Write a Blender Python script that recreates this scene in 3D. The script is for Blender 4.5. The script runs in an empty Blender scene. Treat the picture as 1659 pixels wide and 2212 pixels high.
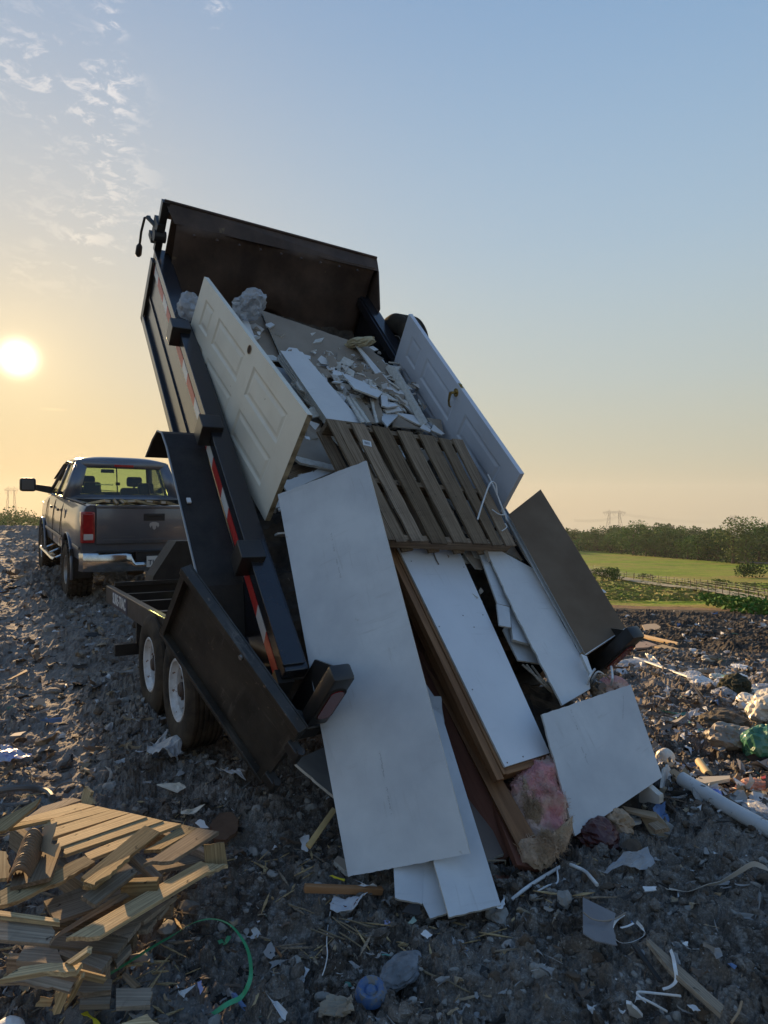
import bpy, bmesh, math, random
import numpy as np
from mathutils import Vector, Matrix
C = bpy.context.scene
COL = C.collection
rad = math.radians
random.seed(7)

# ------------------------------------------------------------------ camera
EYE = 1.65
FPX, CU, HZ, PW, PH = 1450.0, 829.5, 1110.0, 1659.0, 2212.0
cam = bpy.data.cameras.new('camera'); camo = bpy.data.objects.new('camera', cam); COL.objects.link(camo)
cam.sensor_fit = 'HORIZONTAL'; cam.sensor_width = 36; cam.lens = 36 * FPX / PW
cam.clip_start = 0.05; cam.clip_end = 6000
camo.location = (0, 0, EYE); camo.rotation_euler = (rad(90) + math.atan((HZ - PH / 2) / FPX), 0, 0)
C.camera = camo

# ------------------------------------------------------------------ sky, sun, exposure
SUN = Vector(((38 - CU) / FPX, 1, (HZ - 773) / FPX)).normalized()
SUN_EL = math.asin(SUN.z); SUN_AZ = math.atan2(SUN.x, SUN.y)
wd = bpy.data.worlds.new('World'); C.world = wd; wd.use_nodes = True
nt = wd.node_tree; nt.nodes.clear()
def nd(nt_, t, **k):
    n_ = nt_.nodes.new(t)
    for a_, b_ in k.items(): setattr(n_, a_, b_)
    return n_
def wmath(op, a, b=None, c=None, tree=None):
    tr = tree or nt
    m_ = nd(tr, 'ShaderNodeMath', operation=op)
    for i_, q in enumerate((a, b, c)):
        if q is None: continue
        if isinstance(q, (int, float)): m_.inputs[i_].default_value = q
        else: tr.links.new(q, m_.inputs[i_])
    return m_.outputs[0]
out = nd(nt, 'ShaderNodeOutputWorld'); bg = nd(nt, 'ShaderNodeBackground')
sky = nd(nt, 'ShaderNodeTexSky', sky_type='NISHITA')
sky.sun_disc = False; sky.sun_elevation = SUN_EL; sky.sun_rotation = SUN_AZ
sky.altitude = 150; sky.air_density = 1.0; sky.dust_density = 2.2; sky.ozone_density = 1.6
bg.inputs['Strength'].default_value = 0.05
tc = nd(nt, 'ShaderNodeTexCoord')
nrm = nd(nt, 'ShaderNodeVectorMath', operation='NORMALIZE'); nt.links.new(tc.outputs['Generated'], nrm.inputs[0])
DIR = nrm.outputs[0]
sep = nd(nt, 'ShaderNodeSeparateXYZ'); nt.links.new(DIR, sep.inputs[0])
dt = nd(nt, 'ShaderNodeVectorMath', operation='DOT_PRODUCT'); nt.links.new(DIR, dt.inputs[0]); dt.inputs[1].default_value = SUN
cosang = wmath('MINIMUM', wmath('MAXIMUM', dt.outputs['Value'], -1.0), 1.0)
ang = wmath('ARCCOSINE', cosang)                     # angle from the sun, radians
def addcol(col, c2):
    m_ = nd(nt, 'ShaderNodeMix', data_type='RGBA', blend_type='ADD'); m_.inputs[0].default_value = 1
    nt.links.new(col, m_.inputs[6]); nt.links.new(c2, m_.inputs[7]); return m_.outputs[2]
def scaled(rgb, val):
    m_ = nd(nt, 'ShaderNodeVectorMath', operation='SCALE'); m_.inputs[0].default_value = rgb
    nt.links.new(val, m_.inputs['Scale']); return m_.outputs[0]
# SKYMIX
lum = nd(nt, 'ShaderNodeVectorMath', operation='DOT_PRODUCT'); nt.links.new(sky.outputs[0], lum.inputs[0]); lum.inputs[1].default_value = (0.2, 0.6, 0.2)
comp = nd(nt, 'ShaderNodeVectorMath', operation='SCALE'); nt.links.new(sky.outputs[0], comp.inputs[0])
nt.links.new(wmath('DIVIDE', 1.7, wmath('ADD', 1.0, wmath('MULTIPLY', lum.outputs['Value'], 0.16))), comp.inputs['Scale'])
elev = wmath('ARCSINE', sep.outputs['Z'])
ramp = nd(nt, 'ShaderNodeValToRGB'); cr = ramp.color_ramp; cr.interpolation = 'B_SPLINE'
nt.links.new(wmath('DIVIDE', elev, rad(90)), ramp.inputs[0])
STOPS = [(0.0, (.58, .50, .355)), (.05, (.57, .545, .415)), (.12, (.52, .58, .54)), (.24, (.42, .57, .70)), (.42, (.23, .41, .66)), (.6, (.15, .30, .56)), (1.0, (.11, .22, .46))]
while len(cr.elements) < len(STOPS): cr.elements.new(0.5)
for e_, (p_, c_) in zip(cr.elements, STOPS): e_.position = p_; e_.color = (*c_, 1)
mx = nd(nt, 'ShaderNodeMix', data_type='RGBA'); mx.inputs[0].default_value = 0.85
nt.links.new(comp.outputs[0], mx.inputs[6]); 
rs = nd(nt, 'ShaderNodeVectorMath', operation='SCALE'); nt.links.new(ramp.outputs[0], rs.inputs[0]); rs.inputs['Scale'].default_value = 10
nt.links.new(rs.outputs[0], mx.inputs[7])
skycol = mx.outputs[2]
# the half of the sky away from the sun is deeper and bluer
far = nd(nt, 'ShaderNodeMapRange', interpolation_type='SMOOTHSTEP'); nt.links.new(ang, far.inputs[0]); far.inputs[1].default_value = rad(48); far.inputs[2].default_value = rad(100)
fm = nd(nt, 'ShaderNodeMix', data_type='RGBA', blend_type='MULTIPLY'); nt.links.new(far.outputs[0], fm.inputs[0]); nt.links.new(skycol, fm.inputs[6]); fm.inputs[7].default_value = (.84, .88, .94, 1)
skycol = fm.outputs[2]
def glow(rgb, width, power=2.0):
    v = wmath('EXPONENT', wmath('MULTIPLY', wmath('POWER', wmath('DIVIDE', ang, rad(width)), power), -1.0))
    return scaled([10 * q for q in rgb], v)
# aureole of dusty air round the low sun, and the sun's own disc
skycol = addcol(skycol, glow((.16, .03, -.10), 24, 1.6))
skycol = addcol(skycol, glow((.30, .21, .08), 3.6, 1.2))
skycol = addcol(skycol, glow((3.0, 2.6, 1.7), 1.05, 2.4))
# thin broken cirrus on the sun's side
cm = nd(nt, 'ShaderNodeMapping'); nt.links.new(DIR, cm.inputs[0]); cm.inputs['Scale'].default_value = (1, 1, 2.2); cm.inputs['Rotation'].default_value = (0.3, 0.5, 0.2)
n1 = nd(nt, 'ShaderNodeTexNoise'); nt.links.new(cm.outputs[0], n1.inputs['Vector']); n1.inputs['Scale'].default_value = 30; n1.inputs['Detail'].default_value = 9; n1.inputs['Roughness'].default_value = .68; n1.inputs['Distortion'].default_value = .5
n2 = nd(nt, 'ShaderNodeTexNoise'); nt.links.new(DIR, n2.inputs['Vector']); n2.inputs['Scale'].default_value = 4.2; n2.inputs['Detail'].default_value = 2
def sstep(v, a, b):
    m_ = nd(nt, 'ShaderNodeMapRange', interpolation_type='SMOOTHSTEP'); nt.links.new(v, m_.inputs[0])
    m_.inputs[1].default_value = a; m_.inputs[2].default_value = b; return m_.outputs[0]
def lobe(u, v, w0, w1):
    d_ = Vector(((u - CU) / FPX, 1, (HZ - v) / FPX)).normalized()
    q = nd(nt, 'ShaderNodeVectorMath', operation='DOT_PRODUCT'); nt.links.new(DIR, q.inputs[0]); q.inputs[1].default_value = d_
    return sstep(wmath('ARCCOSINE', wmath('MINIMUM', q.outputs['Value'], 1.0)), rad(w1), rad(w0))
mask = lobe(60, 330, 2.0, 11.0)
for a_ in ((235, 190, .6, 3.2), (130, 480, .6, 4.6), (20, 480, 1, 5), (240, 40, .3, 1.6), (470, 28, .2, 1.2), (200, 300, .5, 4), (-350, 350, 3, 13)):
    mask = wmath('MAXIMUM', mask, lobe(*a_))
cl = wmath('MULTIPLY', wmath('MULTIPLY', sstep(n1.outputs[0], .485, .62), sstep(n2.outputs[0], .24, .50)), mask)
skycol = addcol(skycol, scaled((3.3, 2.5, 1.7), cl))
# a thin bar of cloud just above the horizon
bar = wmath('MULTIPLY', lobe(140, 875, .3, 6), sstep(wmath('ABSOLUTE', wmath('SUBTRACT', elev, rad(7.95))), rad(.16), 0.0))
nb = nd(nt, 'ShaderNodeTexNoise'); nt.links.new(DIR, nb.inputs['Vector']); nb.inputs['Scale'].default_value = 22
skycol = addcol(skycol, scaled((1.6, .9, .3), wmath('MULTIPLY', bar, sstep(nb.outputs[0], .45, .62))))
nt.links.new(skycol, bg.inputs['Color'])
nt.links.new(bg.outputs[0], out.inputs[0])
sl = bpy.data.lights.new('sun', 'SUN'); so = bpy.data.objects.new('sun', sl); COL.objects.link(so)
sl.energy = 5.0; sl.angle = rad(0.6); sl.color = (1.0, 0.66, 0.33)
so.rotation_euler = (-SUN).to_track_quat('-Z', 'Y').to_euler()
so.location = (-30, 60, 30)
C.view_settings.view_transform = 'Standard'; C.view_settings.look = 'None'
C.view_settings.exposure = 1.0; C.view_settings.gamma = 1
C.render.engine = 'CYCLES'
C.cycles.max_bounces = 6; C.cycles.transparent_max_bounces = 12
C.cycles.sample_clamp_indirect = 4

# ------------------------------------------------------------------ helpers: pixels of the photograph to world points
def ray(u, v): return Vector(((u - CU) / FPX, 1.0, (HZ - v) / FPX))
def at(u, v, D): return Vector((0, 0, EYE)) + ray(u, v) * D
def Z1(x, y): return (276.5 + .4 * x, 387.1 + .4 * y)
def Z2(x, y): return (553 + .4 * x, 608.3 + .4 * y)
def Z3(x, y): return (x / 3, 884.8 + y / 3)
def Z4(x, y): return (221.2 + x / 3, 1050.7 + y / 3)
def B1(x, y): return (608.3 + x / 3, 1327.2 + y / 3)
def B2(x, y): return (829.5 + .3667 * x, 1106 + .3667 * y)
def B3(x, y): return (995.4 + .4 * x, 1437.8 + .4 * y)
def B4(x, y): return (.3667 * x, 1659 + .3667 * y)
def C1(x, y): return (1161.3 + .3 * x, 1023 + .3 * y)
def C2(x, y): return (497.7 + .3667 * x, 1824.9 + .3667 * y)
def C3(x, y): return (1050.7 + .3667 * x, 1824.9 + .3667 * y)
def C4(x, y): return (.3 * x, 1382.5 + .3 * y)
def zz(f_, *pts): return [f_(*p) for p in pts]

# trailer axes: A forward along the trailer, T to its right, D up the raised bed, N the bed's normal
A = Vector((-.5163, .8564, 0)); T = Vector((.8564, .5163, 0)); Zu = Vector((0, 0, 1))
TH = rad(46.5)
Dv = math.cos(TH) * A + math.sin(TH) * Zu; Nv = -math.sin(TH) * A + math.cos(TH) * Zu
Ftop = at(355, 433, 5.64)
BL = 4.27
BED0 = Ftop - BL * Dv - .447 * Nv                     # rear left end of the top rail
BED = Matrix((( Dv.x, -T.x, Nv.x, BED0.x), (Dv.y, -T.y, Nv.y, BED0.y), (Dv.z, -T.z, Nv.z, BED0.z), (0, 0, 0, 1)))   # x along bed, y to the left, z out of the bed
TRL = Matrix(((A.x, -T.x, 0, 0), (A.y, -T.y, 0, 0), (A.z, -T.z, 1, 0), (0, 0, 0, 1)))
def load(u, v, off):
    r = ray(u, v); o_ = Vector((0, 0, EYE))
    return o_ + r * (((BED0 - o_).dot(Nv) + off) / r.dot(Nv))

# ------------------------------------------------------------------ terrain heights
def smooth(x): x = np.clip(x, 0, 1); return x * x * (3 - 2 * x)
LD = [0, 3, 5, 10.5, 13.5, 18, 25, 35, 60, 120, 250, 400, 700, 1500, 5000]
LZ = [0, 0, .05, .36, .58, .80, 1.0, .9, -1, -7, -9, -4, -16, -55, -60]
RD = [0, 2.5, 4, 6, 12, 25, 40, 55, 80, 120, 180, 260, 400, 700, 1500, 5000]
RZ = [0, 0, -.02, -.22, -1.0, -2.6, -4.4, -5.9, -8.2, -10.6, -12.6, -14, -14, -25, -55, -60]
def base_h(x, y):
    x = np.asarray(x, float); y = np.asarray(y, float)
    D = np.maximum(y, 0); r = x / (D + 1.0)
    w = smooth((r + .38) / .75)
    return np.interp(D, LD, LZ) * (1 - w) + np.interp(D, RD, RZ) * w
def hit(u, v):
    r = ray(u, v); t_ = 1.5; o_ = Vector((0, 0, EYE))
    while t_ < 3000:
        p = o_ + r * t_
        if p.z <= float(base_h(p.x, p.y)): return p
        t_ *= 1.004
    return o_ + r * 3000
def gz(x, y): return float(base_h(x, y))

# ------------------------------------------------------------------ materials
MATS = {}
def P(name, c1, c2=None, scale=6, stretch=(1, 1, 1), rough=.6, metal=0, bump=0, bscale=40, bstretch=None, spec=.5, lo=.35, hi=.65, spots=None, spot_scale=30, spot_lo=.66, alpha=1, emit=None, coat=0, detail=6, rvar=0, trans=0, orand=0, scuff=None, scuff_lo=.60):
    if name in MATS: return MATS[name]
    m = bpy.data.materials.new(name); m.use_nodes = True; tr = m.node_tree
    b = tr.nodes['Principled BSDF']; L = tr.links
    b.inputs['Base Color'].default_value = (*c1, 1); b.inputs['Roughness'].default_value = rough
    b.inputs['Metallic'].default_value = metal; b.inputs['Specular IOR Level'].default_value = spec
    b.inputs['Alpha'].default_value = alpha; b.inputs['Coat Weight'].default_value = coat
    if trans: b.inputs['Transmission Weight'].default_value = trans
    if emit: b.inputs['Emission Color'].default_value = (*emit, 1); b.inputs['Emission Strength'].default_value = 1
    t_ = nd(tr, 'ShaderNodeTexCoord')
    def noi(sc, st, det=detail, dist=0.0):
        mp = nd(tr, 'ShaderNodeMapping'); L.new(t_.outputs['Object'], mp.inputs[0]); mp.inputs['Scale'].default_value = st
        q = nd(tr, 'ShaderNodeTexNoise'); L.new(mp.outputs[0], q.inputs['Vector'])
        q.inputs['Scale'].default_value = sc; q.inputs['Detail'].default_value = det; q.inputs['Roughness'].default_value = .6; q.inputs['Distortion'].default_value = dist
        return q.outputs[0]
    def rng(v, a, b_):
        q = nd(tr, 'ShaderNodeMapRange'); L.new(v, q.inputs[0]); q.inputs[1].default_value = a; q.inputs[2].default_value = b_; return q.outputs[0]
    col = None
    if c2 is not None:
        mi = nd(tr, 'ShaderNodeMix', data_type='RGBA'); L.new(rng(noi(scale, stretch), lo, hi), mi.inputs[0])
        mi.inputs[6].default_value = (*c1, 1); mi.inputs[7].default_value = (*c2, 1); col = mi.outputs[2]
    if spots is not None:
        mi = nd(tr, 'ShaderNodeMix', data_type='RGBA'); L.new(rng(noi(spot_scale, (1, 1, 1), 3), spot_lo, spot_lo + .05), mi.inputs[0])
        if col: L.new(col, mi.inputs[6])
        else: mi.inputs[6].default_value = (*c1, 1)
        mi.inputs[7].default_value = (*spots, 1); col = mi.outputs[2]
    if scuff is not None:
        for st_, rz_ in (((1.2, 14, 14), .5), ((12, 1, 12), .3)):
            mi = nd(tr, 'ShaderNodeMix', data_type='RGBA')
            f_ = wmath('MULTIPLY', wmath('MULTIPLY', rng(noi(2.6, st_, 3, .8), scuff_lo, scuff_lo + .10), rng(noi(3.1, (1, 1, 1), 2), .46, .62), tree=tr), .24, tree=tr)
            L.new(f_, mi.inputs[0])
            if col: L.new(col, mi.inputs[6])
            else: mi.inputs[6].default_value = (*c1, 1)
            mi.inputs[7].default_value = (*scuff, 1); col = mi.outputs[2]
    if orand:
        oi = nd(tr, 'ShaderNodeObjectInfo'); mi = nd(tr, 'ShaderNodeMix', data_type='RGBA', blend_type='MULTIPLY'); mi.inputs[0].default_value = 1
        if col: L.new(col, mi.inputs[6])
        else: mi.inputs[6].default_value = (*c1, 1)
        cb = nd(tr, 'ShaderNodeCombineXYZ'); k_ = wmath('ADD', wmath('MULTIPLY', oi.outputs['Random'], orand, tree=tr), 1 - orand * .55, tree=tr)
        L.new(k_, cb.inputs[0]); L.new(wmath('POWER', k_, 1.08, tree=tr), cb.inputs[1]); L.new(wmath('POWER', k_, 1.25, tree=tr), cb.inputs[2]); L.new(cb.outputs[0], mi.inputs[7]); col = mi.outputs[2]
    if col: L.new(col, b.inputs['Base Color'])
    if rvar:
        L.new(wmath('ADD', wmath('MULTIPLY', noi(scale * 1.7, stretch), rvar, tree=tr), rough - rvar / 2, tree=tr), b.inputs['Roughness'])
    if bump:
        bp = nd(tr, 'ShaderNodeBump'); bp.inputs['Distance'].default_value = bump; bp.inputs['Strength'].default_value = .8
        L.new(noi(bscale, bstretch or stretch, 5), bp.inputs['Height']); L.new(bp.outputs[0], b.inputs['Normal'])
    MATS[name] = m; return m
paper = P('grey_paper', (.47, .49, .52), (.60, .62, .64), 2.2, rough=.8, bump=.0008, bscale=180, spec=.25, spots=(.36, .35, .33), spot_scale=11, spot_lo=.71, scuff=(.30, .29, .28))
paper_white = P('white_paper', (.60, .60, .61), (.66, .66, .66), 4, rough=.7, bump=.0006, bscale=120, spec=.3, spots=(.35, .30, .24), spot_scale=12, spot_lo=.73, scuff=(.34, .32, .30))
paper_tan = P('tan_paper', (.25, .205, .165), (.31, .26, .21), 3, rough=.85, bump=.0008, bscale=90, spec=.2, spots=(.45, .42, .38), spot_scale=7, spot_lo=.72)
gyp = P('gypsum', (.62, .60, .56), (.48, .46, .42), 30, rough=.95, bump=.002, bscale=90, spec=.1)
cream = P('cream_paint', (.70, .66, .56), (.64, .59, .49), 3, rough=.42, bump=.0004, bscale=160, spots=(.30, .24, .15), spot_scale=16, spot_lo=.72, scuff=(.42, .36, .27))
doorwhite = P('white_paint', (.62, .64, .70), (.57, .59, .65), 3, scuff=(.38, .38, .40), rough=.38, bump=.0003, bscale=160, bstretch=(.2, 1, 1))
melam = P('melamine_white', (.68, .70, .74), (.62, .64, .68), 2, rough=.38, spec=.5, spots=(.26, .24, .22), spot_scale=13, spot_lo=.735, scuff=(.42, .43, .45))
brownb = P('brown_board', (.13, .090, .060), (.18, .13, .09), 2.5, rough=.8, spec=.15, spots=(.28, .25, .22), spot_scale=22, spot_lo=.74)
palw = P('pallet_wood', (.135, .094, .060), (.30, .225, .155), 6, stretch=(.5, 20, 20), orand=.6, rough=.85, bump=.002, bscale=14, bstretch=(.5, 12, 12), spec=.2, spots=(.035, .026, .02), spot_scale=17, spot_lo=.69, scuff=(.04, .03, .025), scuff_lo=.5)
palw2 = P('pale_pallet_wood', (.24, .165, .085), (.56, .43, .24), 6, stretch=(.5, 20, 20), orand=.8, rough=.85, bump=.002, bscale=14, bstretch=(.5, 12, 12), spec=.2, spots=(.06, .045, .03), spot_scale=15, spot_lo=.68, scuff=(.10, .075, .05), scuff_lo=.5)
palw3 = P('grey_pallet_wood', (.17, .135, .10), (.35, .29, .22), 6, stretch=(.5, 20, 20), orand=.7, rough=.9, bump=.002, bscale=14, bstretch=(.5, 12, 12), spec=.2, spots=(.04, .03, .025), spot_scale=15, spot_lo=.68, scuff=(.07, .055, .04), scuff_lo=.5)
lumber = P('brown_lumber', (.14, .064, .028), (.27, .14, .066), 4, (.5, 8, 8), rough=.65, bump=.001, bscale=10, bstretch=(.4, 12, 12), spec=.3)
lumber_red = P('red_brown_lumber', (.11, .04, .025), (.17, .07, .045), 4, (.5, 8, 8), rough=.7, bump=.001, bscale=10, bstretch=(.4, 12, 12), spec=.3)
blackp = P('black_paint', (.018, .017, .017), (.036, .032, .029), 3, rough=.34, spec=.5, bump=.0008, bscale=30, spots=(.09, .055, .035), spot_scale=26, spot_lo=.73, rvar=.25)
blackg = P('glossy_black_paint', (.014, .015, .020), (.02, .021, .026), 5, rough=.2, spec=.6, spots=(.07, .05, .04), spot_scale=40, spot_lo=.75)
blackw = P('worn_black_paint', (.017, .015, .013), (.050, .043, .035), 4, rough=.42, bump=.0018, bscale=22, spots=(.15, .11, .08), spot_scale=24, spot_lo=.66, rvar=.35, scuff=(.26, .23, .20), scuff_lo=.58)
rusty = P('rusty_steel', (.040, .025, .020), (.10, .066, .050), 3, rough=.7, bump=.003, bscale=12, spots=(.16, .12, .07), spot_scale=5, spot_lo=.68, rvar=.3)
tread = P('tread_plate', (.020, .018, .017), (.040, .034, .030), 6, rough=.62, bump=.004, bscale=70, spec=.3)
rubber = P('tyre_rubber', (.028, .026, .025), (.055, .048, .042), 8, rough=.85, bump=.001, bscale=60, spec=.25)
mudrub = P('muddy_rubber', (.022, .019, .017), (.075, .058, .042), 6, rough=.9, bump=.002, bscale=60, spec=.2)
rimw = P('white_rim', (.60, .61, .63), (.34, .30, .26), 9, rough=.55, lo=.42, hi=.72, spots=(.16, .08, .045), spot_scale=30, spot_lo=.62)
redt = P('red_reflective', (.52, .035, .03), rough=.4); whitet = P('white_reflective', (.72, .70, .66), rough=.4)
lens = P('red_lens', (.13, .008, .010), rough=.25, coat=.5)
truckp = P('blue_grey_paint', (.12, .13, .155), (.15, .155, .175), 3, rough=.3, metal=.45, coat=.6, spec=.5, spots=(.10, .09, .08), spot_scale=60, spot_lo=.74)
chrome = P('chrome', (.62, .62, .62), (.45, .43, .40), 8, rough=.18, metal=1)
darkpl = P('dark_plastic', (.02, .02, .022), rough=.5)
intr = P('dark_interior', (.03, .028, .03), rough=.8)
brass = P('brass', (.45, .30, .10), rough=.25, metal=1)
bagw = P('white_film', (.66, .68, .72), (.50, .52, .55), 12, rough=.3, bump=.006, bscale=20, alpha=.5)
bagc = P('pale_bag_film', (.62, .58, .50), (.5, .46, .38), 12, rough=.4, bump=.004, bscale=18)
pink = P('pink_insulation', (.58, .27, .27), (.56, .40, .33), 5, rough=.95, bump=.012, bscale=30, spec=.1, lo=.42, hi=.58, spots=(.16, .07, .06), spot_scale=9, spot_lo=.64)
tanins = P('tan_insulation', (.36, .26, .17), (.50, .36, .26), 9, rough=.95, bump=.015, bscale=34, spec=.1)
greens = P('green_plastic', (.03, .28, .12), (.05, .36, .17), 8, rough=.4)
yellow = P('yellow_plastic', (.62, .50, .03), rough=.5)
bluepl = P('blue_plastic', (.03, .09, .24), (.12, .16, .22), 30, rough=.6, bump=.002, spots=(.16, .15, .14), spot_scale=45, spot_lo=.56)
whitepl = P('white_plastic', (.70, .71, .72), (.58, .58, .57), 10, rough=.4)
card = P('cardboard', (.28, .19, .11), (.34, .24, .15), 6, rough=.9, bump=.002, bscale=40)
dirtc = P('dirty_cloth', (.20, .17, .13), (.30, .26, .20), 9, rough=.95, bump=.006, bscale=20)
ink = P('grey_print', (.17, .17, .18), rough=.8)
steel = P('galvanised_steel', (.30, .30, .30), rough=.5, metal=.8)
def glass_mat(name, tint, gloss=.12):
    m = bpy.data.materials.new(name); m.use_nodes = True; tr = m.node_tree; tr.nodes.clear()
    o_ = nd(tr, 'ShaderNodeOutputMaterial'); a_ = nd(tr, 'ShaderNodeBsdfTransparent'); g_ = nd(tr, 'ShaderNodeBsdfGlossy'); x_ = nd(tr, 'ShaderNodeMixShader')
    a_.inputs[0].default_value = (*tint, 1); g_.inputs['Roughness'].default_value = .03; g_.inputs[0].default_value = (.8, .8, .8, 1)
    lw = nd(tr, 'ShaderNodeLayerWeight'); lw.inputs[0].default_value = .5
    pw = wmath('MULTIPLY', wmath('POWER', lw.outputs['Facing'], 3.0, tree=tr), .8, tree=tr); tr.links.new(wmath('ADD', pw, .05, tree=tr), x_.inputs[0]); tr.links.new(a_.outputs[0], x_.inputs[1]); tr.links.new(g_.outputs[0], x_.inputs[2]); tr.links.new(x_.outputs[0], o_.inputs[0])
    return m
glass = glass_mat('tinted_glass', (.36, .48, .30)); wglass = glass_mat('windscreen_glass', (.92, 1.0, .74)); sglass = glass_mat('side_glass', (.5, .5, .45), .2)

# ------------------------------------------------------------------ mesh building
class MB:
    def __init__(s): s.v = []; s.f = []; s.m = []
    def add(s, vs, fs, mi=0):
        o_ = len(s.v); s.v += [tuple(q) for q in vs]
        for f_ in fs: s.f.append([i + o_ for i in f_]); s.m.append(mi)
        return s
    def box(s, x0, x1, y0, y1, z0, z1, mi=0, b=0.0):
        if b:
            bm = bmesh.new(); bmesh.ops.create_cube(bm, size=1)
            for v in bm.verts: v.co = Vector(((x0 + x1) / 2 + v.co.x * (x1 - x0), (y0 + y1) / 2 + v.co.y * (y1 - y0), (z0 + z1) / 2 + v.co.z * (z1 - z0)))
            bmesh.ops.bevel(bm, geom=bm.edges[:], offset=b, segments=2, affect='EDGES', profile=.5)
            bm.verts.ensure_lookup_table(); bm.faces.ensure_lookup_table()
            s.add([v.co[:] for v in bm.verts], [[v.index for v in f.verts] for f in bm.faces], mi); bm.free(); return s
        v = [(x, y, z) for x in (x0, x1) for y in (y0, y1) for z in (z0, z1)]
        return s.add(v, [(0, 1, 3, 2), (4, 6, 7, 5), (0, 4, 5, 1), (2, 3, 7, 6), (0, 2, 6, 4), (1, 5, 7, 3)], mi)
    def prism(s, poly, ax, a, b, mi=0):
        # poly in the two other axes, extruded along ax from a to b
        def mk(p, q):
            l = [0, 0, 0]; k = [i for i in range(3) if i != ax]; l[k[0]], l[k[1]] = p; l[ax] = q; return tuple(l)
        n_ = len(poly); v = [mk(p, a) for p in poly] + [mk(p, b) for p in poly]
        f = [list(range(n_))[::-1], list(range(n_, 2 * n_))] + [[i, (i + 1) % n_, (i + 1) % n_ + n_, i + n_] for i in range(n_)]
        return s.add(v, f, mi)
    def tube(s, pts, r, n_=8, mi=0, flat=None, cap=True):
        pts = [Vector(p) for p in pts]; rs = r if isinstance(r, (list, tuple)) else [r] * len(pts)
        up = Vector((0, 0, 1)); rings = []
        for i, p in enumerate(pts):
            d = (pts[min(i + 1, len(pts) - 1)] - pts[max(i - 1, 0)]).normalized()
            if abs(d.dot(up)) > .95: up = Vector((1, 0, 0)) if abs(d.x) < .9 else Vector((0, 1, 0))
            sx = d.cross(up).normalized(); sy = sx.cross(d).normalized(); up = sy
            ky = flat if flat else 1
            rings.append([p + rs[i] * (math.cos(2 * math.pi * k / n_) * sx + ky * math.sin(2 * math.pi * k / n_) * sy) for k in range(n_)])
        v = [q for r_ in rings for q in r_]; f = []
        for i in range(len(pts) - 1):
            for k in range(n_): f.append([i * n_ + k, i * n_ + (k + 1) % n_, (i + 1) * n_ + (k + 1) % n_, (i + 1) * n_ + k])
        if cap: f += [list(range(n_))[::-1], list(range((len(pts) - 1) * n_, len(pts) * n_))]
        return s.add(v, f, mi)
    def lathe(s, prof, n_=32, mi=0, axis=1):
        # prof: (radius, offset along the axis), closed loop or open
        v = []; f = []; L = len(prof)
        for k in range(n_):
            c_, s_ = math.cos(2 * math.pi * k / n_), math.sin(2 * math.pi * k / n_)
            for r_, h_ in prof:
                v.append((r_ * c_, h_, r_ * s_) if axis == 1 else (r_ * c_, r_ * s_, h_))
        for k in range(n_):
            for i in range(L - 1):
                f.append([k * L + i, k * L + i + 1, ((k + 1) % n_) * L + i + 1, ((k + 1) % n_) * L + i])
        return s.add(v, f, mi)
    def build(s, name, mats, parent=None, M=None, smooth_=False, rec=False):
        me = bpy.data.meshes.new(name); me.from_pydata(s.v, [], s.f)
        mats = mats if isinstance(mats, (list, tuple)) else [mats]
        for m in mats: me.materials.append(m)
        me.polygons.foreach_set('material_index', s.m)
        if smooth_: me.polygons.foreach_set('use_smooth', [True] * len(s.f))
        if rec:
            bm = bmesh.new(); bm.from_mesh(me); bmesh.ops.recalc_face_normals(bm, faces=bm.faces[:]); bm.to_mesh(me); bm.free()
        me.update()
        if smooth_: 
            try: me.set_sharp_from_angle(angle=rad(38))
            except Exception: pass
        o = bpy.data.objects.new(name, me); COL.objects.link(o)
        M = M if M is not None else Matrix()
        if parent is not None:
            o.parent = parent; o.matrix_basis = wmat(parent).inverted() @ M
        else: o.matrix_basis = M
        return o
def wmat(o):
    m = o.matrix_basis.copy()
    while o.parent: o = o.parent; m = o.matrix_basis @ m
    return m
def tag(o, label=None, cat=None, group=None, kind=None):
    if label: o['label'] = label
    if cat: o['category'] = cat
    if group: o['group'] = group
    if kind: o['kind'] = kind
    return o
def thing(name, label, cat, M=None, group=None):
    o = bpy.data.objects.new(name, None); COL.objects.link(o); o.empty_display_size = .2
    if M is not None: o.matrix_basis = M
    return tag(o, label, cat, group)
def copy_tree(o, parent=None):
    c = o.copy(); COL.objects.link(c); c.parent = parent
    for ch in list(o.children): copy_tree(ch, c)
    return c

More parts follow.
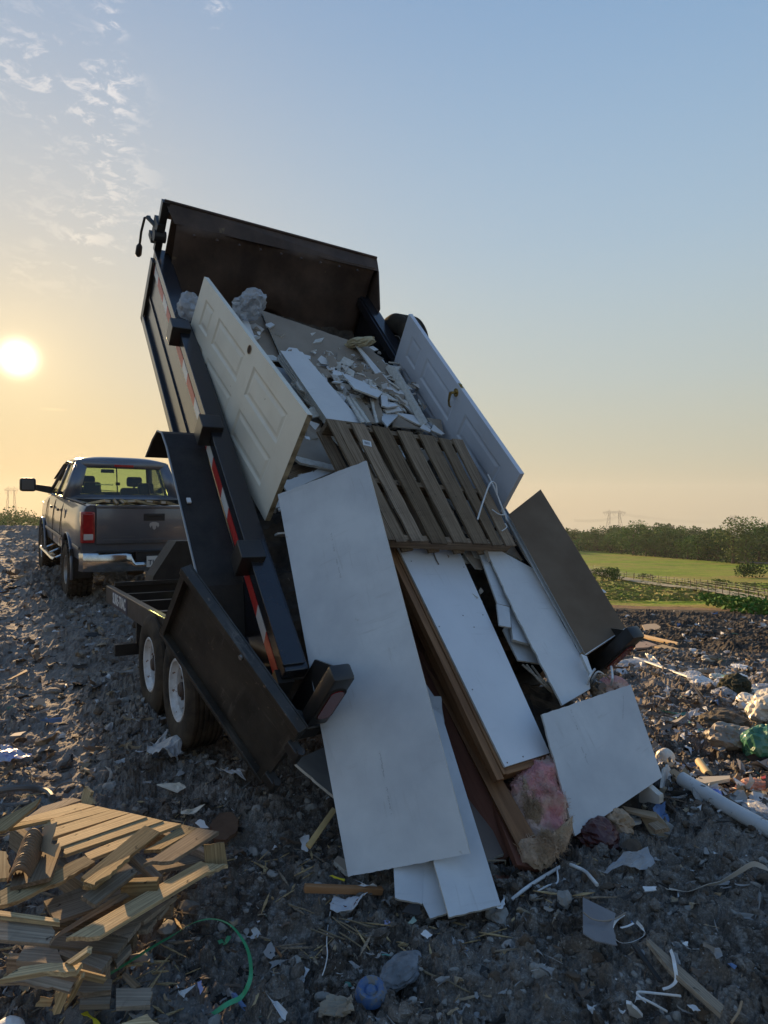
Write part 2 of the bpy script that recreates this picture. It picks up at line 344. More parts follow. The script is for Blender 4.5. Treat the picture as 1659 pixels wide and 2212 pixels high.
# a flat piece of board: polygon of world points, thickness, ragged broken edges
def plane_frame(pts):
    o_ = sum(pts, Vector()) / len(pts)
    nrm_ = Vector()
    for i in range(len(pts)):
        a_, b_ = pts[i] - o_, pts[(i + 1) % len(pts)] - o_; nrm_ += a_.cross(b_)
    nrm_.normalize()
    if nrm_.dot(Vector((0, 0, EYE)) - o_) < 0: nrm_ = -nrm_
    li = max(range(len(pts)), key=lambda i: (pts[(i + 1) % len(pts)] - pts[i]).length); ex = (pts[(li + 1) % len(pts)] - pts[li]); ex -= ex.dot(nrm_) * nrm_; ex.normalize(); ey = nrm_.cross(ex)
    return Matrix(((ex.x, ey.x, nrm_.x, o_.x), (ex.y, ey.y, nrm_.y, o_.y), (ex.z, ey.z, nrm_.z, o_.z), (0, 0, 0, 1)))
def slab_pts(px, D=None, off=None):
    """corners seen in the photograph placed on one real plane: D = distances of the corners, off = heights over the load"""
    if D is not None:
        k = len(D); p = [at(*px[i], D[i]) for i in range(k)]
    else:
        if isinstance(off, (int, float)): return [load(*q, off) for q in px]
        k = len(off); p = [load(*px[i], off[i]) for i in range(k)]
    c = sum(p, Vector()) / k
    q = np.array([(x - c)[:] for x in p]); nn = np.linalg.svd(q)[2][2]; n_ = Vector(nn)
    o_ = Vector((0, 0, EYE)); return [o_ + ray(*w) * ((c - o_).dot(n_) / ray(*w).dot(n_)) for w in px]
def slab(name, px=None, D=None, off=None, th=.0125, mats=(None,), rag=(), amp=.006, pts=None, parent=None, seed=0, bow=0.0):
    rnd = random.Random(seed * 31 + len(name))
    pts = pts or slab_pts(px, D, off); M = plane_frame(pts); Mi = M.inverted()
    loc = [Mi @ p for p in pts]; out_ = []
    n_ = len(loc)
    for i in range(n_):
        a_, b_ = loc[i], loc[(i + 1) % n_]; out_.append(a_)
        L_ = (b_ - a_).length
        if rag == 'all' or i in rag:
            k = max(3, int(L_ / .018)); dr = (b_ - a_).normalized(); pr = Vector((-dr.y, dr.x, 0)); off_ = 0
            for j in range(1, k):
                off_ = off_ * .55 + rnd.uniform(-1, 1) * amp
                out_.append(a_ + (b_ - a_) * ((j + rnd.uniform(-.3, .3)) / k) + pr * off_)
        else:
            out_.append((a_ + b_) / 2) if bow else None
    mb = MB(); k = len(out_)
    def zb(p): return bow * (1 - (2 * p.x / max(.1, abs(loc[0].x) * 2)) ** 2) if bow else 0
    fr = [(p.x, p.y, zb(p)) for p in out_]; bk = [(p.x, p.y, -th + zb(p)) for p in out_]
    mb.add(fr + bk, [list(range(k))], 0); mb.f.append([i + k for i in range(k)][::-1]); mb.m.append(2 if len(mats) > 2 else 0)
    for i in range(k): mb.f.append([i, i + k, (i + 1) % k + k, (i + 1) % k]); mb.m.append(1 if len(mats) > 1 else 0)
    return mb.build(name, list(mats), parent, M, rec=True)
DW = (paper, gyp, paper_tan); DT = (paper_tan, gyp, paper); DWH = (paper_white, gyp, paper_tan)

# crumpled film or cloth: a wrinkled closed lump (r = radii) or sheet
def fbm(p, sc, oct_=4):
    from mathutils import noise as N_
    return N_.fractal(Vector(p) * sc, 1.0, 2.0, oct_)
def lump(name, c, r, mat, sub=3, amp=.35, sc=3, seed=0, M=None, parent=None, smooth_=False):
    sub = max(sub, 4)
    bm = bmesh.new(); bmesh.ops.create_icosphere(bm, subdivisions=sub, radius=1)
    for v in bm.verts:
        q = v.co.normalized(); w_ = q + Vector((seed * 7.3, seed, 0)); k = 1 + amp * (.6 * fbm(w_, sc * .5, 2) - .75 * abs(fbm(w_, sc * 1.1, 3)) - .12 * abs(fbm(w_, sc * 3.2, 2)) + .2)
        v.co = Vector((q.x * r[0] * k, q.y * r[1] * k, q.z * r[2] * k))
    mb = MB(); bm.verts.ensure_lookup_table()
    mb.add([v.co[:] for v in bm.verts], [[v.index for v in f.verts] for f in bm.faces]); bm.free()
    M = M or Matrix.Translation(c) @ Matrix.Rotation(seed * 1.7, 4, 'Z')
    return mb.build(name, mat, parent, M, smooth_=smooth_)
def sheet(name, pts, mat, amp=.02, sc=6, n_=10, seed=0, th=.003, parent=None):
    """crumpled sheet spanning four world corners"""
    a, b, c, d = pts; M = plane_frame(list(pts)); Mi = M.inverted(); mb = MB(); g = []
    for i in range(n_ + 1):
        for j in range(n_ + 1):
            s_, t_ = i / n_, j / n_; p = (a * (1 - s_) + b * s_) * (1 - t_) + (d * (1 - s_) + c * s_) * t_
            q = Mi @ p; e = amp * fbm(q + Vector((seed * 3.1, 0, 0)), sc); e2 = amp * fbm(q + Vector((0, seed * 5.7, 9)), sc)
            g.append((q.x + e2 * .8, q.y + e * .8, e * 1.6 + .3 * amp))
    k = n_ + 1; mb.add(g, [[i * k + j, (i + 1) * k + j, (i + 1) * k + j + 1, i * k + j + 1] for i in range(n_) for j in range(n_)])
    o = mb.build(name, mat, parent, M, smooth_=False)
    so_ = o.modifiers.new('thick', 'SOLIDIFY'); so_.thickness = th
    return o
def strip(name, pts, w, mat, twist=0.0, th=.002, parent=None, seed=0, n_=20):
    """flat band along a curve of world points"""
    P_ = [Vector(p) for p in pts]; q = []
    for i in range(n_ + 1):
        f_ = i / n_ * (len(P_) - 1); k = min(int(f_), len(P_) - 2); u_ = f_ - k
        p0, p1, p2, p3 = P_[max(k - 1, 0)], P_[k], P_[k + 1], P_[min(k + 2, len(P_) - 1)]
        q.append(.5 * ((2 * p1) + (p2 - p0) * u_ + (2 * p0 - 5 * p1 + 4 * p2 - p3) * u_ ** 2 + (3 * p1 - p0 - 3 * p2 + p3) * u_ ** 3))
    mb = MB(); c = q[0].copy(); v = []
    for i, p in enumerate(q):
        d = (q[min(i + 1, n_)] - q[max(i - 1, 0)]).normalized(); s_ = d.cross(Zu)
        s_ = s_.normalized() if s_.length > .01 else Vector((1, 0, 0)); u_ = s_.cross(d)
        a_ = twist * i / n_; w_ = (w[0] + (w[1] - w[0]) * i / n_) if isinstance(w, tuple) else w
        s2 = (s_ * math.cos(a_) + u_ * math.sin(a_)) * w_ / 2; n2 = (u_ * math.cos(a_) - s_ * math.sin(a_)) * th / 2
        v += [p - s2 - n2 - c, p + s2 - n2 - c, p + s2 + n2 - c, p - s2 + n2 - c]
    f = []
    for i in range(n_):
        for k in range(4): f.append([i * 4 + k, i * 4 + (k + 1) % 4, i * 4 + 4 + (k + 1) % 4, i * 4 + 4 + k])
    f += [[3, 2, 1, 0], [n_ * 4 + k for k in range(4)]]
    mb.add(v, f); return mb.build(name, mat, parent, Matrix.Translation(c))

# ------------------------------------------------------------------ ground
def _hash(ix, iy, s):
    h = (ix.astype(np.int64) * 374761393 + iy.astype(np.int64) * 668265263 + s * 1442695041) & 0xffffffff
    h = ((h ^ (h >> 13)) * 1274126177) & 0xffffffff
    return ((h ^ (h >> 16)) & 0xffff) / 65535.0
def vnoise(x, y, s):
    ix = np.floor(x); iy = np.floor(y); fx = smooth(x - ix); fy = smooth(y - iy)
    a = _hash(ix, iy, s); b = _hash(ix + 1, iy, s); c = _hash(ix, iy + 1, s); d = _hash(ix + 1, iy + 1, s)
    return (a * (1 - fx) + b * fx) * (1 - fy) + (c * (1 - fx) + d * fx) * fy - .5
def nfbm(x, y, s, octv, g=.5):
    r = 0; a = 1
    for o_ in range(octv): r = r + a * vnoise(x * 2 ** o_, y * 2 ** o_, s + o_ * 17); a *= g
    return r
def worley(x, y, s):
    ix = np.floor(x); iy = np.floor(y); best = np.full(np.shape(x), 9.0); hid = np.zeros(np.shape(x))
    for dx in (-1, 0, 1):
        for dy in (-1, 0, 1):
            cx = ix + dx; cy = iy + dy
            d = (cx + _hash(cx, cy, s) - x) ** 2 + (cy + _hash(cx, cy, s + 5) - y) ** 2
            hid = np.where(d < best, _hash(cx, cy, s + 9), hid); best = np.minimum(best, d)
    return np.sqrt(best), hid
def rubble(x, y):
    """churned soil: soft swells, broken clods of several sizes"""
    wx = x + .10 * nfbm(x * 3, y * 3, 91, 3); wy = y + .10 * nfbm(x * 3, y * 3, 57, 3)
    h = .16 * nfbm(x * .8, y * .8, 3, 3)
    dens = smooth((nfbm(x * 1.3, y * 1.3, 11, 3) + .45) / .8)
    for sc, am, s in ((3.6, .045, 21), (8, .032, 31), (17, .030, 41), (38, .020, 51), (80, .010, 61)):
        d, hid = worley(wx * sc, wy * sc, s)
        dome = np.sqrt(np.clip(1 - (d / .62) ** 2, 0, 1))
        h = h + am * dome * np.clip(hid * 1.6 - .35, 0, 1) * (.25 + .75 * dens)
    h = h + .06 * np.abs(nfbm(x * 5, y * 5, 71, 6, .66)) + .012 * nfbm(x * 45, y * 45, 73, 3, .6)
    return h - .045
def track(x, y):
    """packed wheel track running beside the trailer towards the truck"""
    q = (x * float(T.x) + y * float(T.y)); s_ = x * float(A.x) + y * float(A.y)
    return np.exp(-((q - .42 + .1 * np.sin(s_ * .7)) / .22) ** 2) * smooth((s_ - 2.5) / 2)
def ground_z(x, y):
    x = np.asarray(x, float); y = np.asarray(y, float)
    amp = 1 + .02 * np.hypot(x, y)
    t_ = track(x, y)
    return base_h(x, y) + rubble(x, y) * amp * (1 - .72 * t_) - .03 * t_
def GZ(x, y): return float(ground_z(np.array([x]), np.array([y]))[0])
def drop(u, v, dz=0.0):
    """world point on the rough ground seen at that pixel"""
    p = hit(u, v); p.z = GZ(p.x, p.y) + dz; return p

na, nr = 900, 720
th_ = np.linspace(rad(-62), rad(62), na); rr = 1.0 * (60 / 1.0) ** np.linspace(0, 1, nr)
R_, A_ = np.meshgrid(rr, th_, indexing='ij'); X = R_ * np.sin(A_); Y = R_ * np.cos(A_)
Zg = ground_z(X, Y)
# edges of the sheet sink beneath the wide terrain sheet
edge = smooth((60 - R_) / 14) * smooth((rad(62) - np.abs(A_)) / rad(3)) * smooth((R_ - 1.0) / .15)
Zg = Zg - (1 - edge) * .5
V = np.stack([X.ravel(), Y.ravel(), Zg.ravel()], 1)
i_ = np.arange(nr - 1)[:, None] * na + np.arange(na - 1)[None, :]
Fq = np.stack([i_, i_ + 1, i_ + na + 1, i_ + na], -1).reshape(-1, 4)
def npmesh(name, V, Fc, mats, mi=None, smooth_=True):
    me = bpy.data.meshes.new(name); k = Fc.shape[1]
    me.vertices.add(len(V)); me.vertices.foreach_set('co', V.astype(np.float32).ravel())
    me.loops.add(Fc.size); me.loops.foreach_set('vertex_index', Fc.astype(np.int32).ravel())
    me.polygons.add(len(Fc)); me.polygons.foreach_set('loop_start', np.arange(0, Fc.size, k, dtype=np.int32))
    for m in (mats if isinstance(mats, (list, tuple)) else [mats]): me.materials.append(m)
    if mi is not None: me.polygons.foreach_set('material_index', mi.astype(np.int32))
    me.polygons.foreach_set('use_smooth', np.full(len(Fc), smooth_))
    me.update(calc_edges=True); me.validate()
    o = bpy.data.objects.new(name, me); COL.objects.link(o); return o
soil = bpy.data.materials.new('churned_soil'); soil.use_nodes = True
def soil_nodes(m):
    tr = m.node_tree; L = tr.links; b = tr.nodes['Principled BSDF']; b.inputs['Roughness'].default_value = .9; b.inputs['Specular IOR Level'].default_value = .2
    t_ = nd(tr, 'ShaderNodeTexCoord')
    def noi(sc, det=4, r=.6):
        q = nd(tr, 'ShaderNodeTexNoise'); L.new(t_.outputs['Object'], q.inputs['Vector']); q.inputs['Scale'].default_value = sc; q.inputs['Detail'].default_value = det; q.inputs['Roughness'].default_value = r; return q.outputs[0]
    def rng(v, a, b_):
        q = nd(tr, 'ShaderNodeMapRange', interpolation_type='SMOOTHSTEP'); L.new(v, q.inputs[0]); q.inputs[1].default_value = a; q.inputs[2].default_value = b_; return q.outputs[0]
    def mix(f, a, b_):
        q = nd(tr, 'ShaderNodeMix', data_type='RGBA'); L.new(f, q.inputs[0])
        for i, c in ((6, a), (7, b_)):
            if isinstance(c, tuple): q.inputs[i].default_value = (*c, 1)
            else: L.new(c, q.inputs[i])
        return q.outputs[2]
    def wmul(cc, k):
        q = nd(tr, 'ShaderNodeVectorMath', operation='SCALE'); L.new(cc, q.inputs[0]); q.inputs['Scale'].default_value = k; return q.outputs[0]
    c = mix(rng(noi(2.2, 6), .36, .64), (.104, .083, .066), (.250, .216, .184))
    c = mix(rng(noi(16, 6, .7), .47, .66), c, (.32, .30, .275))
    c = mix(rng(noi(5.5, 5), .60, .70), c, (.085, .056, .036))
    c = mix(rng(noi(120, 3, .7), .40, .66), wmul(c, .62), c)
    c = mix(rng(noi(70, 2), .68, .72), c, (.38, .37, .35))
    c = mix(rng(noi(38, 2), .73, .76), c, (.22, .19, .15))
    gq = nd(tr, 'ShaderNodeNewGeometry'); dq = nd(tr, 'ShaderNodeVectorMath', operation='DOT_PRODUCT'); L.new(gq.outputs['Position'], dq.inputs[0]); dq.inputs[1].default_value = tuple(T)
    tk_ = wmath('MULTIPLY', rng(wmath('ABSOLUTE', wmath('ADD', wmath('SUBTRACT', dq.outputs['Value'], .42, tree=tr), wmath('MULTIPLY', wmath('SUBTRACT', noi(1.3), .5, tree=tr), .5, tree=tr), tree=tr), tree=tr), .34, .12), .55, tree=tr)
    c = mix(tk_, c, (.25, .235, .22))
    sq_ = nd(tr, 'ShaderNodeSeparateXYZ'); L.new(gq.outputs['Position'], sq_.inputs[0])
    c = mix(wmath('MULTIPLY', wmath('MULTIPLY', rng(sq_.outputs['X'], -.6, -1.6), rng(sq_.outputs['Y'], 3.2, 5.0), tree=tr), .42, tree=tr), c, (.29, .25, .215))
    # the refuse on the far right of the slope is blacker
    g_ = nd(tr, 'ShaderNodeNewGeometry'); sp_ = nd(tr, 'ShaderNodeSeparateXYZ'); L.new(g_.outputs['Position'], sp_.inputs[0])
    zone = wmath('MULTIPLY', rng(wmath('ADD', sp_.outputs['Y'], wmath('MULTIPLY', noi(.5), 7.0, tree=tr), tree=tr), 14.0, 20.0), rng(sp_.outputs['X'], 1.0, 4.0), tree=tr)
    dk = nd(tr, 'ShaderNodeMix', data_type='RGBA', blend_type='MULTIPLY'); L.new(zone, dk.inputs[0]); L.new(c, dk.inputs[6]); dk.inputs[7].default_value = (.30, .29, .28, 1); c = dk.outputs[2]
    L.new(c, b.inputs['Base Color'])
    L.new(wmath('ADD', wmath('MULTIPLY', rng(noi(3, 3), .35, .65), -.15, tree=tr), 1.0, tree=tr), b.inputs['Roughness'])
    bp = nd(tr, 'ShaderNodeBump'); bp.inputs['Distance'].default_value = .012; bp.inputs['Strength'].default_value = .9
    L.new(noi(75, 6, .7), bp.inputs['Height']); L.new(bp.outputs[0], b.inputs['Normal'])
soil_nodes(soil)
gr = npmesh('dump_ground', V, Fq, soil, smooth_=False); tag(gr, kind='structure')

# the wide terrain: polar sheet from behind the camera to the horizon, coloured by where its strips of grass lie
na2 = 260; th2 = np.linspace(-math.pi, math.pi, na2); rr2 = np.concatenate([[.01], .6 * (1650 / .6) ** np.linspace(0, 1, 210)])
R2, A2 = np.meshgrid(rr2, th2, indexing='ij'); X2 = R2 * np.sin(A2); Y2 = R2 * np.cos(A2)
Z2g = base_h(X2, Y2) - .12 * smooth((70 - R2) / 10) + .25 * nfbm(X2 * .06, Y2 * .06, 5, 3) * smooth((R2 - 30) / 40)
V2 = np.stack([X2.ravel(), Y2.ravel(), Z2g.ravel()], 1); nr2 = len(rr2)
i2 = np.arange(nr2 - 1)[:, None] * na2 + np.arange(na2 - 1)[None, :]
F2 = np.stack([i2, i2 + 1, i2 + na2 + 1, i2 + na2], -1).reshape(-1, 4)
field = bpy.data.materials.new('field_grass'); field.use_nodes = True
def field_nodes(m):
    tr = m.node_tree; L = tr.links; b = tr.nodes['Principled BSDF']; b.inputs['Roughness'].default_value = .95; b.inputs['Specular IOR Level'].default_value = .1
    g = nd(tr, 'ShaderNodeNewGeometry'); sp = nd(tr, 'ShaderNodeSeparateXYZ'); L.new(g.outputs['Position'], sp.inputs[0])
    def noi(sc, st=(1, 1, 1), det=5, rot=0):
        mp = nd(tr, 'ShaderNodeMapping'); L.new(g.outputs['Position'], mp.inputs[0]); mp.inputs['Scale'].default_value = st; mp.inputs['Rotation'].default_value = (0, 0, rot)
        q = nd(tr, 'ShaderNodeTexNoise'); L.new(mp.outputs[0], q.inputs['Vector']); q.inputs['Scale'].default_value = sc; q.inputs['Detail'].default_value = det; q.inputs['Roughness'].default_value = .62; return q.outputs[0]
    def rng(v, a, b_):
        q = nd(tr, 'ShaderNodeMapRange', interpolation_type='SMOOTHSTEP'); L.new(v, q.inputs[0]); q.inputs[1].default_value = a; q.inputs[2].default_value = b_; return q.outputs[0]
    def mix(f, a, b_):
        q = nd(tr, 'ShaderNodeMix', data_type='RGBA'); L.new(f, q.inputs[0])
        for i, c in ((6, a), (7, b_)):
            if isinstance(c, tuple): q.inputs[i].default_value = (*c, 1)
            else: L.new(c, q.inputs[i])
        return q.outputs[2]
    ms = lambda op, a, b_: wmath(op, a, b_, tree=tr)
    # distance from the eye's spot, bent by noise, orders the bands: dump soil, bare dirt, rough grass, meadow
    dx = sp.outputs['X']; dy = sp.outputs['Y']
    yy = ms('ADD', ms('ADD', dy, ms('MULTIPLY', dx, .12)), ms('MULTIPLY', ms('SUBTRACT', noi(.035), .5), 14.0))
    soilc = mix(rng(noi(1.2), .4, .6), (.035, .031, .028), (.085, .077, .070))
    dirt = mix(rng(noi(.5), .4, .62), (.17, .115, .07), (.24, .175, .11))
    grass = mix(rng(noi(.22, (1, 1, 1), 6), .38, .62), (.125, .225, .018), (.22, .31, .035))
    hay = mix(rng(noi(.5, (1, 1, 1), 6), .35, .65), (.31, .235, .085), (.21, .25, .05))
    mead = mix(rng(noi(.05, (.35, 2.2, 1), 6, .35), .40, .60), grass, hay)
    mead = mix(rng(noi(1.6, (1, 1, 1), 4), .56, .72), mead, (.05, .085, .012))
    rough_ = mix(rng(noi(.09), .44, .56), grass, hay)
    c = mix(rng(yy, 50.0, 52.5), soilc, dirt)
    c = mix(rng(ms('ADD', yy, ms('MULTIPLY', noi(.12), 16.0)), 66.0, 68.5), c, rough_)
    c = mix(rng(yy, 104.0, 118.0), c, mead)
    L.new(c, b.inputs['Base Color'])
    bp = nd(tr, 'ShaderNodeBump'); bp.inputs['Distance'].default_value = .5; L.new(noi(1.3, (1, 1, 1), 6), bp.inputs['Height']); L.new(bp.outputs[0], b.inputs['Normal'])
field_nodes(field)
te = npmesh('terrain', V2, F2, field); tag(te, kind='structure')

# loose clods and stones lying on the sheet, and scraps of litter: real pieces, far too many to count
def ico_np(sub):
    bm = bmesh.new(); bmesh.ops.create_icosphere(bm, subdivisions=sub, radius=1); bm.verts.ensure_lookup_table()
    v = np.array([x.co[:] for x in bm.verts]); f = np.array([[x.index for x in q.verts] for q in bm.faces]); bm.free(); return v, f
rng_ = np.random.default_rng(11)
def scatter_pts(n, rmin, rmax, a0, a1, power=1.0):
    r = rmin * (rmax / rmin) ** (rng_.random(n) ** power); a = np.radians(rng_.uniform(a0, a1, n)); return r * np.sin(a), r * np.cos(a), r
iv, if_ = ico_np(2)
n = 9500
x, y, r = scatter_pts(n, 1.6, 22, -42, 42, 1.15)
sz = .0072 * (r ** .5) * np.exp(np.clip(rng_.normal(0, .55, n), -1.2, 1.1))
P0 = np.stack([x, y, ground_z(x, y)], 1)
vs = iv[None] * (1 + .55 * (rng_.random((n, len(iv), 1)) - .5) * .6)
ph = rng_.random((n, 1, 3)) * 6.28; k3 = rng_.normal(0, 1.6, (n, 3, 3))
vs = vs * (1 + .28 * np.sin(np.einsum('vj,nij->nvi', iv, k3) + ph).sum(2, keepdims=True) / 1.6)
sc3 = sz[:, None, None] * rng_.uniform(.6, 1.35, (n, 1, 3)) * np.array([1, 1, .8])
ca, sa = np.cos(ph[:, :, 0]), np.sin(ph[:, :, 0]); vs = vs * sc3
vs = np.stack([vs[..., 0] * ca - vs[..., 1] * sa, vs[..., 0] * sa + vs[..., 1] * ca, vs[..., 2]], -1) + P0[:, None]
fs = (if_[None] + (np.arange(n) * len(iv))[:, None, None]).reshape(-1, 3)
o = npmesh('soil_clods', vs.reshape(-1, 3), fs, [soil, P('pale_stone', (.30, .29, .27), (.2, .19, .175), 20, rough=.95), P('brown_clod', (.11, .08, .055), (.07, .05, .036), 20, rough=.95)], np.repeat(rng_.choice(3, n, p=[.74, .13, .13]), len(if_)), smooth_=False); tag(o, 'loose grey clods and stones strewn over the churned dump soil', 'soil clods', kind='stuff')

def scraps(name, n, rmin, rmax, a0, a1, mats, size, label, power=1.0, keep=None, probs=None, stretch=2.2):
    x, y, r = scatter_pts(n, rmin, rmax, a0, a1, power)
    if keep is not None: m = keep(x, y); x, y, r = x[m], y[m], r[m]
    n = len(x); k = 4; g = np.linspace(-.5, .5, k); gx, gy = np.meshgrid(g, g); gx = gx.ravel(); gy = gy.ravel()
    sz = size * (r ** .35) * np.exp(np.clip(rng_.normal(0, .6, n), -1.3, 1.15)); ar = np.exp(rng_.normal(0, .35, n)) * rng_.choice([1, 1, stretch], n)
    jag = rng_.normal(0, .12, (n, k * k, 2))
    px = (gx[None] + jag[..., 0]) * (sz * ar)[:, None]; py = (gy[None] + jag[..., 1]) * (sz / ar)[:, None]
    bend = rng_.normal(0, 1.0, (n, 3)); pz = (bend[:, :1] * gx[None] ** 2 + bend[:, 1:2] * gy[None] ** 2 + bend[:, 2:] * gx[None] * gy[None]) * (sz * .9)[:, None] + rng_.normal(0, .05, (n, k * k)) * sz[:, None]
    rot = rng_.random(n) * 6.28; tilt = rng_.normal(0, .45, n)
    yz = py * np.cos(tilt)[:, None] - pz * np.sin(tilt)[:, None]; pz = py * np.sin(tilt)[:, None] + pz * np.cos(tilt)[:, None]
    X_ = px * np.cos(rot)[:, None] - yz * np.sin(rot)[:, None] + x[:, None]; Y_ = px * np.sin(rot)[:, None] + yz * np.cos(rot)[:, None] + y[:, None]
    Z_ = pz + ground_z(x, y)[:, None] + .012 + .15 * sz[:, None]
    Vv = np.stack([X_, Y_, Z_], -1).reshape(-1, 3)
    q = np.array([[i * k + j, i * k + j + 1, (i + 1) * k + j + 1, (i + 1) * k + j] for i in range(k - 1) for j in range(k - 1)])
    Ff = (q[None] + (np.arange(n) * k * k)[:, None, None]).reshape(-1, 4)
    mi = np.repeat(rng_.choice(len(mats), n, p=probs), len(q))
    o = npmesh(name, Vv, Ff, mats, mi, smooth_=False); tag(o, label, name.replace('_', ' '), kind='stuff'); return o
s_w = P('scrap_white', (.52, .53, .54), rough=.7); s_g = P('scrap_grey', (.27, .265, .26), rough=.8); s_b = P('scrap_brown', (.13, .095, .07), rough=.9)
s_t = P('scrap_tan', (.30, .23, .15), rough=.85); s_bl = P('scrap_blue', (.12, .2, .38), rough=.6); s_k = P('scrap_dark', (.03, .028, .027), rough=.8); s_y = P('scrap_teal', (.10, .28, .24), rough=.6)
SM = [s_w, s_g, s_b, s_t, s_bl, s_k, s_y]
scraps('flat_scraps', 5200, 1.7, 14, -40, 42, SM, .010, 'small grey and brown scraps trodden into the near soil', 1.1, probs=[.06, .34, .27, .13, .005, .19, .005])
scraps('scattered_litter', 8000, 4.0, 46, 12, 44, SM, .019, 'pale litter scattered thickly over the slope to the right', 1.0,
       keep=lambda x, y: (nfbm(x * .5, y * .5, 77, 3) > -.10 + .012 * np.abs(y - 7)), probs=[.24, .27, .17, .12, .02, .16, .02])
scraps('trampled_litter', 3000, 4.5, 30, -44, -12, SM, .016, 'brown and pale litter pressed into the ground beside the truck', 1.0, probs=[.10, .25, .26, .22, .01, .15, .01])

# ------------------------------------------------------------------ the dump trailer
tr_root = thing('dump_trailer', 'black tandem axle dump trailer with its bed raised and pouring out building waste', 'trailer', TRL @ Matrix.Translation((4.7, -2.37, .05)))
def bp(name, mb, mats, **k): return mb.build(name, mats, tr_root, BED, **k)       # a part of the raised bed, in bed coordinates
def cp(name, mb, mats, **k): return mb.build(name, mats, tr_root, TRL, **k)       # a part of the chassis, in trailer coordinates
def OF(par, name, mb, mats, M, **k): return mb.build(name, mats, par, M, **k)
W = 2.1
# chassis
m = MB(); m.box(3.5, 7.93, -1.26, -1.20, .68, .86, b=.006); bp_rail = cp('side_rail', m, blackp)
m = MB(); m.box(3.5, 7.93, -3.47, -3.41, .68, .86, b=.006); cp('side_rail', m, blackp)
m = MB()
for s0 in (3.55, 4.4, 5.2, 6.0, 6.8, 7.5): m.box(s0, s0 + .07, -3.41, -1.26, .70, .80)
for w0 in (1.85, 2.75): m.box(3.5, 7.93, -w0 - .08, -w0, .55, .695)
m.box(7.86, 7.925, -3.405, -1.265, .682, .855); cp('cross_frame', m, blackp)
m = MB()
m.box(7.80, 7.86, -3.40, -1.27, .862, .90); cp('front_angle', m, blackp)
m = MB()
for w0 in (1.55, 3.1):
    m.tube([(7.9, -w0, .62), (9.75, -2.33, .58)], .055, 4)
m.box(9.6, 9.95, -2.42, -2.24, .56, .66); m.tube([(9.5, -2.33, .2), (9.5, -2.33, 1.15)], .045, 10); cp('tongue', m, blackp)
m = MB(); m.prism([(-1.70, .84), (-1.72, .93), (-1.98, 1.33), (-2.95, 1.33), (-2.95, .84)], 0, 8.0, 8.4); cp('tool_box', m, tread)
# yellow ratchet strap lying inside the front of the frame
m = MB(); m.tube([(7.3, -1.75, .72), (7.35, -2.1, .75), (7.2, -2.5, .72), (7.4, -2.9, .74)], .05, 8, flat=.25)
tag(m.build('ratchet_strap', yellow, None, TRL), 'yellow ratchet strap lying in the front of the trailer frame', 'strap')
m = MB(); m.box(6.25, 6.32, -1.22, -1.02, .40, .50); m.box(6.25, 6.3, -1.25, -1.2, .45, .70); cp('frame_step', m, blackp)
# lettering on the rail
def text(body, size, mat, parent, M, name='lettering', ext=.001, align='CENTER', bold=0.0):
    cu = bpy.data.curves.new('t', 'FONT'); cu.body = body; cu.size = size; cu.extrude = ext; cu.align_x = align; cu.align_y = 'CENTER'; cu.offset = bold
    to = bpy.data.objects.new('t', cu); COL.objects.link(to); dg = bpy.context.evaluated_depsgraph_get()
    me = bpy.data.meshes.new_from_object(to.evaluated_get(dg)); bpy.data.objects.remove(to); me.materials.clear(); me.materials.append(mat)
    o = bpy.data.objects.new(name, me); COL.objects.link(o)
    if parent is not None: o.parent = parent; o.matrix_basis = wmat(parent).inverted() @ M
    else: o.matrix_basis = M
    return o
m = MB(); m.box(6.70, 7.50, -1.20, -1.1965, .695, .845); navy = P('label_navy', (.02, .025, .06), rough=.4); sg = cp('maker_label', m, navy)
MT = TRL @ Matrix.Translation((7.10, -1.193, .77)) @ Matrix.Rotation(math.pi, 4, 'Z') @ Matrix.Rotation(rad(90), 4, 'X')
text('SURE-TRAC', .15, whitepl, sg, MT @ Matrix.Diagonal((.92, 1, 1, 1)), bold=.004)
P('rim_shadow', (.02, .018, .016), rough=.9)
